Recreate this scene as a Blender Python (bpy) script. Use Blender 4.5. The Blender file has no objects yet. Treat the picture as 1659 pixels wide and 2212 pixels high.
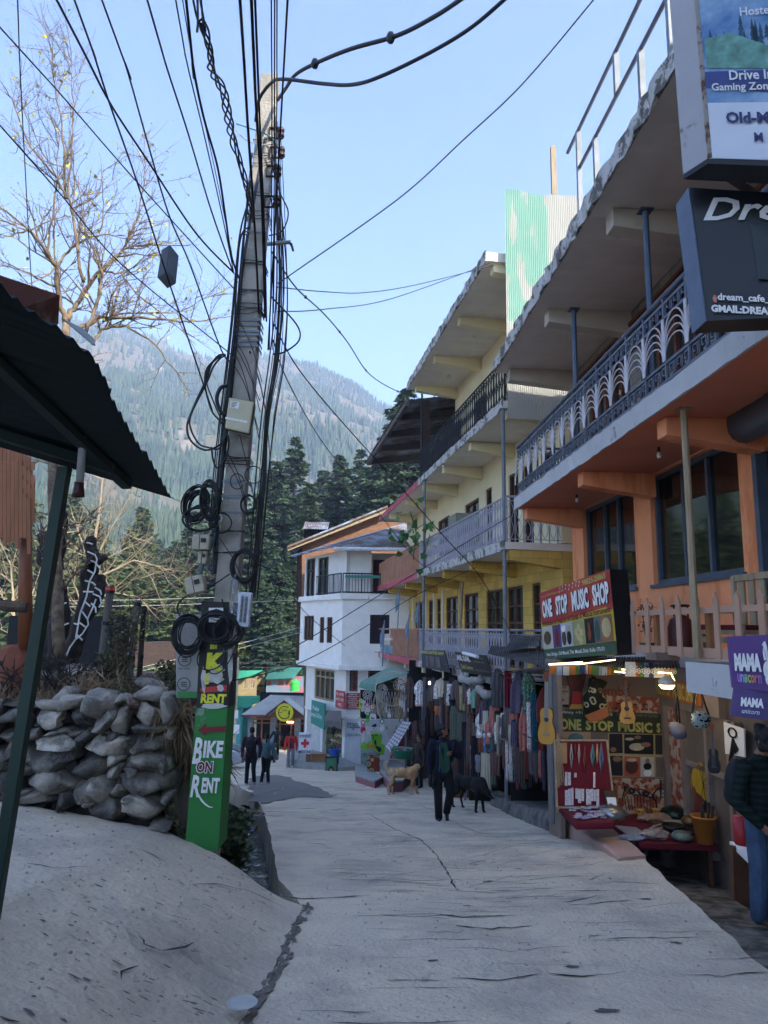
import bpy, bmesh, math, random
import numpy as np
from mathutils import Vector, Matrix, noise
random.seed(7)
rnd=random.Random(11)
C=bpy.context.scene.collection
R=math.radians
# ---------------------------------------------------------------- camera, world, sun, exposure
FPX=1560.0; PITCH=R(9.25); ROLL=R(0.8)
cam_d=bpy.data.cameras.new('camera'); cam=bpy.data.objects.new('camera',cam_d); C.objects.link(cam)
_r0=Vector((1,0,0)); _u0=Vector((0,-math.sin(PITCH),math.cos(PITCH))); _f=Vector((0,math.cos(PITCH),math.sin(PITCH)))
_r=_r0*math.cos(ROLL)+_u0*math.sin(ROLL); _u=_u0*math.cos(ROLL)-_r0*math.sin(ROLL)
cam.matrix_world=Matrix(((_r.x,_u.x,-_f.x,0),(_r.y,_u.y,-_f.y,0),(_r.z,_u.z,-_f.z,0),(0,0,0,1)))
cam_d.sensor_fit='VERTICAL'; cam_d.sensor_height=36; cam_d.lens=36*FPX/2212
cam_d.clip_start=.05; cam_d.clip_end=8000
bpy.context.scene.camera=cam
w=bpy.data.worlds.new('World'); bpy.context.scene.world=w; w.use_nodes=True
nt=w.node_tree; bg=nt.nodes['Background']; sky=nt.nodes.new('ShaderNodeTexSky'); sky.sky_type='NISHITA'
SUN_AZ=40; SUN_EL=32      # azimuth measured from straight behind the camera towards the right
sky.sun_disc=False; sky.sun_elevation=R(SUN_EL); sky.sun_rotation=R(180-SUN_AZ); sky.altitude=1900; sky.air_density=1.0; sky.dust_density=.25; sky.ozone_density=2.0
nt.links.new(sky.outputs[0],bg.inputs[0]); bg.inputs[1].default_value=.15
sd=bpy.data.lights.new('sun','SUN'); sun=bpy.data.objects.new('sun',sd); C.objects.link(sun)
sd.energy=5.0; sd.angle=R(.5); sd.color=(1,.93,.82)
_sv=Vector((math.sin(R(SUN_AZ))*math.cos(R(SUN_EL)),-math.cos(R(SUN_AZ))*math.cos(R(SUN_EL)),math.sin(R(SUN_EL))))
sun.rotation_euler=_sv.to_track_quat('Z','Y').to_euler(); sun.location=(20,-20,30)
sc=bpy.context.scene
sc.view_settings.view_transform='Standard'; sc.view_settings.look='None'; sc.view_settings.gamma=1; sc.view_settings.exposure=1.62
sc.render.engine='CYCLES'; sc.cycles.use_denoising=True
sc.cycles.max_bounces=8; sc.cycles.diffuse_bounces=5; sc.cycles.glossy_bounces=3; sc.cycles.transparent_max_bounces=8; sc.cycles.volume_bounces=2
sc.cycles.use_light_tree=False
# ---------------------------------------------------------------- picture <-> world (1659 x 2212 units), eye at the origin
def ray(px,py):
 a=(px-829.5)/FPX; b=(1106-py)/FPX
 d=_f+_r*a+_u*b
 return d/d.y
def W(px,py,y): return ray(px,py)*y
def SL(y): return -1.6-.138*y           # the street surface
def onground(px,py,dz=0):
 d=ray(px,py); y=(-1.6+dz)/(d.z+.138); return d*y
class Fr:
 def __init__(s,p0,p1,z=0,flip=False):
  s.o=Vector((p0[0],p0[1],0)); d=Vector((p1[0]-p0[0],p1[1]-p0[1],0)); s.L=d.length; s.u=d.normalized()
  s.n=Vector((s.u.y,-s.u.x,0));
  if flip: s.n=-s.n
  s.z=z
 def p(s,a,n,z): v=s.o+s.u*a+s.n*n; return Vector((v.x,v.y,z+s.z))
 def px(s,px,py,n=0):
  d=ray(px,py); o=s.o+s.n*n
  t=o.dot(s.n)/d.dot(s.n); q=d*t-o
  return q.dot(s.u), (d*t).z-s.z
# ---------------------------------------------------------------- materials
def lin(c):
 if isinstance(c,str):
  c=c.lstrip('#'); c=[int(c[i:i+2],16)/255 for i in (0,2,4)]
  c=[x/12.92 if x<=.04045 else ((x+.055)/1.055)**2.4 for x in c]
 return (c[0],c[1],c[2],1)
MATS={}
def mat(name,col,rough=.8,var=.18,scale=4.0,bump=.0,bscale=None,metal=0,col2=None,mix=(.45,.6),spec=.4,emit=None,es=1,detail=5,stretch=None,alpha=None,trans=None):
 if name in MATS: return MATS[name]
 m=bpy.data.materials.new(name); m.use_nodes=True; n=m.node_tree.nodes; l=m.node_tree.links
 b=n['Principled BSDF']; c=lin(col)
 b.inputs['Roughness'].default_value=rough; b.inputs['Metallic'].default_value=metal; b.inputs['Specular IOR Level'].default_value=spec
 geo=n.new('ShaderNodeTexCoord'); mp=n.new('ShaderNodeMapping'); l.new(geo.outputs['Object'],mp.inputs[0])
 if stretch: mp.inputs['Scale'].default_value=stretch
 nz=n.new('ShaderNodeTexNoise'); nz.inputs['Scale'].default_value=scale; nz.inputs['Detail'].default_value=detail; nz.inputs['Roughness'].default_value=.6
 l.new(mp.outputs[0],nz.inputs['Vector'])
 rp=n.new('ShaderNodeValToRGB')
 if col2 is None:
  a=[max(0,x*(1-var)) for x in c[:3]]; d=[min(1,x*(1+var)) for x in c[:3]]
  rp.color_ramp.elements[0].color=(*a,1); rp.color_ramp.elements[1].color=(*d,1)
  rp.color_ramp.elements[0].position=.3; rp.color_ramp.elements[1].position=.7
 else:
  rp.color_ramp.elements[0].color=c; rp.color_ramp.elements[1].color=lin(col2)
  rp.color_ramp.elements[0].position=mix[0]; rp.color_ramp.elements[1].position=mix[1]
 l.new(nz.outputs[0],rp.inputs[0]); l.new(rp.outputs[0],b.inputs['Base Color'])
 if bump:
  nb=n.new('ShaderNodeTexNoise'); nb.inputs['Scale'].default_value=bscale or scale*6; nb.inputs['Detail'].default_value=6
  l.new(mp.outputs[0],nb.inputs['Vector'])
  bp=n.new('ShaderNodeBump'); bp.inputs['Strength'].default_value=min(1,bump); bp.inputs['Distance'].default_value=.02
  l.new(nb.outputs[0],bp.inputs['Height']); l.new(bp.outputs[0],b.inputs['Normal'])
 if emit: b.inputs['Emission Color'].default_value=lin(emit); b.inputs['Emission Strength'].default_value=es
 if alpha is not None: b.inputs['Alpha'].default_value=alpha
 if trans is not None: b.inputs['Transmission Weight'].default_value=trans
 MATS[name]=m; return m
def stripes(name,cols,scale=30,axis='X',rough=.95,noisy=1.5):
 if name in MATS: return MATS[name]
 m=mat(name,cols[0],rough,spec=.1); n=m.node_tree.nodes; l=m.node_tree.links; b=n['Principled BSDF']
 tc=[x for x in n if x.type=='TEX_COORD'][0]
 wv=n.new('ShaderNodeTexWave'); wv.bands_direction=axis; wv.inputs['Scale'].default_value=scale; wv.inputs['Distortion'].default_value=noisy; wv.inputs['Detail'].default_value=2
 l.new(tc.outputs['Object'],wv.inputs[0]); rp=n.new('ShaderNodeValToRGB'); rp.color_ramp.interpolation='CONSTANT'
 e=rp.color_ramp.elements
 while len(e)<len(cols): e.new(.5)
 for i,cc in enumerate(cols): e[i].position=i/len(cols); e[i].color=lin(cc)
 l.new(wv.outputs[0],rp.inputs[0]); l.new(rp.outputs[0],b.inputs['Base Color']); return m
def pattern(name,cols,scale=14,rough=.95,kind='VORONOI'):
 if name in MATS: return MATS[name]
 m=mat(name,cols[0],rough,spec=.1); n=m.node_tree.nodes; l=m.node_tree.links; b=n['Principled BSDF']
 tc=[x for x in n if x.type=='TEX_COORD'][0]
 v=n.new('ShaderNodeTexVoronoi'); v.inputs['Scale'].default_value=scale; l.new(tc.outputs['Object'],v.inputs['Vector'])
 rp=n.new('ShaderNodeValToRGB'); rp.color_ramp.interpolation='CONSTANT'; e=rp.color_ramp.elements
 while len(e)<len(cols): e.new(.5)
 for i,cc in enumerate(cols): e[i].position=i*.62/len(cols); e[i].color=lin(cc)
 l.new(v.outputs['Distance'],rp.inputs[0]); l.new(rp.outputs[0],b.inputs['Base Color']); return m
def blockmat(name,col,mortar,bw=.4,bh=.2,ms=.01,rough=.85,var='#000000',rot=None,bump=.4,noise_amt=.3):
 if name in MATS: return MATS[name]
 m=mat(name,col,rough); n=m.node_tree.nodes; l=m.node_tree.links; b=n['Principled BSDF']
 geo=n.new('ShaderNodeNewGeometry'); sp=n.new('ShaderNodeSeparateXYZ'); cb=n.new('ShaderNodeCombineXYZ'); ad=n.new('ShaderNodeMath'); ad.operation='ADD'
 l.new(geo.outputs['Position'],sp.inputs[0]); l.new(sp.outputs[0],ad.inputs[0]); l.new(sp.outputs[1],ad.inputs[1])
 l.new(ad.outputs[0],cb.inputs[0]); l.new(sp.outputs[2],cb.inputs[1])
 br=n.new('ShaderNodeTexBrick'); br.inputs['Scale'].default_value=1; br.inputs['Brick Width'].default_value=bw; br.inputs['Row Height'].default_value=bh; br.inputs['Mortar Size'].default_value=ms
 c=lin(col); d=tuple(x*.72 for x in c[:3])+(1,)
 br.inputs['Color1'].default_value=c; br.inputs['Color2'].default_value=d; br.inputs['Mortar'].default_value=lin(mortar)
 nz=n.new('ShaderNodeTexNoise'); nz.inputs['Scale'].default_value=5; nz.inputs['Detail'].default_value=6
 vm=n.new('ShaderNodeVectorMath'); vm.operation='MULTIPLY_ADD'; vm.inputs[1].default_value=(.02,.02,.02)
 l.new(nz.outputs['Color'],vm.inputs[0]); l.new(cb.outputs[0],vm.inputs[2]); l.new(vm.outputs[0],br.inputs[0])
 mx=n.new('ShaderNodeMix'); mx.data_type='RGBA'; mx.blend_type='MULTIPLY'; mx.inputs[0].default_value=noise_amt
 l.new(br.outputs[0],mx.inputs[6]); l.new(nz.outputs['Fac'],mx.inputs[7]); l.new(mx.outputs[2],b.inputs['Base Color'])
 bp=n.new('ShaderNodeBump'); bp.inputs['Strength'].default_value=bump; bp.inputs['Distance'].default_value=.01; bp.invert=True
 l.new(br.outputs['Fac'],bp.inputs['Height']); l.new(bp.outputs[0],b.inputs['Normal']); return m
def peel(name,col,under,amount=.56,rough=.75,scale=1.3,streak=False):
 if name in MATS: return MATS[name]
 m=mat(name,col,rough,var=.07,scale=2.2,bump=.25,bscale=30); n=m.node_tree.nodes; l=m.node_tree.links; b=n['Principled BSDF']
 base=b.inputs['Base Color'].links[0].from_socket
 tc=n.new('ShaderNodeNewGeometry'); mp=n.new('ShaderNodeMapping'); l.new(tc.outputs['Position'],mp.inputs[0])
 if streak: mp.inputs['Scale'].default_value=(1.6,1.6,.35)
 nz=n.new('ShaderNodeTexNoise'); nz.inputs['Scale'].default_value=scale; nz.inputs['Detail'].default_value=9; nz.inputs['Roughness'].default_value=.72
 l.new(mp.outputs[0],nz.inputs['Vector']); rp=n.new('ShaderNodeValToRGB'); rp.color_ramp.elements[0].position=amount; rp.color_ramp.elements[1].position=amount+.05
 l.new(nz.outputs[0],rp.inputs[0]); mx=n.new('ShaderNodeMix'); mx.data_type='RGBA'; l.new(rp.outputs[0],mx.inputs[0]); l.new(base,mx.inputs[6]); mx.inputs[7].default_value=lin(under)
 l.new(mx.outputs[2],b.inputs['Base Color']); return m
# ---------------------------------------------------------------- objects
ORG={}
def tag(o,label=None,cat=None,group=None,kind=None):
 if label: o['label']=label
 if cat: o['category']=cat
 if group: o['group']=group
 if kind: o['kind']=kind
 return o
def thing(name,label,cat,loc=(0,0,0),group=None):
 o=bpy.data.objects.new(name,None); C.objects.link(o); o.location=loc; o.empty_display_size=.2
 ORG[o.name]=Vector(loc); return tag(o,label,cat,group)
def meshobj(name,me,parent=None,loc=(0,0,0)):
 o=bpy.data.objects.new(name,me); C.objects.link(o)
 if parent is not None: o.parent=parent
 o.location=loc; return o
class MB:
 def __init__(s): s.v=[]; s.f=[]; s.mi=[]; s.cm=0
 def add(s,vs,fs):
  k=len(s.v); s.v.extend([tuple(x) for x in vs]); s.f.extend([tuple(i+k for i in f) for f in fs]); s.mi.extend([s.cm]*len(fs)); return s
 def box(s,c,d,M=None):
  x,y,z=d[0]/2,d[1]/2,d[2]/2; vs=[Vector((a*x,b*y,e*z)) for e in(-1,1) for a,b in((-1,-1),(1,-1),(1,1),(-1,1))]
  if M is not None: vs=[M@q for q in vs]
  vs=[q+Vector(c) for q in vs]
  return s.add(vs,[(3,2,1,0),(4,5,6,7),(0,1,5,4),(1,2,6,5),(2,3,7,6),(3,0,4,7)])
 def fb(s,F,s0,s1,n0,n1,z0,z1):
  vs=[F.p(a,b,z) for z in(z0,z1) for a,b in((s0,n0),(s1,n0),(s1,n1),(s0,n1))]
  return s.add(vs,[(3,2,1,0),(4,5,6,7),(0,1,5,4),(1,2,6,5),(2,3,7,6),(3,0,4,7)])
 def pr(s,poly,vec):
  n=len(poly); vec=Vector(vec); a=[Vector(p) for p in poly]; b=[p+vec for p in a]
  return s.add(a+b,[tuple(range(n))[::-1],tuple(range(n,2*n))]+[(i,(i+1)%n,n+(i+1)%n,n+i) for i in range(n)])
 def face(s,pts): return s.add(pts,[tuple(range(len(pts)))])
 def tube(s,pts,r,n=6,cap=True):
  P=[Vector(p) for p in pts]; m=len(P); rr=r if hasattr(r,'__len__') else [r]*m; vs=[]; ref=None
  for i in range(m):
   t=(P[min(i+1,m-1)]-P[max(i-1,0)])
   if t.length<1e-9: t=Vector((0,0,1))
   t.normalize()
   if ref is None: ref=t.orthogonal().normalized()
   ref=(ref-t*ref.dot(t));
   if ref.length<1e-6: ref=t.orthogonal()
   ref.normalize(); q=t.cross(ref)
   for k in range(n):
    a=2*math.pi*k/n; vs.append(P[i]+(ref*math.cos(a)+q*math.sin(a))*rr[i])
  fs=[(i*n+k,i*n+(k+1)%n,(i+1)*n+(k+1)%n,(i+1)*n+k) for i in range(m-1) for k in range(n)]
  if cap: fs+=[tuple(range(n))[::-1],tuple(range((m-1)*n,m*n))]
  return s.add(vs,fs)
 def lathe(s,prof,c=(0,0,0),n=16,M=None):
  vs=[];c=Vector(c)
  for r,z in prof:
   for k in range(n):
    a=2*math.pi*k/n; v=Vector((r*math.cos(a),r*math.sin(a),z)); vs.append((M@v if M is not None else v)+c)
  m=len(prof); fs=[(i*n+k,i*n+(k+1)%n,(i+1)*n+(k+1)%n,(i+1)*n+k) for i in range(m-1) for k in range(n)]
  fs+=[tuple(range(n))[::-1],tuple(range((m-1)*n,m*n))]
  return s.add(vs,fs)
 def ell(s,c,r,n=10,M=None):
  prof=[(math.sin(math.pi*i/n)*1.0+1e-4,-math.cos(math.pi*i/n)) for i in range(n+1)]; vs=[]
  r=r if hasattr(r,'__len__') else (r,r,r); c=Vector(c); k2=n+2
  for a,z in prof:
   for k in range(k2):
    t=2*math.pi*k/k2; v=Vector((a*math.cos(t)*r[0],a*math.sin(t)*r[1],z*r[2])); vs.append((M@v if M is not None else v)+c)
  fs=[(i*k2+k,i*k2+(k+1)%k2,(i+1)*k2+(k+1)%k2,(i+1)*k2+k) for i in range(n) for k in range(k2)]
  fs+=[tuple(range(k2))[::-1],tuple(range(n*k2,(n+1)*k2))]
  return s.add(vs,fs)
 def cap(s,p0,p1,r0,r1,n=8):
  p0=Vector(p0);p1=Vector(p1); s.ell(p0,r0,6); s.ell(p1,r1,6);
  if (p1-p0).length>1e-5: s.tube([p0,p1],[r0,r1],n)
  return s
 def jit(s,a,seed=0,k=None):
  r=random.Random(seed); s.v=[(x+r.uniform(-a,a),y+r.uniform(-a,a),z+r.uniform(-a,a)) for x,y,z in s.v]; return s
 def mesh(s,name,mats,org=(0,0,0),smooth=False):
  me=bpy.data.meshes.new(name); o=Vector(org)
  me.from_pydata([(x-o.x,y-o.y,z-o.z) for x,y,z in s.v],[],s.f)
  if mats is not None:
   for m in (mats if isinstance(mats,(list,tuple)) else [mats]): me.materials.append(m)
   if any(s.mi): me.polygons.foreach_set('material_index',s.mi)
  if smooth: me.shade_smooth()
  me.update(); return me
 def build(s,name,m,parent=None,smooth=False,org=None,bevel=0):
  if parent is not None: o=world_org(parent)
  elif org is not None: o=Vector(org)
  else:
   xs=np.array(s.v); o=Vector(((xs[:,0].min()+xs[:,0].max())/2,(xs[:,1].min()+xs[:,1].max())/2,xs[:,2].min()))
  me=s.mesh(name,m,o,smooth)
  if parent is None:
   ob=meshobj(name,me,None,o); ORG[ob.name]=o
  else: ob=meshobj(name,me,parent)
  if bevel:
   b=ob.modifiers.new('bevel','BEVEL'); b.width=bevel; b.segments=2; b.limit_method='ANGLE'
  return ob
def world_org(o):
 v=Vector((0,0,0))
 while o is not None: v=v+Vector(o.location); o=o.parent
 return v
def copy_tree(o,parent=None):
 c=o.copy(); C.objects.link(c); c.parent=parent
 for ch in list(o.children): copy_tree(ch,c)
 return c
def struct(o): o['kind']='structure'; return o
# organic: overlapping capsules fused into one skin
def organic(name,mb,m,parent,vox=.012,smooth=4,org=None):
 tmp=bpy.data.objects.new('tmp',mb.mesh('tmp',m,org or world_org(parent))); C.objects.link(tmp)
 md=tmp.modifiers.new('r','REMESH'); md.mode='VOXEL'; md.voxel_size=vox; md.use_smooth_shade=True
 sm=tmp.modifiers.new('s','SMOOTH'); sm.iterations=smooth; sm.factor=.5
 dg=bpy.context.evaluated_depsgraph_get(); me=bpy.data.meshes.new_from_object(tmp.evaluated_get(dg),depsgraph=dg)
 bpy.data.objects.remove(tmp); me.name=name; me.materials.clear(); me.materials.append(m); me.shade_smooth()
 return meshobj(name,me,parent)
# lettering
def lettering(text,o,right,up,width,height,m,parent,name='lettering',bold=0,shear=0,depth=.004,fit=True,align='C',res=2,space=1.0):
 cu=bpy.data.curves.new('t','FONT'); cu.body=text; cu.resolution_u=res; cu.offset=bold; cu.shear=shear; cu.space_character=space
 ob=bpy.data.objects.new('t',cu); C.objects.link(ob); dg=bpy.context.evaluated_depsgraph_get(); me=ob.evaluated_get(dg).to_mesh()
 n=len(me.vertices); co=np.zeros(n*3); me.vertices.foreach_get('co',co); co=co.reshape(-1,3)
 fs=[tuple(p.vertices) for p in me.polygons]; ob.to_mesh_clear() if False else None
 bpy.data.objects.remove(ob)
 if n==0: return None
 mn=co.min(0); mx=co.max(0); wd=max(mx[0]-mn[0],1e-6); ht=max(mx[1]-mn[1],1e-6)
 sx=width/wd; sy=height/ht
 if not fit: sx=sy=min(sx,sy)
 cx=(mn[0]+mx[0])/2 if align=='C' else mn[0]; cy=(mn[1]+mx[1])/2
 right=Vector(right).normalized(); up=Vector(up).normalized(); nn=right.cross(up).normalized(); o=Vector(o)
 mb=MB(); vs=[o+right*((x-cx)*sx)+up*((y-cy)*sy)+nn*depth for x,y,z in co]
 mb.add(vs,fs); return mb.build(name,m,parent)
# ================================================================ terrain
def lerp(a,b,t): return a+(b-a)*t
def interp(x,xs,ys): return float(np.interp(x,xs,ys))
def nz(x,y,z=0,s=1.0): return noise.fractal(Vector((x*s,y*s,z*s)),1.0,2.0,4)
def roadL(y): return interp(y,[0,4.5,7.39,8.72,12.9,15.8,20,24,26,28,200],[-.8,-.77,-.716,-1.14,-1.85,-2.4,-3.3,-4.6,-8,-18,-60])+.03*nz(0,y,5,1.7)
def roadR(y): return interp(y,[0,5.7,9.3,9.9,9.95,13.05,13.15,200],[2.6,2.84,3.28,3.42,3.1,2.93,5.0,30])+.04*nz(9,y,5,1.3)*(1 if y<12.9 else 0)
def RZ(x,y): return SL(y)+.022*nz(x,y,0,.8)+.012*nz(x,y,3,3.0)+ .10*max(0,min(1,(x-1.2)/1.6))*max(0,min(1,(15-y)/4))*max(0,min(1,(y-6)/3))
M_conc=mat('road_concrete','#d6c8ae',.86,scale=1.1,bump=1,bscale=26,col2='#c3b8a5',mix=(.35,.68),detail=10)
def concrete_detail(m,dark='#8d877c',sc=1.0):
 n=m.node_tree.nodes; l=m.node_tree.links; b=n['Principled BSDF']; base=b.inputs['Base Color'].links[0].from_socket
 g=n.new('ShaderNodeNewGeometry'); out=base
 # fine aggregate, broad stains, irregular cracks
 for (kind,scale,lo,hi,col,f) in (('N',34,.30,.44,'#8a8479',.6),('N',90,.30,.44,'#8a857a',.7),('N',55,.60,.68,'#e5dccb',.35),('N',.9,.48,.66,'#a0978a',.8),('N',3.2,.63,.70,dark,.55),('N',9,.68,.72,dark,.5)):
  t=n.new('ShaderNodeTexNoise'); t.inputs['Scale'].default_value=scale*sc; t.inputs['Detail'].default_value=7; t.inputs['Roughness'].default_value=.65
  l.new(g.outputs['Position'],t.inputs['Vector']); rp=n.new('ShaderNodeValToRGB'); rp.color_ramp.elements[0].position=lo; rp.color_ramp.elements[1].position=hi
  if lo==.30: rp.color_ramp.elements[0].color=(f,f,f,1); rp.color_ramp.elements[1].color=(0,0,0,1)
  else: rp.color_ramp.elements[1].color=(f,f,f,1)
  l.new(t.outputs[0],rp.inputs[0]); mx=n.new('ShaderNodeMix'); mx.data_type='RGBA'; l.new(rp.outputs[0],mx.inputs[0]); l.new(out,mx.inputs[6]); mx.inputs[7].default_value=lin(col); out=mx.outputs[2]
 l.new(out,b.inputs['Base Color'])
concrete_detail(M_conc)
M_ramp=mat('ramp_concrete','#cdbfa6',.9,scale=.8,bump=1,bscale=17,col2='#bab09f',mix=(.35,.7),detail=10); concrete_detail(M_ramp,'#54514b',.8)
M_soil=mat('garden_soil','#5b5044',.95,scale=3,bump=1,bscale=18,col2='#3c352d',mix=(.4,.65));
M_rub=mat('rubble','#77756f',.95,scale=5,bump=1,bscale=20,col2='#4d4b47',mix=(.4,.65))
def strip(name,rows,xa,xb,nc,zf,m,skirt=.0,lab=None,bias=None):
 mb=MB(); vs=[];
 for y in rows:
  a=xa(y);b=xb(y); cols=[a+(b-a)*i/nc for i in range(nc+1)]
  row=[(x,y,zf(x,y)) for x in cols]
  if skirt: row=[(row[0][0]-.01,y,row[0][2]-skirt)]+row+[(row[-1][0]+.01,y,row[-1][2]-skirt)]
  vs+=row
 k=len(vs)//len(rows); fs=[(i*k+j,i*k+j+1,(i+1)*k+j+1,(i+1)*k+j) for i in range(len(rows)-1) for j in range(k-1)]
 mb.add(vs,fs); return mb.build(name,m,smooth=False)
rows=[1.0];
while rows[-1]<75: rows.append(rows[-1]+max(.07,rows[-1]*.012))
road=struct(strip('road',rows,roadL,roadR,90,RZ,M_conc,skirt=.6))
# ramp slab at the lower left of the picture
def rampz(x,y):
 z=(-1.851-.36*x if x>-2.29 else -1.3715-.15*x)-.139*y
 return z+.02*nz(x,y,1,1.1)+.014*nz(x,y,7,4)+.03
def ramp_end(x): return interp(x,[-9,-4,-2.29,-1.9,-1.4,-1.02,-.716],[8.1,8.08,8.1,7.97,7.82,7.66,7.38])+.03*nz(x,1,1,3)
mb=MB(); NX,NY=110,110; vs=[]
for i in range(NX+1):
 a=i/NX; x0=lerp(-8.5,-.73,a**.8); ye=ramp_end(x0)
 for j in range(-1,NY+2):
  jj=min(max(j,0),NY); y=lerp(1.0,ye,jj/NY); x=x0
  if i==NX: x=roadL(y)+.045*nz(0,y,9,2.2)
  elif a>.8: x=x0+(roadL(y)+.73)*((a-.8)/.2)
  z=rampz(x,y); tb_=max(0,(a-.86)/.14); z=lerp(z,RZ(x,y)+.008,tb_*tb_)
  if j<0 or j>NY: z-=.8
  vs.append((x,y,z))
 if i==NX:
  for j in range(-1,NY+2): v=vs[-(NY+3)]; vs.append((v[0]+.015,v[1],v[2]-.5))
k=NY+3; fs=[(i*k+j,(i+1)*k+j,(i+1)*k+j+1,i*k+j+1) for i in range(NX+1) for j in range(k-1)]
mb.add(vs,fs); ramp=mb.build('ramp_pavement',M_ramp); struct(ramp)
# drain channel
def drL(y): return roadL(y)-interp(y,[7,8.7,14,18],[.3,.82,.75,.5])
drows=[7.2+.1*i for i in range(125)]
struct(strip('drain_bed',drows,lambda y:drL(y)-.02,lambda y:roadL(y)+.02,8,lambda x,y:SL(y)-.62+.05*nz(x,y,2,4),M_rub))
M_water=mat('drain_water','#3f4547',.08,scale=6,bump=.5,bscale=9,col2='#6d7478',mix=(.45,.6),spec=.9)
struct(strip('drain_water',drows[6:100],lambda y:drL(y)+.05,lambda y:roadL(y)-.03,10,lambda x,y:SL(y)-.545+.02*nz(x,y,4,5),M_water))
# bank and garden terrace left of the drain
def TZ(x,y): return (-.86-.02*(y-8))*(1-min(1,max(0,(y-17)/7)))+SL(y)*min(1,max(0,(y-17)/7))
def bankz(x,y):
 t=min(1,max(0,(drL(y)-x)/1.25)); t=t*t*(3-2*t); a=SL(y)-.5
 return lerp(a,TZ(x,y),t)+.05*nz(x,y,6,1.5)+.02*nz(x,y,6,6)
brow=[8.12]
while brow[-1]<26: brow.append(brow[-1]+.12)
struct(strip('garden_ground',brow,lambda y:-26,drL,120,bankz,M_soil,skirt=.5))
# lower strip along the right of the road
M_moss=mat('mossy_concrete','#79746a',.95,scale=4,bump=1,bscale=20,col2='#3f3e36',mix=(.4,.6))
struct(strip('gutter_ground',[1.0+.15*i for i in range(82)],lambda y:roadR(y)-.02,lambda y:6.5,14,lambda x,y:SL(y)-.06-.3*min(1,max(0,(y-7.2)/1.0))+.02*nz(x,y,2,3),M_moss))
# base sheet out to the horizon
mb=MB(); g=[-2500,-900,-300,-100,-40,-20,20,40,100,300,900,2500]; gy=[-900,-200,-60,-20,0,30,60,75,100,140,200,400,1000,2600]
def basez(x,y):
 if y<0: return -2.6
 if y<75: return SL(y)-.9
 return -12.9
mb.add([(x,y,basez(x,y)) for y in gy for x in g],[(i*12+j,i*12+j+1,(i+1)*12+j+1,(i+1)*12+j) for i in range(len(gy)-1) for j in range(11)])
struct(mb.build('ground',M_soil,org=(0,0,-3)))
# cracks and saw cuts in the road
M_crack=mat('crack_dirt','#3b3a37',.95,scale=20)
def road_at(px,py):
 v=onground(px,py); return Vector((v.x,v.y,RZ(v.x,v.y)))
mb=MB()
def crack(pts,wd,seed=0,wig=.007,zf=RZ):
 r=random.Random(seed); P=[Vector((p[0],p[1],0)) for p in pts]; Q=[]
 for a,b in zip(P,P[1:]):
  n=max(2,int((b-a).length/.09));
  for i in range(n): Q.append(a.lerp(b,i/n))
 Q.append(P[-1]); L=[];m=len(Q)
 for i,q in enumerate(Q):
  t=(Q[min(i+1,m-1)]-Q[max(i-1,0)]); t=t.normalized() if t.length>1e-6 else Vector((1,0,0)); nn=Vector((-t.y,t.x,0)); q=q+nn*r.gauss(0,wig); ww=wd*r.uniform(.25,1.2)*(0.35 if i in(0,m-1) else 1)
  for s in(-1,1): e=q+nn*ww*.5*s; L.append((e.x,e.y,zf(e.x,e.y)+.006))
 mb.add(L,[(2*i,2*i+1,2*i+3,2*i+2) for i in range(m-1)])
def cpx(pl,wd,seed): crack([onground(*p) for p in pl],wd,seed)
cpx([(600,1935),(650,1945),(720,1938),(800,1933)],.035,1)
cpx([(800,1760),(850,1790),(910,1815),(945,1850),(985,1920)],.022,2)
cpx([(830,1725),(900,1735),(960,1765),(1030,1800),(1100,1815)],.016,3)
cpx([(925,1975),(1000,1985),(1085,1980)],.03,4); cpx([(985,2002),(1060,2008),(1150,2000)],.03,5)
cpx([(1215,1955),(1290,1945)],.03,6); cpx([(1130,1880),(1220,1890),(1310,1878)],.014,7)
cpx([(975,2110),(1080,2120),(1170,2108)],.022,8); cpx([(1180,2105),(1260,2112),(1350,2100)],.026,9); cpx([(1470,2105),(1560,2112),(1659,2098)],.02,10)
cpx([(700,1830),(800,1836),(1000,1828),(1180,1840)],.012,11); cpx([(960,2050),(1100,2058),(1230,2046)],.012,12)
cpx([(575,1700),(680,1705),(800,1698),(960,1712)],.03,13); cpx([(690,1712),(760,1706)],.04,15); cpx([(600,1756),(760,1762),(930,1757)],.02,14)
rr=random.Random(5)
for i in range(330):
 y=rr.uniform(8.5,30)**1.0; y=8+ (rr.random()**1.3)*24; x=rr.uniform(roadL(y)+.3,min(2.4,5.2-.165*y)); L=rr.uniform(.25,1.1); a=rr.gauss(-.05,.16)+(1.3 if rr.random()<.12 else 0)
 crack([(x,y),(x+L*.5,y+L*.5*math.tan(a) if abs(a)<1 else y+L*.5),(x+L,y+L*math.tan(a) if abs(a)<1 else y+L)],rr.uniform(.007,.022)*(y/13),i+50)
for i in range(46):
 y=rr.uniform(4.2,9); x=rr.uniform(-.5,2.6); L=rr.uniform(.15,.9); a=rr.gauss(.0,.12)
 crack([(x,y),(x+L,y+L*a)],rr.uniform(.006,.016),i+400)
mb.build('road_crack',M_crack,road)
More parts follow.
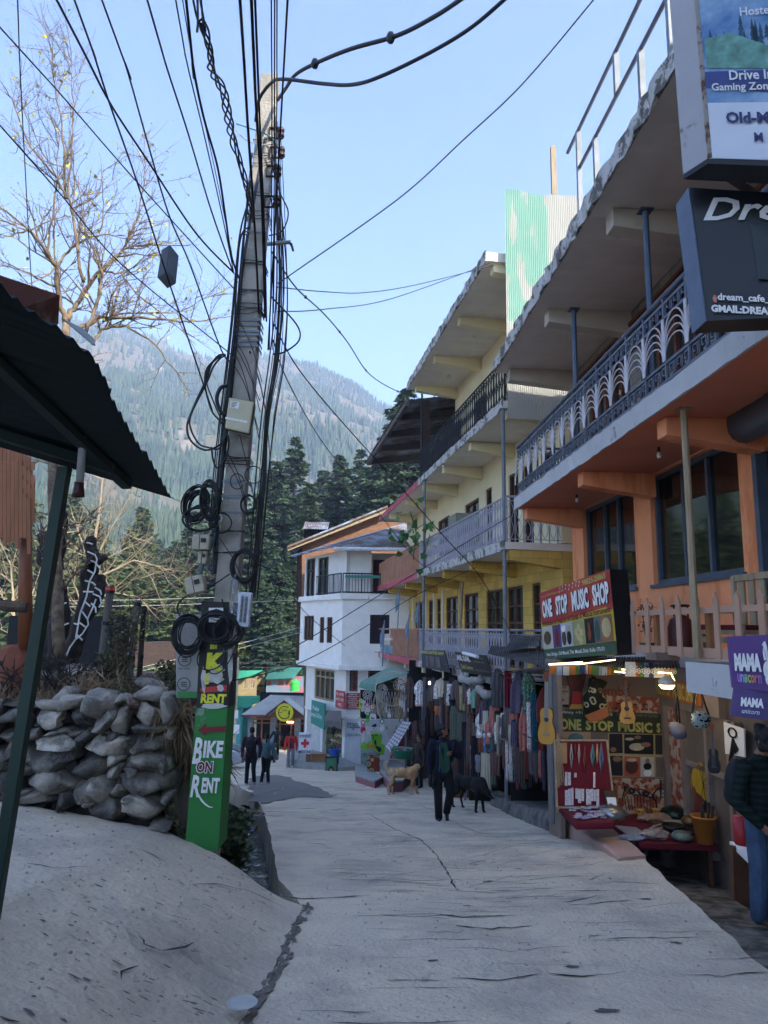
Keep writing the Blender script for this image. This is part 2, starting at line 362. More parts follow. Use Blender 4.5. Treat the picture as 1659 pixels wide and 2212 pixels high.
# worn pits with dirt and the darker tarred patch in front of the junction
mb=MB()
def blot(c,rx,ry,seed,zf=RZ,dz=.005,n=18):
 r=random.Random(seed); ph=r.random()*6; L=[]
 for k in range(n):
  a=2*math.pi*k/n; q=1+.25*math.sin(2*a+ph)+.18*math.sin(5*a+ph*2)+r.uniform(-.12,.12); x=c[0]+rx*q*math.cos(a); y=c[1]+ry*q*math.sin(a); L.append((x,y,zf(x,y)+dz))
 L.append((c[0],c[1],zf(*c[:2])+dz)); mb.add(L,[(k,(k+1)%n,n) for k in range(n)])
for (px,py,rx,ry) in ((1025,1870,.05,.03),(1055,1905,.06,.035),(1090,1945,.07,.02),(1235,2090,.06,.025),(1310,2185,.09,.03),(945,1795,.07,.03),(1120,1885,.05,.02),(935,2075,.05,.02),(1460,2040,.06,.02),(1285,2020,.04,.02),(850,1860,.05,.02),(1010,1955,.05,.02),(1395,1955,.06,.03)):
 blot(onground(px,py),rx,ry,px)
mb.build('worn_pit',mat('pit_dirt','#5f5d59',.95,scale=20,bump=.5),road)
mb=MB(); pts=[onground(*p) for p in ((535,1690),(560,1672),(620,1678),(665,1695),(718,1717),(700,1724),(640,1722),(600,1730),(560,1738),(540,1720))]
blc=Vector((sum(p.x for p in pts)/10,sum(p.y for p in pts)/10,0)); P2=[]
for a,b in zip(pts,pts[1:]+pts[:1]):
 for i in range(6):
  q=Vector(a).lerp(Vector(b),i/6); q.x+=.35*nz(q.x,q.y,3,2); P2.append(q)
rings=[[blc.lerp(Vector((p.x,p.y,0)),t) for p in P2] for t in (.02,.25,.5,.75,.9,1.0)]
m_=len(P2); mb.add([(p.x,p.y,RZ(p.x,p.y)+.014) for rg in rings for p in rg],[(i*m_+k,i*m_+(k+1)%m_,(i+1)*m_+(k+1)%m_,(i+1)*m_+k) for i in range(5) for k in range(m_)])
mb.build('asphalt_patch',mat('asphalt','#84817b',.95,scale=30,bump=1,bscale=60,col2='#6a6864',mix=(.4,.62)),road)
# cracks in the ramp
mb=MB()
def onramp(px,py):
 d=ray(px,py); z0=-1.851+.03; y=z0/(d.z+.36*d.x+.139) if True else 0; v=d*y
 if v.x<-2.29: y=(-1.3715+.03)/(d.z+.15*d.x+.139); v=d*y
 return v
for pl,wd,sd_ in (([(420,1908),(470,1912),(530,1925),(575,1945),(610,1958)],.02,1),([(290,1835),(330,1850),(355,1858)],.03,2),([(310,2035),(350,2048),(400,2046),(420,2036)],.022,3),([(262,2110),(265,2095),(300,2080)],.015,4),([(60,1868),(120,1875),(190,1872)],.016,5),([(0,2200),(40,2212)],.04,6),([(300,2020),(310,2035)],.015,8)):
 crack([onramp(*p) for p in pl],wd,sd_,zf=rampz)
mb.build('ramp_crack',M_crack,ramp)
mb=MB(); nr=lambda x,y: max(rampz(x,y),-9)
r9=random.Random(3)
for i in range(110):
 px=r9.uniform(60,600);py=r9.uniform(1890,2205); v=onramp(px,py)
 if v.x>-.9: continue
 blot(v,r9.uniform(.006,.035),r9.uniform(.004,.014),i,zf=rampz,dz=.006,n=9)
mb.build('chipped_spot',mat('chip_dark','#66635d',.95,scale=20),ramp)
mb=MB()
# curb of dirt along the joint between ramp and road
for i in range(60):
 y=4.3+3.2*i/60; blot((roadL(y)+rr.uniform(0,.08),y),rr.uniform(.012,.03),rr.uniform(.04,.08),i+900,dz=.012)
mb.build('joint_dirt',mat('joint_dirt','#6a665f',.95,scale=14,bump=.8),road)
# small stones scattered over the paving
def pebble(mb,x,y,z,r,seed):
 q=random.Random(seed); mb.ell((x,y,z+r*.3),(r*q.uniform(.7,1.3),r*q.uniform(.7,1.3),r*.6),4)
mb=MB()
for i in range(420):
 y=rr.uniform(3.6,12); x=rr.uniform(-.7,2.8); pebble(mb,x,y,RZ(x,y),rr.uniform(.004,.012),i)
for i in range(420):
 x=rr.uniform(-4,-.9); y=rr.uniform(3.8,7.7); pebble(mb,x,y,rampz(x,y),rr.uniform(.004,.014),i)
tag(mb.build('gravel',mat('gravel_stone','#98968f',.9,scale=9)),'loose grey grit and small stones on the paving','gravel',kind='stuff')
# ---------------------------------------------------------------- mountain
sky_px=[(-400,640),(0,660),(120,680),(200,688),(250,700),(330,735),(400,775),(470,788),(540,778),(590,790),(640,800),(700,812),(760,835),(800,865),(830,882),(900,905),(1100,960),(1500,1000),(2200,1050)]
az_=[]; el_=[]
for p in sky_px:
 d=ray(*p); az_.append(math.atan2(d.x,1)); el_.append(d.z/math.hypot(d.x,1))
def mtn(az,r):
 R0=190;R1=1350; e=interp(az,az_,el_); t=(r-R0)/(R1-R0); x=r*math.sin(az); y=r*math.cos(az)
 if t<=1: base=-14+ (R1*e+14)*max(0,t)**1.22
 else: base=R1*e-(r-R1)*.55
 amp=min(1,max(0,t)*3)
 rid=noise.ridged_multi_fractal(Vector((x*.0028,y*.0028,.3)),1.0,2.0,5,1.0,2.0)
 k=amp*(1 if t<.93 else max(0,1-(t-.93)*10))
 return base+k*(rid-1.1)*46+amp*nz(x,y,1,.02)*7+ (amp*6*nz(x,y,8,.008) if t>=.9 else 0)
NA,NR=200,110; mb=MB(); vs=[]
A0,A1=R(-62),R(58)
rs=[190+ (1350-190)*(i/96)**1.15 for i in range(97)]+[1350+60*(i+1) for i in range(13)]
for r_ in rs:
 for j in range(NA+1):
  a=A0+(A1-A0)*j/NA; vs.append((r_*math.sin(a),r_*math.cos(a),mtn(a,r_)))
k=NA+1; mb.add(vs,[(i*k+j,(i)*k+j+1,(i+1)*k+j+1,(i+1)*k+j) for i in range(len(rs)-1) for j in range(NA)])
M_mt=mat('mountain_slope','#625c4c',.95,scale=.012,bump=0,col2='#56563f',mix=(.5,.62),detail=12)
n=M_mt.node_tree.nodes; l=M_mt.node_tree.links; b_=n['Principled BSDF']; base=b_.inputs['Base Color'].links[0].from_socket
g_=n.new('ShaderNodeNewGeometry'); t_=n.new('ShaderNodeTexNoise'); t_.inputs['Scale'].default_value=.03; t_.inputs['Detail'].default_value=10; l.new(g_.outputs['Position'],t_.inputs['Vector'])
rp_=n.new('ShaderNodeValToRGB'); rp_.color_ramp.elements[0].position=.58; rp_.color_ramp.elements[1].position=.64; l.new(t_.outputs[0],rp_.inputs[0]); mx_=n.new('ShaderNodeMix'); mx_.data_type='RGBA'; l.new(rp_.outputs[0],mx_.inputs[0]); l.new(base,mx_.inputs[6]); mx_.inputs[7].default_value=lin('#7c7466'); l.new(mx_.outputs[2],b_.inputs['Base Color'])
struct(mb.build('mountain',M_mt,org=(0,700,-14)))
# conifers too many to count on the mountain
rg=np.random.default_rng(4); V=[];Fc=[]
def conif(x,y,z,h,r,rnd_):
 k=len(V); a0=rnd_*6
 for (zb,zt,rr_) in ((.05,.62,1),(.38,1.0,.62)):
  k=len(V); n=5
  for i in range(n): a=a0+2*math.pi*i/n; V.append((x+r*rr_*math.cos(a),y+r*rr_*math.sin(a),z+h*zb))
  V.append((x,y,z+h*zt)); Fc.extend([(k+i,k+(i+1)%n,k+n) for i in range(n)])
cnt=0
while cnt<44000:
 a=rg.uniform(A0+.15,A1-.2); r_=math.sqrt(rg.uniform(300**2,1400**2)) if rg.random()<.8 else rg.uniform(290,800)
 x=r_*math.sin(a);y=r_*math.cos(a); d=nz(x,y,3,.006)+.25*nz(x,y,1,.03)
 if d<-.08+.14*rg.random() and rg.random()<.85: continue
 h=rg.uniform(8,17); conif(x,y,mtn(a,r_)-1,h,h*rg.uniform(.15,.22),rg.random()); cnt+=1
mb=MB(); mb.add(V,Fc)
tag(mb.build('forest',mat('far_conifer','#33463a',.9,scale=.05,col2='#4a5a42',mix=(.4,.6)),org=(0,700,0)),'dense conifer forest covering the hazy mountainside','forest',kind='stuff')
# ---------------------------------------------------------------- haze: a closed box of even air
hz=MB(); hz.box((0,700,330),(4200,3300,0)) if False else None
zlo,zhi=-15.5,660
def boxm(x0,x1,y0,y1,z0,z1):
 return MB().box(((x0+x1)/2,(y0+y1)/2,(z0+z1)/2),(x1-x0,y1-y0,z1-z0))
hm=bpy.data.materials.new('haze'); hm.use_nodes=True; n=hm.node_tree.nodes; n.remove(n['Principled BSDF'])
pv=n.new('ShaderNodeVolumePrincipled'); pv.inputs['Color'].default_value=(.64,.74,1,1); pv.inputs['Density'].default_value=.0005; pv.inputs['Anisotropy'].default_value=.35
hm.node_tree.links.new(pv.outputs[0],n['Material Output'].inputs['Volume'])
hb=boxm(-2600,2600,-960,2700,zlo,zhi).build('haze',hm,org=(0,0,0)); tag(hb,'thin blue morning haze in the valley','haze',kind='stuff')
# ================================================================ buildings
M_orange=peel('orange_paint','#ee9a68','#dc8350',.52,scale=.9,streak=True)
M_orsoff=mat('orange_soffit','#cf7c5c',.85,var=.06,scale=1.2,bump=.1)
M_wfascia=peel('white_fascia','#b9b8b6','#77726b',.60,scale=3.2)
M_soffit=peel('grey_soffit','#dcd4c8','#b8ab9c',.68,scale=1.6)
M_rooffas=peel('worn_fascia','#b5b1aa','#5c5850',.50,scale=3.5)
M_steel=mat('blue_grey_steel','#4f5a69',.5,scale=3,metal=.3)
M_white_iron=mat('white_iron','#c9c4c6',.5,scale=5)
M_greyiron=mat('grey_iron','#5b6270',.5,scale=5,metal=.2)
M_blackiron=mat('black_iron','#14171c',.5,scale=5,metal=.3)
M_paleiron=mat('pale_iron','#9a98a0',.6,scale=8)
M_wood=mat('brown_wood','#7a4326',.6,scale=2,bump=.3,col2='#54291a',mix=(.35,.65),stretch=(1,1,6))
M_wood2=mat('dark_wood','#43271b',.6,scale=2,col2='#5d3a28',mix=(.35,.65),stretch=(1,1,6))
M_palewood=mat('pale_wood','#a8977a',.7,scale=2,bump=.2,col2='#8a7454',mix=(.3,.7),stretch=(8,8,.8))
M_tanwood=mat('tan_painted_wood','#b08a73',.7,scale=2,var=.1,bump=.15)
M_glass=mat('dark_glass','#10150f',.04,var=.3,scale=1,spec=1.0)
M_glass2=mat('window_glass','#2b2f30',.08,var=.3,scale=1,spec=.9)
M_curtain=mat('curtain','#8b7a60',.9,var=.2,scale=2,stretch=(6,6,.5))
M_yellow=blockmat('yellow_block','#dfba5c','#b5924a',.4,.22,.008,noise_amt=.12)
M_cream=mat('cream_paint','#e0d2a8',.85,var=.06,scale=1,bump=.15)
M_creamw=mat('pale_cream','#c9c2ae',.85,var=.08,scale=1.4)
M_ceil=peel('cream_soffit','#d8d0c2','#b0a698',.66,scale=1.2)
M_white=peel('whitewash','#e0ded8','#b5b2a8',.66,scale=1.1,streak=True)
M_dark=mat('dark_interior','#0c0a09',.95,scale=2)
M_metal=mat('galvanised','#6f757b',.5,scale=3,metal=.15,var=.25)
M_rust=mat('rusted_tin','#6f5a4d',.6,scale=1.2,metal=.3,col2='#8f99a3',mix=(.42,.58))
M_pink=peel('pink_fascia','#b0505a','#8d8580',.57,scale=2.5)
M_bulb=mat('bulb_glass','#d8d6ce',.2,scale=3)
M_black=mat('black_plastic','#0b0b0d',.45,scale=4)
M_brick=blockmat('red_brick','#a06a48','#8a7a66',.26,.10,.012,bump=.9,noise_amt=.5)
M_dbrick=blockmat('dark_brick','#5b473c','#463b33',.26,.10,.015,bump=.9,noise_amt=.5)
def wall_holes(mb,F,s0,s1,z0,z1,n0,n1,holes):
 S=sorted({s0,s1,*[h[0] for h in holes],*[h[1] for h in holes]}); S=[s for s in S if s0<=s<=s1]
 for a,b in zip(S,S[1:]):
  if b-a<1e-4: continue
  hh=sorted([(h[2],h[3]) for h in holes if h[0]<=a+1e-5 and h[1]>=b-1e-5]); z=z0
  for (p,q) in hh:
   if p>z+1e-4: mb.fb(F,a,b,n0,n1,z,p)
   z=max(z,q)
  if z1>z+1e-4: mb.fb(F,a,b,n0,n1,z,z1)
def window(F,s0,s1,z0,z1,par,name='window',nn=-.08,mull=(),trans=(),fw=.06,mf=None,mg=None,depth=.08,proud=0):
 mb=MB(); a=nn+proud; b=nn-depth
 mb.fb(F,s0,s0+fw,b,a,z0,z1).fb(F,s1-fw,s1,b,a,z0,z1).fb(F,s0+fw,s1-fw,b,a,z0,z0+fw).fb(F,s0+fw,s1-fw,b,a,z1-fw,z1)
 for m in mull: s=s0+(s1-s0)*m; mb.fb(F,s-fw*.45,s+fw*.45,b+.004,a-.004,z0+fw,z1-fw)
 for t in trans: z=z0+(z1-z0)*t; mb.fb(F,s0+fw,s1-fw,b+.008,a-.008,z-fw*.4,z+fw*.4)
 f=mb.build(name,mf or M_wood2,par)
 MB().fb(F,s0+fw*.5,s1-fw*.5,b-.012,b+.02,z0+fw*.5,z1-fw*.5).build('pane',mg or M_glass2,f)
 return f
def cbeam(F,s,n1,ztop,par,m,w=.28,h0=.42,h1=.24,n0=0):
 mb=MB(); a=[F.p(s-w/2,n0,ztop),F.p(s-w/2,n1,ztop),F.p(s-w/2,n1,ztop-h1),F.p(s-w/2,n0,ztop-h0)]
 mb.pr(a,F.u*w); return mb.build('beam',m,par,bevel=.01)
def rough_slab(F,s0,s1,n0,n1,z0,z1,seed,amp=.02,step=.25):
 mb=MB(); r=random.Random(seed); S=[s0+(s1-s0)*i/max(2,int((s1-s0)/step)) for i in range(max(2,int((s1-s0)/step))+1)]; vs=[]
 for s in S:
  a=r.uniform(-amp,amp);b=r.uniform(-amp,amp);c=r.uniform(-amp,amp)*.7
  vs+=[F.p(s,n0,z0),F.p(s,n1+a,z0+c),F.p(s,n1+b,z1+r.uniform(-amp,amp)*.5),F.p(s,n0,z1)]
 fs=[(4*i+k,4*i+(k+1)%4,4*i+4+(k+1)%4,4*i+4+k) for i in range(len(S)-1) for k in range(4)]+[(3,2,1,0),tuple(len(vs)-4+k for k in range(4))]
 return mb.add(vs,fs)
def lampglobe(par,c,m=None,r=.09):
 b=MB().lathe([(.05,0),(.05,-.03),(r,-.04),(r,-.06),(r*.8,-.1),(r*.4,-.13),(.001,-.14)],c,12).build('ceiling_light',m or M_bulb,par,smooth=True); return b
def bulb(par,c,name='bulb',mt=None):
 h=MB().lathe([(.02,0),(.025,-.06),(.022,-.07)],c,8).build('bulb_holder',M_black,par)
 MB().lathe([(.012,-.06),(.03,-.1),(.035,-.13),(.026,-.16),(.001,-.17)],c,10).build(name,mt or M_bulb,h,smooth=True); return h
# ---------------------------------------------------------------- orange building
FO=Fr((5.34,0),(5.34-.055*20,20),flip=True)
SE=16.82          # far end
ob=thing('orange_building','orange painted building with a white arched balcony railing above the music shop','building',FO.p(SE,0,-3.3))
OD=-7
holes=[]
def opx(a,b,n=0): return FO.px(a,b,n)
w1l=opx(1258,1100)[0]; w1r=opx(1367,1050)[0]; w2l=opx(1402,1032)[0]; w2r=opx(1589,940)[0]
zt1=(opx(1258,1100)[1]+opx(1367,1050)[1])/2; zt2=(opx(1402,1032)[1]+opx(1589,940)[1])/2; zb2=(opx(1413,1264)[1]+opx(1608,1234)[1])/2
shl=opx(1632,960)[0]
W1=(min(w1l,w1r),max(w1l,w1r),zb2-.0,zt1); W2=(min(w2l,w2r),max(w2l,w2r),zb2,zt2); SH=(shl-2.6,shl,-.3,2.35)
mb=MB(); wall_holes(mb,FO,-13,SE,-.28,2.73,OD+0.0,0,[]) if False else None
wall_holes(mb,FO,-13,SE,-.28,2.73,-.25,0,[W1,W2,SH])
mb.fb(FO,SE-.25,SE,OD,-.25,-.28,2.73); mb.fb(FO,-13,-12.75,OD,-.25,-.28,2.73)
mb.build('wall',M_orange,ob)
mb=MB().fb(FO,-13,SE,OD,0,-.52,-.285); mb.build('floor_slab',M_wfascia,ob)
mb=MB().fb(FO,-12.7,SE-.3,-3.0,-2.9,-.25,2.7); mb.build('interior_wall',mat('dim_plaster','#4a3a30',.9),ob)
window(FO,*W1,ob,mull=(.36,.62),fw=.07,mf=M_steel,mg=M_glass); window(FO,*W2,ob,mull=(.36,.64),fw=.075,mf=M_steel,mg=M_glass)
MB().fb(FO,W1[0]-.05,W1[1]+.05,-.05,.05,W1[2]-.06,W1[2]-.003).fb(FO,W2[0]-.05,W2[1]+.05,-.05,.05,W2[2]-.06,W2[2]-.003).build('window_sill',M_steel,ob)
# shutter
mb=MB();
for i in range(24): z=-.25+i*.108; mb.fb(FO,SH[0]+.06,SH[1]-.06,-.14-(i%2)*.02,-.10,z,z+.104)
sh=mb.build('roller_shutter',mat('dark_shutter','#2c3138',.5,metal=.4,scale=4),ob)
MB().fb(FO,SH[1]-.06,SH[1]+.04,-.16,.05,-.25,2.4).build('shutter_frame',M_steel,sh)
# ground floor wall behind the stalls
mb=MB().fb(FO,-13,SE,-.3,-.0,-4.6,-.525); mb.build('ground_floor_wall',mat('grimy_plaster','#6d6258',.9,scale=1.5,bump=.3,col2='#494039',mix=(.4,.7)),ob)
# level-2 balcony slab
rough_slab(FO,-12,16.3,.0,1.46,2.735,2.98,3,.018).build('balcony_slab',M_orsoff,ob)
rough_slab(FO,-12,16.3,1.462,1.49,2.72,2.995,4,.012,.18).build('balcony_edge',M_wfascia,ob)
for s in (16.1,opx(1262,1010,1.2)[0],opx(1440,890,1.2)[0],5.4): cbeam(FO,s,1.28,2.73,ob,M_orange)
for s,n in ((opx(1245,1050,.7)[0],.7),(opx(1422,952,.7)[0],.7)): bulb(ob,FO.p(s,n,2.73))
# level-2 walls: pale concrete blocks and wooden glazing
M_block=blockmat('pale_block','#9c968a','#6e685f',.42,.2,.012)
hl=[(2.5,5.2,3.02,5.55),(5.7,8.9,3.02,5.55),(9.4,12.6,3.02,5.55),(13.2,15.4,3.02,5.55)]
mb=MB(); wall_holes(mb,FO,-13,SE,2.98,6.02,-.25,-.003,hl); mb.fb(FO,SE-.25,SE,OD,-.25,2.98,6.02); mb.build('upper_wall',M_block,ob)
for h in hl: window(FO,*h,ob,mull=(.2,.4,.6,.8),trans=(.33,.78),fw=.09,mf=M_wood,nn=-.04)
mb=MB()
for k in range(3): mb.fb(FO,2.3,15.8,.0,.03+.025*k,5.56+.07*k,5.625+.07*k)
mb.build('timber_band',M_wood,ob)
# roof slab
rough_slab(FO,-12,16.45,OD,1.87,6.02,6.24,5,.03,.2).build('roof_slab',M_soffit,ob)
rough_slab(FO,-12,16.45,1.872,1.91,6.0,6.3,6,.035,.15).build('roof_edge',M_rooffas,ob)
for s in (16.2,opx(1200,590,1.4)[0],opx(1340,355,1.4)[0],4.6): cbeam(FO,s,1.6,6.02,ob,peel('cream_beam','#c9bfae','#a3968a',.64),h0=.45,h1=.28)
for px,py in ((1213,697),(1335,495)):
 s,z=opx(px,py,1.0);
 d=ray(px,py); q=d*(6.02/d.z); lampglobe(ob,(q.x,q.y,6.02))
def vpost(F,s,n,z0,z1,r,m,par,name='post'):
 mb=MB().tube([F.p(s,n,z0),F.p(s,n,z1)],r,8); mb.fb(F,s-.09,s+.09,n-.09,n+.09,z1-.02,z1-.001); return mb.build(name,m,par,smooth=False)
for px,py in ((1240,700),(1396,500)): vpost(FO,opx(px,py,1.33)[0],1.33,2.99,5.7,.045,M_steel,ob)
vpost(FO,opx(1483,1000,1.2)[0],1.2,-.28,2.73,.045,M_palewood,ob,'wooden_prop')
# arched railing
mr=MB(); mw=MB(); a0,a1=2.6,16.25; n=1.40
for z in (3.07,3.30,3.88,4.07): mr.fb(FO,a0,a1,n-.018,n+.018,z-.018,z+.018)
mr.tube([FO.p(a0,n,4.17),FO.p(a1,n,4.17)],.035,8)
s=a0; k=0
while s<a1-.1:
 for zb in (3.09,3.90):
  q=zb+.02
  for (u0,u1,z0,z1) in ((0,.02,q,q+.15),(.02,.12,q+.13,q+.15),(.1,.12,q+.05,q+.13),(.06,.12,q+.05,q+.07),(.16,.18,q,q+.15)): mr.fb(FO,s+u0,s+u1,n-.012,n+.012,z0,z1)
 s+=.2; k+=1
s=a0
while s<a1-.2:
 mr.fb(FO,s-.02,s+.02,n-.02,n+.02,2.99,4.15)
 mw.fb(FO,s-.03,s+.03,n+.02,n+.035,3.32,3.86)
 for k in range(4):
  mw.tube([FO.p(s+.3-(.3-.01*k)*math.cos(t*math.pi/12),n+.03,3.32+(.55-.10*k)*math.sin(t*math.pi/12)**.8) for t in range(13)],.010,4,cap=False)
 s+=.6
mr.tube([FO.p(a1,n,4.17),FO.p(a1,.1,4.17)],.03,6)
for i in range(12): mr.tube([FO.p(a1,n-.11*i,3.0),FO.p(a1,n-.11*i,4.17)],.012,4)
ral=mr.build('balcony_railing',M_greyiron,ob); mw.build('arch_ornament',M_white_iron,ral)
# rooftop pipe railing
mb=MB(); nE=1.78
def ren(px,py): return FO.px(px,py,nE)
PST=[]; p=[ren(1226,323),ren(1387,0)]; q=[ren(1253,357),ren(1440,0)]
ztop=(p[0][1]+p[1][1])/2; zm=(q[0][1]+q[1][1])/2
mb.tube([FO.p(p[0][0],nE,ztop),FO.p(2,nE,ztop)],.03,8); mb.tube([FO.p(q[0][0],nE,zm),FO.p(2,nE,zm)],.03,8)
for px,py,t in ((1249,300,ztop),(1331,150,ztop),(1287,330,zm),(1385,150,zm),(1447,40,ztop)):
 s=ren(px,py)[0]; PST.append(MB().fb(FO,s-.035,s+.035,nE-.035,nE+.035,6.28 if not(px==1331) else zm,t))
rr_=mb.build('roof_railing',M_greyiron,ob)
for q in PST: q.build('railing_post',M_metal,rr_)
# terrace deck slab with picket fence above the shop
FD=Fr((4.67,0),(4.67-.11*20,20),flip=True)   # front edge of the deck
s1=FD.px(1480,1420)[0]; s0=-2; zD=-.33
mb=MB(); mb.pr([FD.p(s0,0,zD-.36),FD.p(s1,0,zD-.36),FO.p(s1,-.0,zD-.36),FO.p(s0,0,zD-.36)],(0,0,.36)); mb.build('terrace_slab',M_wfascia,ob)
# ---------------------------------------------------------------- unseen building added behind the camera on the right to shade the street
nb=thing('shade_casting_building','tall cream building added out of view next to the orange one to shade the street','building',(8,-8,-2))
nb['label']='tall cream building added unseen behind the viewer on the right to shade the street'
mb=MB(); mb.box((9.0,-5.6,3.6),(10.0,16.4,12.6)); mb.box((10,-14,5.2),(12,24,15.4)); mb.build('wall',M_cream,nb)
mb=MB(); mb.box((8.7,-5.7,9.95),(11.0,17,.25)); mb.box((9.7,-14,13.0),(13,25,.25)); mb.build('roof_slab',M_soffit,nb)
for k in range(5):
 for z in (0,3.2,6.4): MB().box((3.98,-12+k*3,z+1),(.06,1.4,1.6)).build('window',M_glass2,nb)
# ---------------------------------------------------------------- yellow building
FY=Fr((5.75,0),(5.75-.165*20,20),flip=True)    # n=0 is the balcony edge
WY=-1.45; Y0=FY.px(1087,884)[0]; YM=FY.px(904,1031)[0]; YE=FY.px(816,1283)[0]
yb=thing('yellow_building','yellow block building with three storeys of balconies beyond the orange one','building',FY.p((Y0+YM)/2,-2,-4.5))
LV=[-1.27,1.94,5.45,9.3]
def ypx(a,b,n=WY): return FY.px(a,b,n)
# door and window openings by level
L1=[(896.8,914.8),(925.4,934.9),(943.4,951.8),(963.5,988.9),(1002.6,1033.3),(1050.2,1086.2),(1095.7,1129.6),(1149.7,1168)]
o1=[]
for a,b in L1:
 sa=ypx(a,1300)[0]; sb=ypx(b,1290)[0]; o1.append((min(sa,sb),max(sa,sb),LV[0]+.24,LV[0]+2.55))
def o_px(l,zs=None):
 r=[]
 for (xa,ya,xb,yb_,z0,z1) in l:
  sa=ypx(xa,ya)[0]; sb=ypx(xb,yb_)[0]; r.append((min(sa,sb),max(sa,sb),z0,z1))
 return r
o2=o_px([(946,1110,971,1090,3.0,4.5),(1004,1060,1034,1040,3.0,4.5),(1049,1050,1062,1040,2.2,4.6),(1098,1020,1118,1000,2.2,4.6),(1130,1010,1150,1000,2.2,4.6),(1172,1000,1198,985,3.0,4.6)])
o3=o_px([(978,880,996,870,5.7,8.0),(1024,830,1050,810,5.7,8.0),(1092,790,1118,770,5.7,8.0),(1140,760,1165,750,5.7,8.0),(1185,750,1205,740,5.7,8.0)])
YN=Y0; YD=-8
for (z0,z1,oo,m,nm) in ((LV[0]+.2,LV[1],o1,M_yellow,'ground_storey_wall'),(LV[1]+.2,LV[2],o2,M_cream,'middle_storey_wall'),(LV[2]+.2,LV[3],o3,M_cream,'top_storey_wall')):
 mb=MB(); e=YM if z0>5 else YE
 wall_holes(mb,FY,YN,e,z0,z1,WY-.25,WY,oo); mb.fb(FY,YN,YN+.25,YD,WY-.25,z0,z1); mb.fb(FY,e-.25,e,YD,WY-.25,z0,z1); mb.build(nm,m,yb)
MB().fb(FY,YN+.3,YE-.3,WY-2.2,WY-2.1,LV[0],LV[2]+3.5).build('interior_wall',mat('dim_room','#3b3128',.9),yb)
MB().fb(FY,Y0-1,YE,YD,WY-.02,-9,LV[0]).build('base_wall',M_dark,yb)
# cream pilasters between the far doors
for x in (921,939,957.5,893):
 s=ypx(x,1300)[0]; MB().fb(FY,s-.13,s+.13,WY,WY+.05,LV[0]+.2,LV[1]-.3).build('pilaster',M_creamw,yb)
for i,o in enumerate(o1): window(FY,*o,yb,name='door' if (o[1]-o[0])<1.2 else 'glazed_door',nn=WY-.04,mull=(.5,) if o[1]-o[0]>.8 else (),trans=(.35,.55,.76),fw=.07,mf=M_wood2)
for i,o in enumerate(o2+o3): window(FY,*o,yb,nn=WY-.04,mull=(.5,) if o[1]-o[0]>.7 else (),trans=(.72,),fw=.07,mf=M_wood2)
# slabs, edges, beams
for li,z in enumerate(LV):
 if li==3: rough_slab(FY,Y0-.1,YM+.2,YD,.42,z-.02,z+.2,60,.03).build('roof_slab',M_ceil,yb); rough_slab(FY,Y0-.1,YM+.2,.42,.46,z-.05,z+.25,61,.03,.2).build('roof_edge',M_rooffas,yb)
 else:
  rough_slab(FY,Y0,YM,WY-.3,0,z,z+.18,62+li,.02).build('balcony_slab',M_ceil,yb); rough_slab(FY,Y0,YM,0.002,.03,z-.03,z+.22,65+li,.02,.2).build('balcony_edge',M_rooffas,yb)
  rough_slab(FY,YM+.01,YE,WY-.3,-.02,z-.02,z+.15,72+li,.02).build('balcony_slab',M_ceil,yb); rough_slab(FY,YM+.01,YE,-.018,.012,z-.05,z+.2,75+li,.02,.2).build('balcony_edge',M_pink,yb)
 for s in [Y0+.16,Y0+(YM-Y0)*.34,Y0+(YM-Y0)*.66,YM-.3]+([YM+3,YE-2.5] if li<3 else []): cbeam(FY,s,-.12 if li<3 else .2,z-.003,yb,M_cream if li!=1 else M_yellow,n0=WY,w=.26)
for px,py,li in ((1048,702,3),(980,776,3),(970,810,3),(957,1000,2),(1043,900,2),(957,1095,2)):
 d=ray(px,py); q=d*(LV[li]/d.z);
 if li==3: lampglobe(yb,(q.x,q.y,LV[li]-.02))
 else: bulb(yb,(q.x,q.y,LV[li]))
# wrought-iron railings
def ironrail(F,s0,s1,n,z,h,m,par,name='railing',step=.22,m2=None,across=None):
 mb=MB(); P=(lambda a,zz: F.p(a,n,zz)) if across is None else (lambda a,zz: F.p(across,a,zz))
 L=s1-s0; mb.tube([P(s0,z+h),P(s1,z+h)],.028,6); mb.tube([P(s0,z+.08),P(s1,z+.08)],.014,4); mb.tube([P(s0,z+h-.1),P(s1,z+h-.1)],.014,4)
 k=max(1,round(abs(L)/step)); st=L/k
 for i in range(k+1):
  s=s0+st*i; mb.tube([P(s,z),P(s,z+h)],.018 if i%4 else .03,4,cap=False)
  if i<k:
   c=s+st/2; hh=h-.22
   for sg in(-1,1):
    pts=[P(c+sg*st*.36*math.sin(t*math.pi*2)*(1 if t<.5 else -1)*(1 if sg>0 else 1),z+.1+hh*t) for t in [j/10 for j in range(11)]]
    mb.tube(pts,.011,3,cap=False)
   mb.ell(P(c,z+.1+hh*.5),.028,3)
 return mb.build(name,m,par)
H=1.12
for li,m in ((0,M_paleiron),(1,M_paleiron),(2,M_blackiron)):
 z=LV[li]+.18; ironrail(FY,Y0+.03,YM-.05,-.06,z,H,m,yb); ironrail(FY,-.06,WY-1.0 if li<2 else WY-1.6,0,z,H,M_blackiron if li==2 else M_paleiron,yb,across=Y0+.05)
M_tan=mat('tan_slat','#a8795f',.8,scale=3)
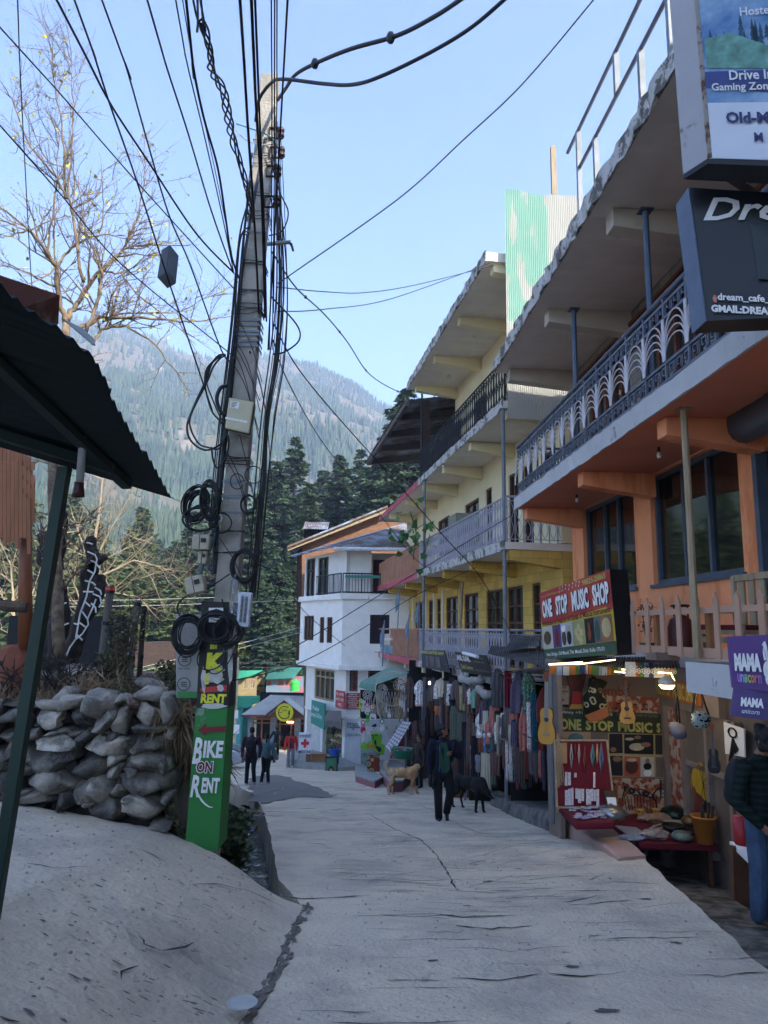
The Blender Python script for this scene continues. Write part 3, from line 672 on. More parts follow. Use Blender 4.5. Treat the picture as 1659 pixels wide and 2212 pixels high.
for li in (0,1):
 z=LV[li]+.16; mb=MB(); e=YE-.1 if li==1 else YE-3.6
 s=YM+.05
 while s<e: mb.fb(FY,s,s+.035,-.06,-.03,z+.03,z+H); s+=.085
 mb.tube([FY.p(YM,-.05,z+H+.02),FY.p(YE-.1,-.05,z+H+.02)],.04,6); mb.tube([FY.p(YM,-.05,z+.06),FY.p(YE-.1,-.05,z+.06)],.03,4)
 mb.build('slat_railing',M_tan,yb)
# posts
for px,py,z0,z1 in ((1088,1020,LV[1]+.2,LV[2]),(1091,1280,LV[0]+.2,LV[1]),(917,1090,LV[1]+.2,LV[2]),(915,1290,LV[0]+.2,LV[1])):
 vpost(FY,FY.px(px,py,-.02)[0],-.02,z0,z1,.05,M_metal,yb)
vpost(FY,YM-.1,-.1,LV[2]+.2,LV[3],.04,M_blackiron,yb)
# tin roof over the far part
mb=MB(); s=YM+.25; i=0; pts=[]
SS=[];a=YM+.25
while a<YE+1.2: SS.append(a); a+=.055
mb.add([v for k,s in enumerate(SS) for v in (FY.p(s,.55,8.85+.02*(k%2)),FY.p(s,-4.5,9.75+.02*(k%2)))],[(2*k,2*k+1,2*k+3,2*k+2) for k in range(len(SS)-1)])
tr=mb.build('tin_roof',M_rust,yb)
mb=MB()
for s in (YM+2.2,YM+4.9,YM+7.6,YE+.9): mb.pr([FY.p(s-.12,.5,8.55),FY.p(s-.12,.5,8.82),FY.p(s-.12,-4,9.6),FY.p(s-.12,-4,9.2)],FY.u*.24)
mb.fb(FY,YM+.2,YE+1.2,.35,.5,8.62,8.84); mb.build('roof_beam',mat('grey_beam','#5a5550',.9),yb)
mb=MB().fb(FY,YM+.2,YE,-2.6,-2.4,LV[2]+.2,8.9).fb(FY,YM+.3,YM+.6,-.5,-.2,LV[2]+.2,8.9); mb.build('far_wall',M_dbrick,yb)
# leaning timber, water tank, boxes on the balconies
tag(MB().fb(FY,YM-3.6,YM-2.6,-1.2,-.5,LV[1]+.2,LV[1]+1.9).build('water_tank',mat('tank_grey','#7b7d6c',.8,scale=2)),'square grey cement tank on the middle balcony','tank')
s=FY.px(985,1290,-.6)[0]
tag(MB().tube([FY.p(s-.6,-.5,LV[0]+.2),FY.p(s+.25,-.9,LV[1]-.15)],.06,5).build('timber_prop',M_palewood),'bare timber pole leaning on the lowest yellow balcony','pole')
# ---------------------------------------------------------------- green and white tin screen on the boundary
mb=MB(); A=W(1090,412,16.9); B=W(1250,424,17.2); n_=40
lo=6.3; vs=[];
for i in range(n_*2+1):
 t=i/(n_*2); q=A.lerp(B,t); o=.02*(1 if i%2 else -1); vs+=[(q.x,q.y+o,lo-1.2),(q.x,q.y+o,q.z-0+.12*nz(t*3,0,0,1))]
mb.add(vs,[(2*i,2*i+2,2*i+3,2*i+1) for i in range(n_*2)])
M_tin=mat('painted_tin','#8fa89e',.5,metal=.3,scale=1.5,var=.1)
n=M_tin.node_tree.nodes; l=M_tin.node_tree.links; b_=n['Principled BSDF']; tc=n.new('ShaderNodeNewGeometry'); sp=n.new('ShaderNodeSeparateXYZ'); l.new(tc.outputs['Position'],sp.inputs[0])
nn_=n.new('ShaderNodeTexNoise'); nn_.inputs['Scale'].default_value=4; nn_.inputs['Detail'].default_value=8; mq=n.new('ShaderNodeMapping'); mq.inputs['Scale'].default_value=(1,1,.22); l.new(tc.outputs['Position'],mq.inputs[0]); l.new(mq.outputs[0],nn_.inputs[0])
def thr(sock,v,mode): m=n.new('ShaderNodeMath'); m.operation=mode; l.new(sock,m.inputs[0]); m.inputs[1].default_value=v; return m.outputs[0]
xa=thr(sp.outputs[0],A.x+(B.x-A.x)*.56,'LESS_THAN'); za=thr(sp.outputs[2],7.6,'GREATER_THAN'); mm=n.new('ShaderNodeMath'); mm.operation='MULTIPLY'; l.new(xa,mm.inputs[0]); l.new(za,mm.inputs[1])
wr=thr(nn_.outputs[0],.43,'GREATER_THAN'); m3=n.new('ShaderNodeMath'); m3.operation='MULTIPLY'; l.new(mm.outputs[0],m3.inputs[0]); l.new(wr,m3.inputs[1])
mx=n.new('ShaderNodeMix'); mx.data_type='RGBA'; l.new(m3.outputs[0],mx.inputs[0]); mx.inputs[6].default_value=lin('#c2c0b8'); mx.inputs[7].default_value=lin('#9dbdae'); l.new(mx.outputs[2],b_.inputs['Base Color'])
tag(mb.build('tin_screen',M_tin),'green and white corrugated tin screen standing on the roof edge','screen')
q=W(1197,415,17.3); tag(MB().box((q.x,q.y,q.z+.0),(.13,.13,2.6)).build('wooden_post',M_palewood),'weathered timber post rising behind the tin screen','post')
# ================================================================ white building, far buildings
A_=Vector((-1.75,36.2,0)); B_=Vector((-4.15,40.6,0)); C_=Vector((7,36.6,0))
WL=Fr(A_,B_,flip=False); WR=Fr(A_,C_,flip=False)
if WL.n.x>0: WL=Fr(A_,B_,flip=True)
if WR.n.y>0: WR=Fr(A_,C_,flip=True)
wb=thing('white_building','whitewashed corner building with a pharmacy below and a tin hip roof','building',(-1.75,36.2,-6.6))
def quadprism(mb,za,zb,off=0,pts=None):
 P=pts or [A_+(WL.n+WR.n)*off*.62,C_+WR.n*off,C_+Vector((0,7,0)),Vector((-2,43.5,0)),B_+WL.n*off]
 a=[Vector((p.x,p.y,za)) for p in P]; mb.pr(a,(0,0,zb-za)); return mb
def holes_face(nm,F,s1,z0,z1,hl,m,n0=-.2,n1=0,s0=0.0):
 mb=MB(); wall_holes(mb,F,s0,s1,z0,z1,n0,n1,hl); return mb.build(nm,m,wb)
LL=(B_-A_).length; LR=(C_-A_).length
def wl(a,b,n=0): return WL.px(a,b,n)
def wr_(a,b,n=0): return WR.px(a,b,n)
# upper storey box (overhanging)
o=.45; WLo=Fr(A_+(WL.n+WR.n)*o*.6,B_+WL.n*o); WLo.n=WL.n; WRo=Fr(A_+(WL.n+WR.n)*o*.6,C_+WR.n*o); WRo.n=WR.n
def rng(F,a,b,y0,y1,n=0):
 s=[F.px(a,(y0+y1)/2,n)[0],F.px(b,(y0+y1)/2,n)[0]]; z=[F.px((a+b)/2,y0,n)[1],F.px((a+b)/2,y1,n)[1]]
 return min(s),max(s),min(z),max(z)
hu=[rng(WLo,658,679,1330,1383),rng(WLo,691,701,1333,1389),rng(WLo,706,718,1333,1389)]
mb=MB(); wall_holes(mb,WLo,0,WLo.L,-1.75,1.45,-.2,0,hu); mb.build('upper_wall',M_white,wb)
hr=[rng(WRo,799,841,1328,1391)]
mb=MB(); wall_holes(mb,WRo,0,WRo.L,-1.75,1.45,-.2,0,hr); mb.build('upper_wall',M_white,wb)
for h in hu: window(WLo,*h,wb,mull=(.33,.66),fw=.06,mf=M_wood2,mg=M_glass2,nn=-.05)
for h in hr: window(WRo,*h,wb,fw=.1,mf=M_black,mg=mat('plum_curtain','#2a1a22',.9),nn=-.05)
mb=MB(); quadprism(mb,-1.95,-1.76,.62); quadprism(mb,1.46,1.72,.62); mb.jit(.03,3); mb.build('cornice',M_white,wb)
# lower storeys
hl=[rng(WL,679,722,1446,1513)]
holes_face('lower_wall',WL,LL,-4.15,-1.96,hl,M_white); window(WL,*hl[0],wb,mull=(.25,.5,.75),trans=(.75,),fw=.1,mf=M_palewood,mg=M_glass2,nn=-.05)
hq=[rng(WR,748,773,1436,1494),rng(WR,795,860,1436,1494)]
holes_face('lower_wall',WR,LR,-4.15,-1.96,hq,M_white)
for h in hq: window(WR,*h,wb,mull=(.5,),trans=(.7,),fw=.1,mf=M_wood,mg=M_glass2,nn=-.1)
mb=MB(); mb.fb(WR,0,.85,-.5,0,-7.2,-4.16); MB().fb(WR,3.6,LR,-.3,-.05,-7.2,-4.16).build('street_pillar',M_white,wb); wp=mb.build('street_pillar',peel('stained_white','#c6ccd2','#7d7d76',.64,scale=1.4),wb)
mb=MB(); mb.fb(WR,.9,3.6,-3.0,-2.8,-7,-4.16); mb.build('porch_wall',M_white,wb)
for a in (0,LL-.3,2.6): MB().fb(WL,a,a+.3,-.3,0,-7.2,-4.16).build('shopfront_frame',M_white,wb)
MB().fb(WL,.3,2.6,-.3,-.22,-7,-4.16).build('shop_glass',M_glass2,wb)
mb=MB()
for i in range(26):
 mb.fb(WL,.35+.085*i,.35+.085*i+.05,-.2,-.12,-6.2+.35*(i%4),-6.0+.35*(i%4))
mb.build('shelf_goods',pattern('goods',['#c9c9c0','#b05540','#3f6f88','#c8a23a','#7a9a5a'],3),wb)
MB().fb(WL,2.9,LL-.3,-.35,-.25,-7,-4.16).build('shop_door',mat('grey_panel','#b9bdb9',.7),wb)
quadprism(MB(),-4.3,-4.16,.04).build('floor_band',M_white,wb)
# top storey
mb=MB(); wtop=[rng(WL,660,680,1207,1295,.1),rng(WL,686,709,1204,1292,.1)]
wall_holes(mb,WL,0,LL+.4,1.73,3.95,-.2,.1,wtop); mb.build('top_wall',M_white,wb)
for h in wtop: window(WL,*h,wb,mull=(.5,),trans=(.7,),fw=.08,mf=M_black,mg=M_glass2,nn=.02)
mb=MB(); mb.fb(WR,1.2,LR,-1.6,-1.5,1.73,3.95); mb.fb(WR,0,1.15,-.25,-.05,1.73,3.95); mb.build('recessed_wall',M_white,wb)
MB().fb(WR,1.3,5.2,-1.48,-1.45,1.9,3.6).build('curtain',mat('wine_curtain','#4a1822',.95,scale=1,var=.4,stretch=(9,9,.3)),wb)
mb=MB()
for F,s0,s1 in ((WRo,0,5.2),(WLo,0,3.0)):
 for z in (1.80,2.72): mb.tube([F.p(s0,.1,z),F.p(s1,.1,z)],.035,5)
 k=int((s1-s0)/.15)
 for i in range(k+1): s=s0+(s1-s0)*i/k; mb.tube([F.p(s,.1,1.75),F.p(s,.1,2.72)],.017 if i%6 else .035,4)
mb.build('balcony_railing',M_blackiron,wb)
MB().fb(WRo,.1,5,.12,.15,2.50,2.64).build('railing_band',mat('teal_trim','#3f7a6e',.8),wb)
# hip roof of patched tin
ev=[A_+(WL.n+WR.n)*.8,C_+WR.n*1.0,B_+WL.n*.8]; rid=W(874,1133,41.5); rid2=Vector((9,42,rid.z+.6))
def cor(mb,a,b,c,d,n=46,amp=.03):
 vs=[];
 for i in range(n+1):
  t=i/n; z=Vector((0,0,amp if i%2 else -amp)); vs+=[Vector(a).lerp(Vector(b),t)+z,Vector(c).lerp(Vector(d),t)+z]
 mb.add(vs,[(2*i,2*i+2,2*i+3,2*i+1) for i in range(n)])
ez=4.05; E0=Vector((ev[0].x,ev[0].y,ez-.1)); E1=Vector((ev[1].x,ev[1].y,ez)); E2=Vector((ev[2].x-.3,ev[2].y+.3,ez-.05))
mb=MB(); cor(mb,E0,E1,rid,rid2,110); cor(mb,E2,E0,rid+Vector((-.05,0,0)),rid,30); mb.build('tin_roof',M_rust,wb)
MB().tube([E0+Vector((0,-.08,-.1)),E1+Vector((0,-.08,-.12))],.09,8).build('gutter',mat('pvc_white','#c9ccd0',.5),wb)
mb=MB(); mb.tube([E2,rid],.07,5); mb.build('ridge_cap',mat('ridge_blue','#8fa3b5',.5,metal=.4),wb)
# writing on the pillar (Malayalam sign), red menu boards
M_ink=mat('black_ink','#101012',.7,scale=9); M_redink=mat('red_paint','#9c2027',.7,var=.08); M_whiteink=mat('white_ink','#dcdad6',.7,var=.04)
ux=WR.u; UZ=Vector((0,0,1))
lettering('സുഖം',WR.p(.44,.02,-4.65),ux,UZ,.68,.34,M_ink,wp,bold=.01)
lettering('സുഖം & കഫേ',WR.p(.44,.02,-5.05),ux,UZ,.66,.17,M_ink,wp)
s0,s1_,z0,z1=rng(WR,748,777,1497,1531,.1)
sg=MB().fb(WR,s0,s1_,.05,.1,z0,z1).build('menu_board',M_redink); tag(sg,'red menu board listing samosa, pizza and cake on the white building','sign')
for i,t in enumerate(['SAMOSA','EMPANADAS','PIZZA','FOCACCIA','PUDDING','CAKE','COOKIES']):
 lettering(t,WR.p((s0+s1_)/2,.102,z1-(i+.6)*(z1-z0)/7.3),ux,UZ,(s1_-s0)*(.35+.055*len(t)),(z1-z0)/11,M_whiteink,sg,bold=.01)
s0,s1_,z0,z1=rng(WL,727,746,1492,1530,.1)
sg=MB().fb(WL,s0,s1_,.12,.16,z0,z1).build('menu_board',mat('faded_red','#a8443f',.7)); tag(sg,'faded red board for tea, coffee and snacks turned towards the junction','sign')
for i,t in enumerate(['TEA, COFFEE','SNACKS, CAKES','PIES']): lettering(t,WL.p((s0+s1_)/2,.165,z1-(i+.7)*(z1-z0)/3.4),-WL.u,UZ,(s1_-s0)*(.85 if i<2 else .4),(z1-z0)/6,M_whiteink,sg,bold=.01)
# pharmacy sign, awning, medicine board, step, boxes
q0=W(673,1512,38.6); q1=W(701,1520,36.6)
def board(name,label,cat,TL,TR,h0,h1,th,m,par=None):
 TL=Vector(TL);TR=Vector(TR); a=[TL,TR,TR-UZ*h1,TL-UZ*h0]; nn=(TR-TL).cross(UZ).normalized(); mb=MB(); mb.pr(a,-nn*th)
 o=mb.build(name,m,par);
 if label: tag(o,label,cat)
 return o,(TR-TL).normalized(),nn
sg,ru,nn=board('shop_sign','green pharmacy sign on the white building','sign',q0,q1,1.15,1.25,.08,mat('pharmacy_green','#2f7f72',.6,var=.05));
ctr=(q0+q1)/2
M_paletxt=mat('pale_text','#cfe0dc',.7)
for t,dz,wd,ht in (('Prashar',-.32,1.1,.22),('Pharmacy @ Old Manali',-.68,2.0,.3),('9 816 000000',-.98,1.6,.12)):
 if 'Old' in t: t='Pharmacy & Gift Shop'
 if '9 8' in t: continue
 lettering(t,ctr+UZ*dz-nn*-.03,ru,UZ,wd,ht,M_paletxt,sg,bold=.01,depth=.06)
mb=MB(); p=[W(701,1535,37),W(737,1535,35.7),W(738,1560,34.9),W(702,1556,36.3)]
mb.face(p); mb.pr([p[3],p[2],p[2]-UZ*.3,p[3]-UZ*.3],(0,.02,0)); tag(mb.build('awning',mat('grey_canvas','#5f5c58',.95)),'folded grey awning over the pharmacy door','awning')
p=W(822/2.765*0+ (900+820/2.765)/1.8517,(2500+1190/2.765)/1.8517,34.5); p2=W((900+962/2.765)/1.8517,(2500+1187/2.765)/1.8517,34.3)
hb=34.4*(1545-1465)/1560*0+ (W(660,1467,34.4).z-W(660,1520,34.4).z)
sg,ru,nn=board('medicine_sign','white sign with a red cross and the word MEDICINE on the pavement','sign',p,p2,hb*.86,hb*.86,.05,mat('sign_white','#c9ccd3',.6,var=.04))
c=(p+p2)/2-UZ*hb*.43; w_=(p2-p).length
M_redx=mat('cross_red','#b3202a',.6,var=.05)
lettering('दवाईयाँ',c+UZ*hb*.29,ru,UZ,w_*.9,hb*.17,M_ink,sg,depth=.03,bold=.01)
mb=MB(); o_=c+nn*.035
for a,b in ((w_*.3,w_*.1),(w_*.1,w_*.3)): mb.face([o_-ru*a-UZ*b,o_+ru*a-UZ*b,o_+ru*a+UZ*b,o_-ru*a+UZ*b]); o_=o_+nn*.004
mb.build('red_cross',M_redx,sg)
lettering('MEDICINE',c-UZ*hb*.34,ru,UZ,w_*.94,hb*.13,M_ink,sg,depth=.035,bold=.025)
MB().tube([p-UZ*hb*.8,p-UZ*hb*1.12],.02,5).tube([p2-UZ*hb*.8,p2-UZ*hb*1.12],.02,5).build('sign_leg',M_metal,sg)
gz=SL(35)
mb=MB(); a=onground(625,1660); mb.pr([(-4.3,39.5,gz-1),(-4.5,35.9,gz-1),(-2.0,33.6,gz-1),(-.9,34.2,gz-1),(-1.7,36,gz-1)],(0,0,1.0+.32)); tag(mb.build('pavement_step',mat('pale_step','#8f9390',.9,bump=.3)),'pale raised step in front of the pharmacy','step')
bx=MB().box((-3.0,35.2,gz+.5),(.95,.45,.34)).build('cardboard_box',mat('cardboard','#8c6a48',.9)); tag(bx,'brown cardboard box on the pharmacy step','box')
MB().box((-3.0,35.2,gz+.672),(.95,.06,.006)).build('tape',mat('tape','#b09a70',.4),bx)
bk=MB().lathe([(.2,0),(.26,.62),(.28,.62),(.28,.66),(.24,.66),(.235,.6),(.18,.04)],(-2.12,34.6,gz+.32),16).build('bucket',mat('blue_plastic','#1f4f9c',.4)); tag(bk,'blue plastic bucket beside the advertising board','bucket')
pb=W(1112/2.765/1.8517+900/1.8517,(2500+1455/2.765)/1.8517,33.6); pb2=W((900+1247/2.765)/1.8517,(2500+1453/2.765)/1.8517,33.5)
sg,ru,nn=board('poster_board','green poster board of a woman in an orange dress on the pavement','poster',pb,pb2,1.42,1.42,.05,M_black)
c=(pb+pb2)/2-UZ*.71
mb=MB(); mb.face([c+nn*.03+ru*a*.43*(pb2-pb).length+UZ*b for a,b in ((-1,-.65),(1,-.65),(1,.65),(-1,.65))]); mb.build('poster',mat('poster_green','#35694a',.6),sg)
mb=MB(); mb.ell(c+nn*.05-UZ*.45+ru*.0,(.3,.02,.24),8).ell(c+nn*.05-UZ*.18,(.17,.02,.2),8); mb.build('poster_dress',mat('poster_orange','#b5604a',.6),sg)
mb=MB(); mb.ell(c+nn*.06+UZ*.1,(.09,.02,.12),8); mb.build('poster_face',mat('poster_skin','#a8765c',.6),sg); mb=MB(); mb.ell(c+nn*.055+UZ*.12,(.13,.015,.2),8); mb.build('poster_hair',M_black,sg)
wl_=MB().lathe([(.02,0),(.09,.05),(.11,.3),(.14,.32),(.02,.42)],W(720,1588,35.2),6).build('wall_lantern',M_black); tag(wl_,'small black wall lantern beside the pharmacy door','lamp')
# ---------------------------------------------------------------- brick building behind
bb=thing('brick_building','brick gabled building catching the sun behind the white one','building',(0,46,-8))
FB=Fr((-10,45),(30,45),flip=False);
if FB.n.y>0: FB.n=-FB.n
def P45(px,py,y=45): return W(px,py,y)
mb=MB(); mb.pr([P45(652,1300),P45(652,1176),P45(836,1104),P45(960,1150),P45(960,1300)],(0,7,0)); mb.build('brick_wall',M_brick,bb)
mb=MB(); mb.pr([P45(641,1440,46),P45(641,1192,46),P45(656,1180,46),P45(656,1440,46)],(0,6,0)); mb.build('side_wall',M_dbrick,bb)
mb=MB(); mb.pr([P45(622,1190,44.2),P45(620,1181,44.2),P45(838,1093,44.2),P45(838,1105,44.2)],(0,.12,0)); mb.build('barge_board',M_palewood,bb)
mb=MB(); mb.pr([P45(622,1183,44),P45(620,1179,44),P45(838,1091,44),P45(838,1095,44)],(0,9,0)); mb.build('tin_roof',M_rust,bb)
sh_=thing('tin_shed','small shed with a rusty tin roof behind the brick gable','shed',P45(678,1160,52))
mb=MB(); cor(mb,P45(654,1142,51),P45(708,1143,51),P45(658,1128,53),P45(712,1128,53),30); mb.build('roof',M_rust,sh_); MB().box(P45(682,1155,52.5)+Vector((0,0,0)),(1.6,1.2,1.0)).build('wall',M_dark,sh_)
ow=thing('olive_building','narrow olive building wall beside the pharmacy','building',(-4.9,42,-8)); MB().pr([W(656,1590,41.4),W(656,1428,41.4),W(680,1428,41.4),W(680,1590,41.4)],(0,3,0)).build('wall',mat('olive_wall','#7a7255',.9,bump=.3),ow)
# ---------------------------------------------------------------- café with the round yellow sign
YC=55; FC=Fr((-30,YC),(10,YC));
if FC.n.y>0: FC.n=-FC.n
cf=thing('cafe','small cafe with a brown gable, a round yellow sign and a pale tin roof','building',(-8.5,YC,-9.4))
def cz(X,Y): return ((850+X/4.1475)/1.8517,(2600+Y/4.1475)/1.8517)
def crect(X0,Y0_,X1,Y1,n=0):
 a=FC.px(*cz(X0,Y0_),n); b=FC.px(*cz(X1,Y1),n); return a[0],b[0],b[1],a[1]
M_tile=blockmat('grey_tile','#8d9296','#6d7276',.3,.2,.01,noise_amt=.2); M_honey=mat('honey_wood','#8a5a2c',.6,stretch=(1,1,5)); M_maroon=mat('maroon_board','#6d3a34',.7,var=.1)
for X in ((596,655),(970,1042),(1372,1442)):
 a=crect(X[0],1125,X[1],1640); MB().fb(FC,a[0],a[1],-.3,.05,a[2]-.5,a[3]).build('pillar',M_tile,cf)
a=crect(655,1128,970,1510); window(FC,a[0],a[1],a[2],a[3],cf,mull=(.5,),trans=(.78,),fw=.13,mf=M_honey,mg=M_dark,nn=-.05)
MB().fb(FC,a[0],a[1],-.25,0,a[2]-1,a[2]).build('low_wall',M_tile,cf)
cur=crect(675,1140,722,1505,-.2); MB().fb(FC,cur[0],cur[1],-.12,-.1,cur[2],cur[3]).build('curtain',mat('cream_curtain','#c9c3a8',.9),cf)
a=crect(1048,1130,1368,1640); window(FC,a[0],a[1],a[2],a[3],cf,name='entrance',mull=(.22,.78),trans=(.8,),fw=.12,mf=M_honey,mg=M_dark,nn=-.05)
a=crect(1445,1130,1530,1500); window(FC,a[0],a[1],a[2],a[3],cf,trans=(.75,),fw=.12,mf=M_honey,mg=M_dark,nn=-.05)
mb=MB();
for i in range(4): mb.ell(FC.p(crect(1248+28*i,1190,1250,1200)[0],-.02,crect(1248,1190,1250,1196)[2]),.07,4)
mb.build('warm_lamps',mat('lamp_on','#ffdca0',.5,emit='#ffc070',es=4),cf)
def P(X,Y,dy=0): return W(*cz(X,Y),YC+dy)
mb=MB(); mb.pr([P(880,1122,-1.5),P(1190,900,-1.5),P(1500,1135,-1.5)],(0,.2,0)); mb.build('gable_boarding',mat('gable_wood','#7e5836',.7,stretch=(8,8,.5)),cf)
mb=MB()
mb.pr([P(865,1128,-2),P(870,1080,-2),P(1185,832,-2),P(1185,880,-2)],(0,.18,0)); mb.pr([P(1187,880,-2),P(1187,832,-2),P(1545,1115,-2),P(1535,1160,-2)],(0,.18,0)); mb.pr([P(480,1108,-.8),P(470,1075,-.8),P(872,1085,-1),P(868,1125,-1)],(0,.18,0)); mb.build('barge_board',M_maroon,cf)
M_paletin=mat('pale_tin','#b9bab4',.55,metal=.2,scale=1,var=.12)
R1=P(960,752,4.5);R2=P(1510,762,4.5)
mb=MB(); cor(mb,P(470,1075,-.9),P(1540,1090,-.6),R1,R2,70,.05); cor(mb,P(868,1082,-2.05),P(868,1082,-2.05),P(1187,832,-2.05),P(1187,832,-2.05),2);
mb.pr([P(868,1080,-2.1),P(1187,830,-2.1),P(1187,822,-2.1),P(860,1076,-2.1)],(0,2.2,0)); mb.pr([P(1187,830,-2.1),P(1545,1115,-2.1),P(1550,1105,-2.1),P(1187,822,-2.1)],(0,2.2,0)); mb.build('tin_roof',M_paletin,cf)
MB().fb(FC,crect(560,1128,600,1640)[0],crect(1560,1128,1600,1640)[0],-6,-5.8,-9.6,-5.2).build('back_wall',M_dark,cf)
q=P(1196,1036,-2.25); sg=MB().lathe([(.001,-.05),(.62,-.05),(.62,.05),(.001,.05)],q,24,M=Matrix.Rotation(R(90),3,'X')).build('round_sign',mat('sign_yellow','#c9c52c',.6,var=.05)); tag(sg,'round yellow sign with a leaf on the cafe gable','sign')
mb=MB(); mb.tube([q+Vector((.42*math.cos(t),-.07,.42*math.sin(t))) for t in [i*.3 for i in range(3,20)]],.03,4); mb.tube([q+Vector((-.4,-.07,0)),q+Vector((-.15,-.07,0))],.02,4); mb.ell(q+Vector((.33,-.07,-.02)),(.06,.02,.2),5); mb.build('emblem',M_ink,sg)
lettering('Cafe',q+Vector((0,-.08,.17)),(1,0,0),UZ,.35,.16,M_ink,sg,shear=.3)
# ---------------------------------------------------------------- green-roofed houses beyond
M_gtin=mat('green_tin','#3f9c7c',.5,scale=1,var=.12,metal=.1); M_gtin2=mat('dull_green_tin','#3f7a70',.6,scale=1,var=.15)
M_teal=mat('teal_wall','#4f9c9a',.85,scale=2,var=.25,bump=.4); M_ywood=mat('yellow_wood','#8f8058',.8,scale=1.5,var=.25,stretch=(1,1,5))
def P2_(p,y): return W(*cz(*p),y)
def house(label,y,wall,mw,roof,mr,wins=(),mwn=M_honey):
 X0,Yt,X1,Yb=wall; a=P2_((X0,Yb),y); b=P2_((X1,Yt),y); h=thing('green_roof_house',label,'house',((a.x+b.x)/2,y,a.z))
 F=Fr((a.x,y),(b.x,y)); F.n=Vector((0,-1,0)); hs=[]
 for (u0,v0,u1,v1) in wins: c=P2_((u0,v1),y); d=P2_((u1,v0),y); hs.append((c.x-a.x,d.x-a.x,c.z,d.z))
 mb=MB(); wall_holes(mb,F,0,b.x-a.x,a.z-2.5,b.z,-.2,0,hs); mb.fb(F,0,b.x-a.x,-5,-4.8,a.z-2.5,b.z); mb.fb(F,0,.2,-4.8,-.2,a.z-2.5,b.z); mb.build('wall',mw,h)
 for q in hs: window(F,*q,h,mull=(.5,),fw=.12,mf=mwn,mg=M_glass2,nn=-.03)
 mb=MB(); e0,e1,r0,r1=roof; cor(mb,P2_(e0,y-.8),P2_(e1,y-.8),P2_(r0,y+5),P2_(r1,y+5),60,.045); mb.build('tin_roof',mr,h); return h
house('teal walled shop under a bright green tin roof left of the cafe',58,(250,975,470,1480),M_teal,((240,945),(560,960),(330,760),(905,768)),M_gtin,((232+30,1000,300,1400),))
house('timber framed house under a bright green tin roof, in full sun',70,(420,470,735,690),M_ywood,((300,530),(560,455),(300,340),(832,340)),M_gtin,((510,480,600,650),(620,475,715,640)),M_palewood)
h_=house('dull green roofed house with blue and pink shopfronts on the rise',72,(885,490,1500,740),mat('mixed_front','#6d7f8c',.8,scale=.7,col2='#a8626a',mix=(.48,.54)),((870,492),(1330,470),(960,285),(1490,290)),M_gtin2,((905,500,980,590),(1090,500,1180,590),(1215,510,1290,590)))
house('long low house with a blue and green tin roof left of the pole',75,(-960,655,-690,760),M_whiteink,((-985,640),(-640,640),(-930,560),(-650,560)),mat('blue_tin','#6f8fb0',.5,scale=1),())
house('green roofed shack behind the pole',66,(-80,640,260,760),M_ywood,((-120,640),(300,640),(-90,500),(300,520)),M_gtin,())
def tank(label,px,py,y,r,h,m):
 q=W(px,py,y); t=MB(); prof=[(r*.96,0)]
 for i in range(6): prof+=[(r,h*.14*i+.03),(r,h*.14*i+h*.1),(r*.95,h*.14*i+h*.12)]
 prof+=[(r*.9,h*.9),(r*.4,h),(r*.38,h*1.08),(.001,h*1.08)]; t.lathe(prof,q,20); return tag(t.build('water_tank',m,smooth=False),label,'tank')
tank('bright green plastic water tank beside the shopfronts',636.5,1492,68,.43,.95,mat('green_plastic','#3fae4a',.5))
tank('white plastic water tank on the sunny roof',507,1457,66,.34,.85,mat('white_plastic','#d5d5d0',.5))
q=W(506,1600,50); fp=thing('street_pole','thin sunlit utility pole by the cafe','pole',q)
MB().tube([q-UZ*.5,W(514,1420,50)],[.12,.08],8).build('post',mat('sunny_pole','#b5aa90',.8),fp)
for a,b,c in ((509,1543,.2),(511,1575,.22)): MB().box(W(a,b,49.8),(c*1.6,.1,c*2.6)).build('notice',M_whiteink,fp)
sg,ru,nn=board('hanging_sign','small black sign reading ange on the utility pole','sign',W(492,1504,49.6),W(509,1506,49.6),.62,.62,.04,M_black)
lettering('ange',(W(492,1504,49.6)+W(509,1506,49.6))/2-UZ*.3,ru,UZ,.48,.3,M_whiteink,sg,shear=.3,depth=.03)
rt=W(420,1441,24);
bw=thing('brick_yard_wall','low brick building wall beyond the garden','wall',W(340,1440,48)); MB().pr([W(288,1440,48),W(288,1388,48),W(378,1386,48),W(378,1440,48)],(0,4,0)).build('wall',M_dbrick,bw)
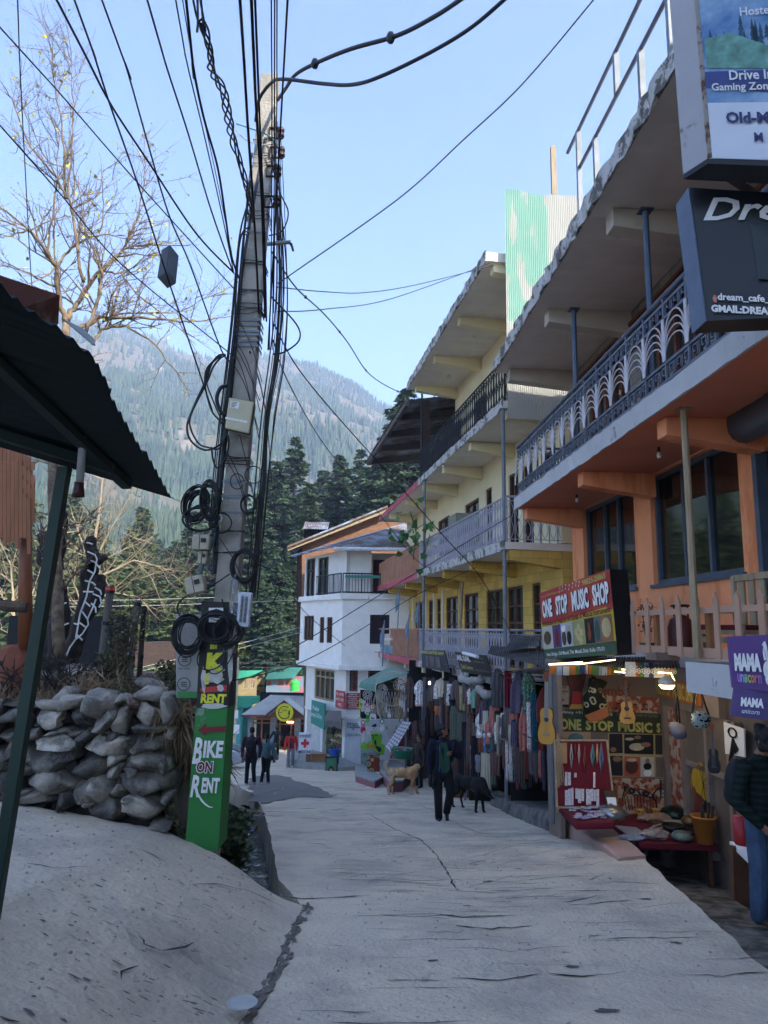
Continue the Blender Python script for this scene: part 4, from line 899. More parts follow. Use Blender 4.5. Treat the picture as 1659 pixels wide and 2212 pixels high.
# ================================================================ trees and the left side
M_bark=mat('bark','#5a4a3c',.95,scale=6,bump=1,bscale=30,col2='#3d3229',mix=(.4,.6),stretch=(1,1,.4))
M_barkpale=mat('pale_bark','#89765f',.9,scale=6,bump=.6,bscale=30,col2='#5a4d41',mix=(.4,.6))
M_barkdark=mat('dark_bark','#3a302a',.95,scale=7,bump=1,bscale=22,col2='#231d19',mix=(.4,.6),stretch=(1,1,.4))
M_cedar=mat('cedar_needles','#44583a',.85,scale=.5,col2='#2c3d2a',mix=(.4,.6))
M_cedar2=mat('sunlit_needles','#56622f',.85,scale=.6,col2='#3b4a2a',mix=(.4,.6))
def leafmesh(name,P,N,S,m,seed,tri=True,flat=.35):
 r=np.random.default_rng(seed); n=len(P); P=np.array(P); S=np.array(S)
 d=np.array(N); d=d/(np.linalg.norm(d,axis=1,keepdims=True)+1e-9)
 a=r.normal(size=(n,3)); a[:,2]*=flat; side=np.cross(d,np.array([0,0,1.])+a*.8); side/= (np.linalg.norm(side,axis=1,keepdims=True)+1e-9)
 L=S[:,None]
 if tri: V=np.concatenate([P-side*L*.35,P+side*L*.35,P+d*L],1).reshape(-1,3); F=np.arange(3*n).reshape(-1,3)
 else: V=np.concatenate([P-side*L*.3,P+d*L*.5-side*L*.34,P+d*L,P+d*L*.5+side*L*.34],1).reshape(-1,3); F=np.arange(4*n).reshape(-1,4)
 me=bpy.data.meshes.new(name); me.from_pydata(V.tolist(),[],F.tolist()); me.materials.append(m); return me
def cedar(H,Rm,seed,mc):
 r=random.Random(seed); P=[];N=[];S=[]; tb=MB(); tb.tube([(0,0,-2),(0,0,H*.5),(0.1,0,H*.97)],[H*.018,H*.011,.04],8)
 z=H*.08
 while z<H*.985:
  t=z/H; L=Rm*(1-t)**.75*(1 if t>.2 else .6+2*t)*r.uniform(.75,1.1); nb=r.randint(5,8)
  for b in range(nb):
   a=r.uniform(0,6.283); Lb=L*r.uniform(.55,1.12); dr=r.uniform(-.12,.12); dx,dy=math.cos(a),math.sin(a)
   tb.tube([(0,0,z),(dx*Lb*.5,dy*Lb*.5,z+Lb*(.10+dr)),(dx*Lb,dy*Lb,z+Lb*(.04+dr*1.6))],[.05+.01*(1-t)*H*.3,.03,.008],3,cap=False)
   k=int(14+Lb*17)
   for i in range(k):
    q=r.uniform(.12,1)**.8; w_=Lb*.36*(1-q*.6)*r.uniform(-1,1); zz=z+Lb*((.10+dr)*min(1,q*2) - (.06-dr*.6)*max(0,q*2-1))+r.gauss(0,.06)
    P.append((dx*Lb*q-dy*w_,dy*Lb*q+dx*w_,zz)); sd_=1 if w_>0 else -1
    N.append((dx*.6-dy*sd_*.6+r.gauss(0,.3),dy*.6+dx*sd_*.6+r.gauss(0,.3),r.uniform(-.5,.12))); S.append(r.uniform(.25,.62))
  z+=H*r.uniform(.010,.017)+.07
 return leafmesh('crown',P,N,S,mc,seed),tb.mesh('trunk',M_bark)
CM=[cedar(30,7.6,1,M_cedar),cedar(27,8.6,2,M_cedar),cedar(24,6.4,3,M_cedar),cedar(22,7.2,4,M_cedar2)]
def plant_cedar(px,ytop,y,kind,label,grp='cedars behind the village'):
 q=W(px,ytop,y); zb=-12 if y<75 else hillz(q.x,y); H=[30,27,24,22][kind]; s=max(.4,(q.z-zb)/H)
 t=thing('cedar_tree',label,'tree',(q.x,y,zb),grp); t.rotation_euler.z=rr.uniform(0,6); t.scale=(s*1.0,s*1.0,s)
 meshobj('crown',CM[kind][0],t); meshobj('trunk',CM[kind][1],t); return t
def hillz(x,y): return -12.9+max(0,y-72)*.14
hm_=MB(); ys=list(range(66,206,7)); xs=list(range(-130,131,10))
hm_.add([(x,y,hillz(x,y)+ .8*nz(x,y,2,.06)-(1 if y<73 else 0)) for y in ys for x in xs],[(i*len(xs)+j,i*len(xs)+j+1,(i+1)*len(xs)+j+1,(i+1)*len(xs)+j) for i in range(len(ys)-1) for j in range(len(xs)-1)])
struct(hm_.build('hillside',mat('hillside_scrub','#3d4029',.95,scale=.15,col2='#2a3020',mix=(.4,.6),detail=9)))
specs=[(640,938,100,0,'tall dark cedar, the highest spire between pole and white building'),(598,990,96,2,'slender dark cedar just right of the utility pole'),(735,978,104,1,'broad flat topped cedar left of the yellow roofline'),(700,1010,112,2,'cedar half hidden behind the flat topped one'),(780,965,108,0,'dark cedar touching the corner of the tin roof'),(880,832,84,1,'big dark cedar rising above the rusty tin roof'),(850,880,90,0,'dense cedar directly behind the rusty tin roof'),(560,1060,92,1,'dark cedar right against the pole'),(520,1090,99,2,'lower cedar seen behind the cable bundle'),(470,1040,104,0,'dark cedar left of the pole behind the coils'),(420,1100,98,1,'cedar left of the cable coils'),(380,1165,94,2,'short dark cedar above the leaning posts'),(670,1040,90,1,'low bushy cedar behind the brick gable'),(820,960,96,1,'cedar between the flat topped ones and the roof'),
(600,1180,82,1,'shaded cedar low on the slope beside the white building'),(560,1220,80,2,'small shaded cedar over the green roofs'),(640,1150,86,0,'mid height shaded cedar left of the brick gable'),(500,1200,84,1,'shaded cedar behind the lower cables'),(590,1260,77,2,'lowest shaded cedar above the willow')]
for s_ in specs: plant_cedar(*s_)
for i,(px,yt,y) in enumerate([(20,1130,78),(75,1170,70),(130,1105,88),(190,1165,74),(235,1190,84),(285,1150,92),(330,1210,80),(-40,1100,76),(110,1215,66),(260,1230,70),(390,1240,76),(45,1010,110),(160,1060,118),(310,1090,125),(-90,1060,90),(215,1120,104)]):
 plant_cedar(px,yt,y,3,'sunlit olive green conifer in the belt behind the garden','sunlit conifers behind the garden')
for i in range(60):
 px=rr.uniform(-250,1000); y=rr.uniform(112,190); q=W(px,1300,y); t=thing('cedar_tree','conifer of the wooded slope behind the village roofs','tree',(q.x,y,hillz(q.x,y)),'conifers on the wooded slope'); t.rotation_euler.z=rr.uniform(0,6); s=rr.uniform(.6,.85); t.scale=(s,s,s); k=rr.choice([0,1,2,3] if px>450 else [3,3,2]); meshobj('crown',CM[k][0],t); meshobj('trunk',CM[k][1],t)
# undergrowth on the slope
P_=[];N_=[];S_=[]; r8=random.Random(8)
for i in range(9000):
 x=r8.uniform(-60,30); y=r8.uniform(66,105); hgt=r8.random()**1.5*4.2*(.5+.8*max(0,nz(x,y,4,.12)+.4)); P_.append((x,y,hillz(x,y)+hgt)); N_.append((r8.gauss(0,1),r8.gauss(0,1)-.4,r8.uniform(-.5,.8))); S_.append(r8.uniform(.4,1.0))
u=meshobj('undergrowth',leafmesh('undergrowth',P_,N_,S_,mat('shrub_leaf','#3f4a2c',.9,scale=.3,col2='#2c3523',mix=(.4,.6)),5,flat=1)); tag(u,'dark tangled scrub on the slope above the roofs','scrub',kind='stuff')
# weeping yellow tree
wt=thing('willow_tree','golden weeping tree glowing in the sun above the green roofs','tree',W(532,1500,80)); P_=[];N_=[];S_=[]
for (px,py,rx) in ((512,1360,1.1),(535,1372,1.3),(500,1400,1.6),(552,1420,1.5),(525,1425,2.0),(570,1440,1.0),(490,1440,1.6)):
 c=W(px,py,80)
 for s in range(70):
  a=r8.uniform(0,6.28); rad=rx*math.sqrt(r8.random()); top=c+Vector((rad*math.cos(a),rad*math.sin(a),-rad*.8)); n_=r8.randint(8,20)
  for k in range(n_): P_.append((top.x+.15*r8.gauss(0,1),top.y,top.z-k*.3)); N_.append((r8.gauss(0,.25),r8.gauss(0,.25),-1)); S_.append(r8.uniform(.3,.5))
o=world_org(wt); P_=[(a-o.x,b-o.y,c-o.z) for a,b,c in P_]
meshobj('crown',leafmesh('crown',P_,N_,S_,mat('golden_leaf','#a39a3a',.85,scale=.5,col2='#80812c',mix=(.4,.6)),6,flat=1),wt); MB().tube([W(532,1520,80),W(530,1440,80)],[.3,.12],6).build('trunk',M_bark,wt)
# ---------------------------------------------------------------- bare trees
def bare_tree(name,label,limbs,r0,m,seed,depth_sp=.5,twl=1.0,leaf=0,lm=None,dens=1.0,levels=2,spur=True):
 r=random.Random(seed); base=W(*limbs[0][0][0],limbs[0][1]); t=thing(name,label,'tree',base); tr=MB(); tw=MB(); LP=[];LN=[];LS=[]
 def twig(p,d,L,rad,lev):
  n=5; pts=[p]; dd=d.normalized()
  for i in range(n):
   dd=(dd+Vector((r.gauss(0,.14),r.gauss(0,.14),r.gauss(.03,.12)))).normalized(); pts.append(pts[-1]+dd*L/n)
  tw.tube(pts,[rad*(1-i/(n+.6)) for i in range(n+1)],3,cap=False)
  if spur:
   for i in range(1,n+1):
    for _ in range(2):
     if r.random()<.8:
      q=pts[i].lerp(pts[i-1],r.random()); sv=Vector((r.gauss(0,1),r.gauss(0,1),r.gauss(.4,1))).normalized()*r.uniform(.02,.07)*twl; tw.tube([q,q+sv],[rad*.5,rad*.2],3,cap=False)
      if leaf and r.random()<leaf: LP.append(tuple(q+sv)); LN.append((r.gauss(0,1),r.gauss(0,1),-1.2)); LS.append(r.uniform(.045,.09))
  if lev>0:
   for i in range(1,n):
    for _ in range(r.choice([1,1,2])):
     nd=(dd+Vector((r.gauss(0,.75),r.gauss(0,.6),r.gauss(.25,.6)))).normalized(); twig(pts[i],nd,L*r.uniform(.4,.7),rad*.55,lev-1)
 for (pl,y0,y1,ra,rb) in limbs:
  n=len(pl); K=[W(*p,lerp(y0,y1,i/(n-1))) for i,p in enumerate(pl)]; Q=[]
  for a,b in zip(K,K[1:]):
   for i in range(5): Q.append(a.lerp(b,i/5)+Vector((r.gauss(0,.012),r.gauss(0,.012),r.gauss(0,.012))))
  Q.append(K[-1]); m_=len(Q); tr.tube(Q,[lerp(ra,rb,i/(m_-1))*.64 for i in range(m_)],7)
  tot=sum((b-a).length for a,b in zip(Q,Q[1:])); cnt=int(tot*3.4*dens)
  for i in range(cnt):
   k=r.uniform(.12,1)*(m_-1); i0=min(int(k),m_-2); p=Q[i0].lerp(Q[i0+1],k-i0); d=(Q[i0+1]-Q[i0]).normalized()
   nd=(d*.7+Vector((r.gauss(0,.6),r.gauss(0,depth_sp),r.gauss(.35,.5)))).normalized(); rad=lerp(ra,rb,k/(m_-1))*.45
   twig(p,nd,r.uniform(.5,1.5)*twl,max(.007,min(.018,rad)),levels-1)
 tr.build('trunk',m,t,smooth=True); tw.build('twigs',m,t)
 if LP: o=world_org(t); meshobj('leaves',leafmesh('leaves',[(a-o.x,b-o.y,c-o.z) for a,b,c in LP],LN,LS,lm,seed,tri=False,flat=1),t)
 return t
M_yleaf=mat('yellow_leaf','#c9b54a',.7,scale=8,col2='#93a042',mix=(.4,.6))
def z5(*p): return [(x/1.2762/1.8517,y/1.2762/1.8517) for x,y in p]
bare_tree('bare_tree','bare tree with a few yellow leaves rising behind the stall roof',[
 ([(128,1420),(122,1200),(112,1010),(128,860)]+z5((340,1650)),10.5,11,.14,.10),
 (z5((340,1650),(300,1540),(290,1360),(240,1290),(150,1170),(0,1060)),11,10,.08,.02),
 (z5((290,1360),(330,1300),(430,1220),(510,1195),(635,1200)),11,11.6,.04,.012),
 (z5((340,1640),(380,1560),(500,1400),(580,1320),(640,1270),(760,1250),(960,1255)),11,12,.075,.012),
 (z5((640,1270),(720,1060),(740,900),(735,620)),11.8,12.2,.03,.006),
 (z5((430,1440),(370,1100),(350,1000),(380,600),(365,310)),11,10.6,.045,.006),
 (z5((350,1020),(290,910),(150,750),(60,500),(0,410)),10.7,10,.035,.006),
 (z5((340,1020),(320,700),(270,380),(265,180)),10.9,10.5,.03,.004),
 (z5((240,1290),(280,1000),(290,900),(300,450)),10.8,10.4,.03,.005),
 (z5((400,1680),(500,1620),(700,1620),(900,1640),(1010,1640),(1190,1610)),11.3,12.4,.055,.01),
 (z5((520,1640),(620,1600),(900,1600),(1100,1500)),11.6,12.4,.03,.006),
 (z5((470,1760),(520,1680),(640,1660),(780,1750),(900,1900),(960,2000)),11.5,12.2,.045,.008),
 (z5((440,1700),(510,1500),(520,1400),(440,1200),(400,900)),11.2,10.9,.05,.008),
 (z5((530,1380),(620,1400),(700,1500),(900,1660),(1000,1760)),11.4,12,.03,.006),
 (z5((150,1170),(60,1200),(0,1210)),10.5,10,.025,.01),(z5((300,1480),(150,1400),(0,1330)),10.8,10,.035,.01),
 (z5((520,1180),(530,1000),(505,780)),11.5,11.4,.02,.004)],.1,M_barkpale,21,leaf=.05,lm=M_yleaf,dens=1.6,levels=2,twl=.8)
M_lit=mat('sunlit_twig','#9a8a70',.85,scale=3)
bare_tree('bare_tree','small bare sunlit tree with pale bark between the posts',[
 ([(200,1480),(184,1330),(196,1225),(212,1120),(222,1040),(228,1020)],24,24,.14,.03),([(196,1225),(170,1150),(150,1090)],24,23.6,.06,.01),([(205,1210),(240,1140),(280,1075),(295,1050)],24,25,.05,.008),
 ([(190,1290),(225,1240),(290,1210),(350,1225),(400,1265)],24,25,.07,.01),([(290,1210),(330,1250),(350,1310)],24.6,24.6,.035,.008),([(188,1310),(240,1280),(300,1290),(345,1340)],24,24.6,.05,.01),([(186,1330),(160,1260),(165,1210)],24,23.5,.045,.01),([(300,1250),(360,1230),(405,1235)],24.6,24.8,.03,.008),([(196,1225),(250,1195),(330,1160)],24,24.6,.04,.008)],.1,M_lit,33,twl=1.55,dens=1.0,levels=2,spur=False)
bare_tree('bare_tree','sprawling sunlit shrub tree behind the black screen',[
 ([(30,1420),(30,1300),(20,1210)],22,22,.1,.03),([(32,1360),(70,1280),(90,1220)],22,22.5,.06,.01),([(60,1400),(100,1300),(110,1250)],22,22.5,.06,.01),([(30,1330),(0,1280),(-20,1240)],22,22,.05,.01)],.1,M_lit,36,twl=1.5,dens=1.2,levels=2,spur=False)
# ---------------------------------------------------------------- pollarded trees wound with white rope light
M_rope=mat('rope_light','#d5d5d0',.4,scale=5)
def f7(*p): return [(x/2.37/1.8517,(2050+y/2.37)/1.8517) for x,y in p]
def stump(label,limbs,ropes,y,seed):
 base=W(*limbs[0][0][0],y); t=thing('pollarded_tree',label,'tree',base); mb=MB(); r=random.Random(seed)
 for pl,ra,rb in limbs:
  K=[W(*p,y+.05*i) for i,p in enumerate(pl)]; Q=[]
  for a,b in zip(K,K[1:]): Q+= [a.lerp(b,i/4)+Vector((r.gauss(0,.012),0,r.gauss(0,.01))) for i in range(4)]
  Q.append(K[-1]); m_=len(Q); mb.tube(Q,[lerp(ra,rb,i/(m_-1))*r.uniform(.9,1.12) for i in range(m_)],9)
 organic('trunk',mb,M_barkdark,t,.02,1)
 mr=MB()
 for pl in ropes:
  K=[W(*p,y-.17) for p in pl]; mr.tube(K,.013,5)
 mr.build('rope_light',M_rope,t); return t
stump('thick pollarded trunk with sawn stubs wound in white rope light, right of the pair',[
 (f7((640,1440),(700,1250),(760,1100),(830,850),(840,620),(880,500)),.15,.11),(f7((880,520),(880,400),(845,330),(860,240)),.12,.08),(f7((890,480),(960,440),(1010,410)),.08,.05),(f7((800,1000),(900,850),(940,740),(940,610)),.12,.10)],
 [f7((820,285),(850,290),(878,300)),f7((830,370),(900,400),(920,440),(900,560),(850,650),(820,800),(760,960),(720,1190)),f7((860,455),(900,470),(950,530)),f7((830,545),(890,580)),f7((805,645),(880,665),(905,690)),f7((790,750),(885,752)),f7((805,845),(855,890)),f7((780,940),(830,1010),(838,1060),(780,1150),(715,1205),(660,1280),(628,1360)),f7((900,710),(950,740),(960,780)),f7((880,770),(950,800),(962,860),(940,900)),f7((865,860),(905,900),(910,950)),f7((910,820),(880,900),(830,1010)),f7((755,1045),(815,1088)),f7((700,1050),(745,1062)),f7((725,1155),(782,1210))],11.2,3)
stump('thick pollarded trunk wound in white rope light, behind the green post',[
 (f7((560,1440),(560,1200),(570,950),(550,750),(500,600),(430,450),(410,320)),.19,.11),(f7((415,340),(385,250),(360,210)),.06,.04),(f7((415,330),(425,230),(415,200)),.06,.045),(f7((520,560),(545,400),(585,280),(600,60),(598,-80)),.12,.05)],
 [f7((510,545),(555,550)),f7((500,632),(540,618),(580,628)),f7((495,800),(520,750),(590,710)),f7((515,945),(550,890),(630,855)),f7((520,1140),(570,1080),(652,1050)),f7((400,440),(420,415),(440,410)),f7((400,350),(425,320),(455,305)),f7((560,270),(590,275)),f7((585,140),(606,143))],11.6,4)
# black screen of the garden, posts, pillar, bamboo-shingled hut edge
def pquad(y,pts,th,name,m,par=None,dy=None):
 P=[W(p[0],p[1],y+(dy[i] if dy else 0)) for i,p in enumerate(pts)]; return MB().pr(P,(0,th,0)).build(name,m,par)
o=pquad(13.6,f7((90,978),(1268,985),(1210,1480),(40,1480)),.05,'tarpaulin_screen',mat('black_tarp','#15181c',.7,scale=2,bump=.5,bscale=5)); tag(o,'black tarpaulin screen across the back of the garden','screen')
pquad(13.55,f7((1246,1015),(1268,1015),(1222,1430),(1202,1430)),.04,'white_post',M_whiteink,o)
def gpost(label,a,b,y,r,m=M_bark,band=False):
 A=W(*f7(a)[0],y); B=W(*f7(b)[0],y); t=thing('garden_post',label,'post',A); MB().tube([A-UZ*.2,A.lerp(B,.5),B],[r,r*.95,r*.9],9).build('shaft',m,t)
 for k in (.3,.62,.93): q=A.lerp(B,k); MB().tube([q,q+(B-A).normalized()*.05],r*1.12,9).build('tie',M_black,t)
 if band: q=A.lerp(B,.96); MB().tube([q,q+(B-A).normalized()*.04],r*1.15,9).build('red_band',mat('red_tape','#c0342c',.5),t)
M_post=mat('grey_wood_post','#5d5852',.9,scale=5,bump=.6,stretch=(6,6,.6))
gpost('leaning grey post with red tape at its top',(930,1680),(1048,700),9.9,.055,M_post,True)
gpost('grey wooden post right of the shrub',(1215,1640),(1306,830),10.6,.05,M_post)
gpost('thinner dark post next to the grey one',(1318,1600),(1365,890),10.9,.04,M_barkdark)
ht=thing('bamboo_hut','reddish brown timber hut edge with bamboo shingles at the left','hut',W(30,1480,9.5))
pl=[W(*p,9.5) for p in ((22,1500),(26,1385))]; mb=MB(); mb.tube([W(37,1500,9.6),W(38,1440,9.6),W(40,1392,9.6)],[.26,.25,.2],10); organic('mud_pillar',mb,mat('red_mud','#7d4a38',.95,scale=3,bump=1,bscale=12),ht,.03,2)
MB().tube([W(56,1400,9.5),W(54,1250,9.5),W(58,1000,9.5)],[.095,.085,.08],10).build('post',mat('varnished_log','#7a4528',.5,scale=3,stretch=(1,1,.3)),ht,smooth=True)
MB().tube([W(44,1400,9.6),W(46,1210,9.6)],.035,8).build('brace',M_wood,ht); MB().tube([W(-20,1306,9.4),W(20,1310,9.4),W(58,1312,9.4)],.07,8).jit(.01).build('rail_log',M_bark,ht)
M_bam=mat('bamboo_shingle','#8a5636',.7,scale=2,stretch=(5,5,.5),var=.25)
r5=random.Random(6)
for row in range(4):
 mb=MB()
 for i in range(11):
  x0=-20+i*8.6; top=965+row*30+ (0 if x0<40 else (x0-40)*1.2); bot=1010+row*44+r5.uniform(-16,22)+(10 if i%3 else 40)
  if x0>60 and row>2: continue
  a,b,c,d=W(x0,top,9.3-.03*row),W(x0+8.2,top,9.3-.03*row),W(x0+8.4,bot,9.28-.03*row),W(x0+.6,bot,9.28-.03*row); mb.pr([a,b,c,d],(0,.02,0))
 mb.build('bamboo_shingles',M_bam,ht)
# shrubs and dead stems on the terrace
def bush(name,label,c,rx,ry,h,n,m,seed,size=.07,group=None,par=None,stems=8,leafy=True):
 r=random.Random(seed); t=thing(name,label,'plant',c,group); P=[];N=[];S=[]; mb=MB(); c0=Vector((0,0,0))
 for s in range(stems):
  a=r.uniform(0,6.28); tip=Vector((rx*math.cos(a)*r.uniform(.2,.9),ry*math.sin(a)*r.uniform(.2,.9),h*r.uniform(.6,1))); mid=tip*.5+Vector((r.gauss(0,.05),0,h*.1)); mb.tube([c0,mid,tip],[.014,.01,.004],4,cap=False)
  for k in range(n//stems):
   q=r.uniform(.15,1); p=(mid*q*2 if q<.5 else mid.lerp(tip,q*2-1))+Vector((r.gauss(0,rx*.2),r.gauss(0,ry*.2),r.gauss(0,h*.06))); P.append(tuple(p)); N.append((r.gauss(0,1),r.gauss(0,1),r.gauss(.1,.7))); S.append(size*r.uniform(.6,1.3))
 tag_=mb.mesh('stems',M_bark); meshobj('stems',tag_,t)
 if leafy: meshobj('foliage',leafmesh('foliage',P,N,S,m,seed,tri=False,flat=1),t)
 return t
M_olive=mat('olive_leaf','#6d6a45',.85,scale=5,col2='#3a3d28',mix=(.4,.6)); M_gleaf=mat('green_leaf','#4a5a34',.8,scale=5,col2='#2f3f26',mix=(.4,.6)); M_dry=mat('dry_stem','#8a7358',.9,scale=5,col2='#6a543f',mix=(.4,.6))
def tz(px,y): q=W(px,1500,y); return Vector((q.x,y,TZ(q.x,y)))
bush('shrub','small olive leaved shrub between the garden posts',tz(262,9.6),.30,.26,1.3,700,M_olive,11,.05,stems=14)
bush('shrub','low rounded olive shrub at the foot of the posts',tz(235,9.9),.3,.3,.6,500,M_olive,12,.05,stems=12)
def deadplant(label,px,y,h,n,seed,sp=.4,grp='dead stems in the garden bed'):
 r=random.Random(seed); c=tz(px,y); t=MB()
 for i in range(n):
  a=r.uniform(-1,1); p=c+Vector((r.gauss(0,.12),r.gauss(0,.1),0)); d=Vector((a*sp,r.gauss(0,.2),1)).normalized(); L=h*.62*r.uniform(.4,1); pts=[p,p+d*L*.5+Vector((r.gauss(0,.05),0,0)),p+d*L+Vector((r.gauss(0,.12),0,r.gauss(0,.06)))]
  t.tube(pts,[.016,.011,.005],5,cap=False)
  for k in range(3): q=pts[1].lerp(pts[2],r.random()); t.tube([q,q+Vector((r.gauss(0,.12),r.gauss(0,.08),r.uniform(.02,.16)))],[.009,.004],3,cap=False)
 return tag(t.build('dead_plant',M_barkdark if n<12 else M_dry),label,'plant',grp)
for i,(px,y,h,n_) in enumerate(((12,9.0,1.0,8),(40,9.2,.8,8),(95,9.6,.9,9),(140,9.3,1.0,10),(160,9.1,.9,10),(185,9.0,.55,16),(215,8.9,.5,16),(120,9.9,1.2,9),(60,10,.9,8),(170,9.6,1.0,9))): deadplant('tangle of bare dead stems in the garden bed',px,y,h,n_,i)
def drygrass(name,label,pts,n,L,m,seed,lean=(0,0,1),sp=.5,cat='grass'):
 r=random.Random(seed); P=[];N=[];S=[]
 for i in range(n):
  c=r.choice(pts); P.append((c[0]+r.gauss(0,c[3]),c[1]+r.gauss(0,c[3]),c[2]+r.gauss(0,.03))); N.append((lean[0]+r.gauss(0,sp),lean[1]+r.gauss(0,sp),lean[2]+r.gauss(0,sp))); S.append(L*r.uniform(.4,1.2))
 me=leafmesh(name,P,N,S,m,seed,tri=True,flat=1); co=np.zeros(len(me.vertices)*3); me.vertices.foreach_get('co',co); co=co.reshape(-1,3,3); w_=co[:,1]-co[:,0]; mid=(co[:,0]+co[:,1])/2; co[:,0]=mid-w_*.06; co[:,1]=mid+w_*.06; me.vertices.foreach_set('co',co.reshape(-1)); me.update()
 return tag(meshobj(name,me),label,cat,kind='stuff')
pts=[(x,y,bankz(x,y),.25) for x in [-6+.25*i for i in range(15)] for y in (8.7,9.4,10.2,11.5)]
drygrass('dry_grass','dry straw coloured grass and stalks over the garden bed',pts,5200,.2,M_dry,3,sp=.8)
pts=[(-2.3+.02*i,8.35+.04*i,-.9-.05*i,.1) for i in range(14)]
drygrass('dry_grass','dry brown grass hanging over the end of the stone wall',pts,2600,.42,M_dry,4,lean=(.3,-.4,-.9),sp=.5)
# green growth on the bank of the drain
P_=[];N_=[];S_=[]
for i in range(11000):
 y=8.15+r8.random()**1.6*9; x=drL(y)-r8.random()**1.2*1.25; z=bankz(x,y); P_.append((x,y,z+r8.random()*.18*(1 if y<12 else 1.8))); N_.append((r8.gauss(.3,.8),r8.gauss(-.4,.8),r8.gauss(.4,.6))); S_.append(r8.uniform(.03,.075)*(1 if y<12 else 1.6))
tag(meshobj('bank_plants',leafmesh('bank_plants',P_,N_,S_,mat('weed_leaf','#454c30',.9,scale=1.2,col2='#5d5a3c',mix=(.42,.6)),9,tri=False,flat=1)),'low weeds and grass covering the bank of the drain','weeds',kind='stuff')
bush('shrub','leafy green bush on the bank behind the painted pole',Vector((-2.05,10.2,bankz(-2.05,10.2))),.42,.4,1.0,2600,M_gleaf,31,.09,stems=18)
bush('shrub','broad leaved green bush further along the drain',Vector((-2.5,12.0,bankz(-2.5,12))),.5,.6,.95,2200,M_gleaf,32,.1,stems=16)
# ---------------------------------------------------------------- dry stone wall
M_st=[mat('stone_grey','#8f877a',.9,scale=4,bump=1,bscale=18,col2='#57534c',mix=(.42,.58),detail=12),mat('stone_dark','#57534e',.9,scale=4,bump=1,bscale=18,col2='#33312f',mix=(.42,.58),detail=9),mat('stone_pale','#b8afa0',.9,scale=5,bump=1,bscale=22,col2='#6b665e',mix=(.4,.58),detail=9),mat('stone_red','#7d5a4e',.9,scale=5,bump=.8,col2='#5c433c',mix=(.4,.6))]
stones=[(325,407,135,70,0,0,5),(55,465,130,100,1,0,8),(242,482,160,105,2,0,8),(400,472,135,100,1,0,4),(515,500,90,130,0,-20,3),(520,410,175,110,0,-12,6),(612,480,95,160,0,-5,4),(665,402,85,75,3,8,2),(738,460,140,105,0,5,6),(730,365,130,80,0,-5,6),(840,415,80,150,1,5,4),(20,570,90,80,1,0,5),(150,575,130,90,1,5,6),(300,548,180,28,0,2,8),(430,565,85,65,1,0,4),(290,600,180,75,2,-8,6),(740,537,185,55,1,2,9),(345,640,130,90,1,0,6),(505,620,210,120,2,-12,9),(740,615,230,100,1,2,9),(30,660,100,110,1,0,6),(110,650,90,80,0,0,5),(225,690,240,120,1,3,8),(570,690,100,65,2,0,5),(735,700,210,110,0,4,8),(440,735,190,115,1,8,8),(565,765,85,85,2,0,6),(650,750,70,60,0,0,5),(100,745,120,95,0,-6,6),(245,810,300,130,2,-6,9),(30,820,100,120,1,0,6),(425,850,130,130,0,-50,6),(505,860,110,105,2,-35,6),(710,815,290,145,1,2,10),(315,910,120,80,1,3,5),(525,965,215,140,1,-3,9),(655,905,70,50,2,-10,5),(735,945,190,120,2,5,7),(830,905,60,60,2,0,5),(800,1030,110,50,0,-5,6),(160,895,180,55,1,4,8),(60,905,120,80,0,0,6),(780,1070,110,60,1,10,6),(440,918,60,40,0,0,4),(590,850,60,90,0,0,4),(860,560,50,90,0,0,4),(625,380,110,40,0,0,4),(230,415,170,50,0,-4,5),(-60,560,130,130,1,0,6),(-70,700,140,130,0,0,6),(-60,840,140,120,1,0,6),(-60,440,140,110,1,0,6),(820,720,60,80,1,0,5),(680,655,60,40,0,0,4),(380,560,70,40,0,0,4),(555,590,60,60,1,0,4)]
for m_ in M_st: concrete_detail(m_,'#3f3d39',1.6)
WALLY=8.02
sw=thing('stone_wall','dry stone wall of rough grey boulders along the ramp','wall',W(200,1800,8.05))
mbs=[MB() for _ in range(4)]
r6=random.Random(9)
def stone(mb,c,hx,hy,hz,rot,bl,seed):
 r=random.Random(seed); M=Matrix.Rotation(-R(rot),3,'Y'); n=9; e=2/ (2.2+bl*.45)
 vs=[]; nu,nv=26,18; ph=Vector((r.uniform(0,50),r.uniform(0,50),r.uniform(0,50)))
 cuts=[(Vector((r.gauss(0,1),r.gauss(-.6,.6),r.gauss(0,1))).normalized(),r.uniform(.5,.8)) for _ in range(9)]
 for i in range(nv+1):
  t=math.pi*i/nv
  for j in range(nu):
   p=2*math.pi*j/nu
   f=lambda v: math.copysign(abs(v)**e,v)
   v=Vector((f(math.sin(t)*math.cos(p)),f(math.sin(t)*math.sin(p)),f(math.cos(t))))
   for nn_,d in cuts:
    k=v.dot(nn_)-d
    if k>0: v-=nn_*k*.95
   v*=1+.16*noise.noise(v*1.5+ph)+.08*noise.noise(v*3.5+ph)+.03*noise.noise(v*9+ph)
   vs.append(M@Vector((v.x*hx,v.y*hy,v.z*hz))+c)
 fs=[(i*nu+j,i*nu+(j+1)%nu,(i+1)*nu+(j+1)%nu,(i+1)*nu+j) for i in range(nv) for j in range(nu)]
 mb.add(vs,fs)
for i,(cx,cy,w_,h_,ti,rot,bl) in enumerate(stones):
 q=W(cx*.4232,1350+cy*.4232,WALLY); s=.4232/1560*WALLY
 stone(mbs[ti],q+Vector((0,r6.uniform(0,.05)+.12,0)),w_*s*.57,.25,h_*s*.58,rot,bl,i)
mb=MB();
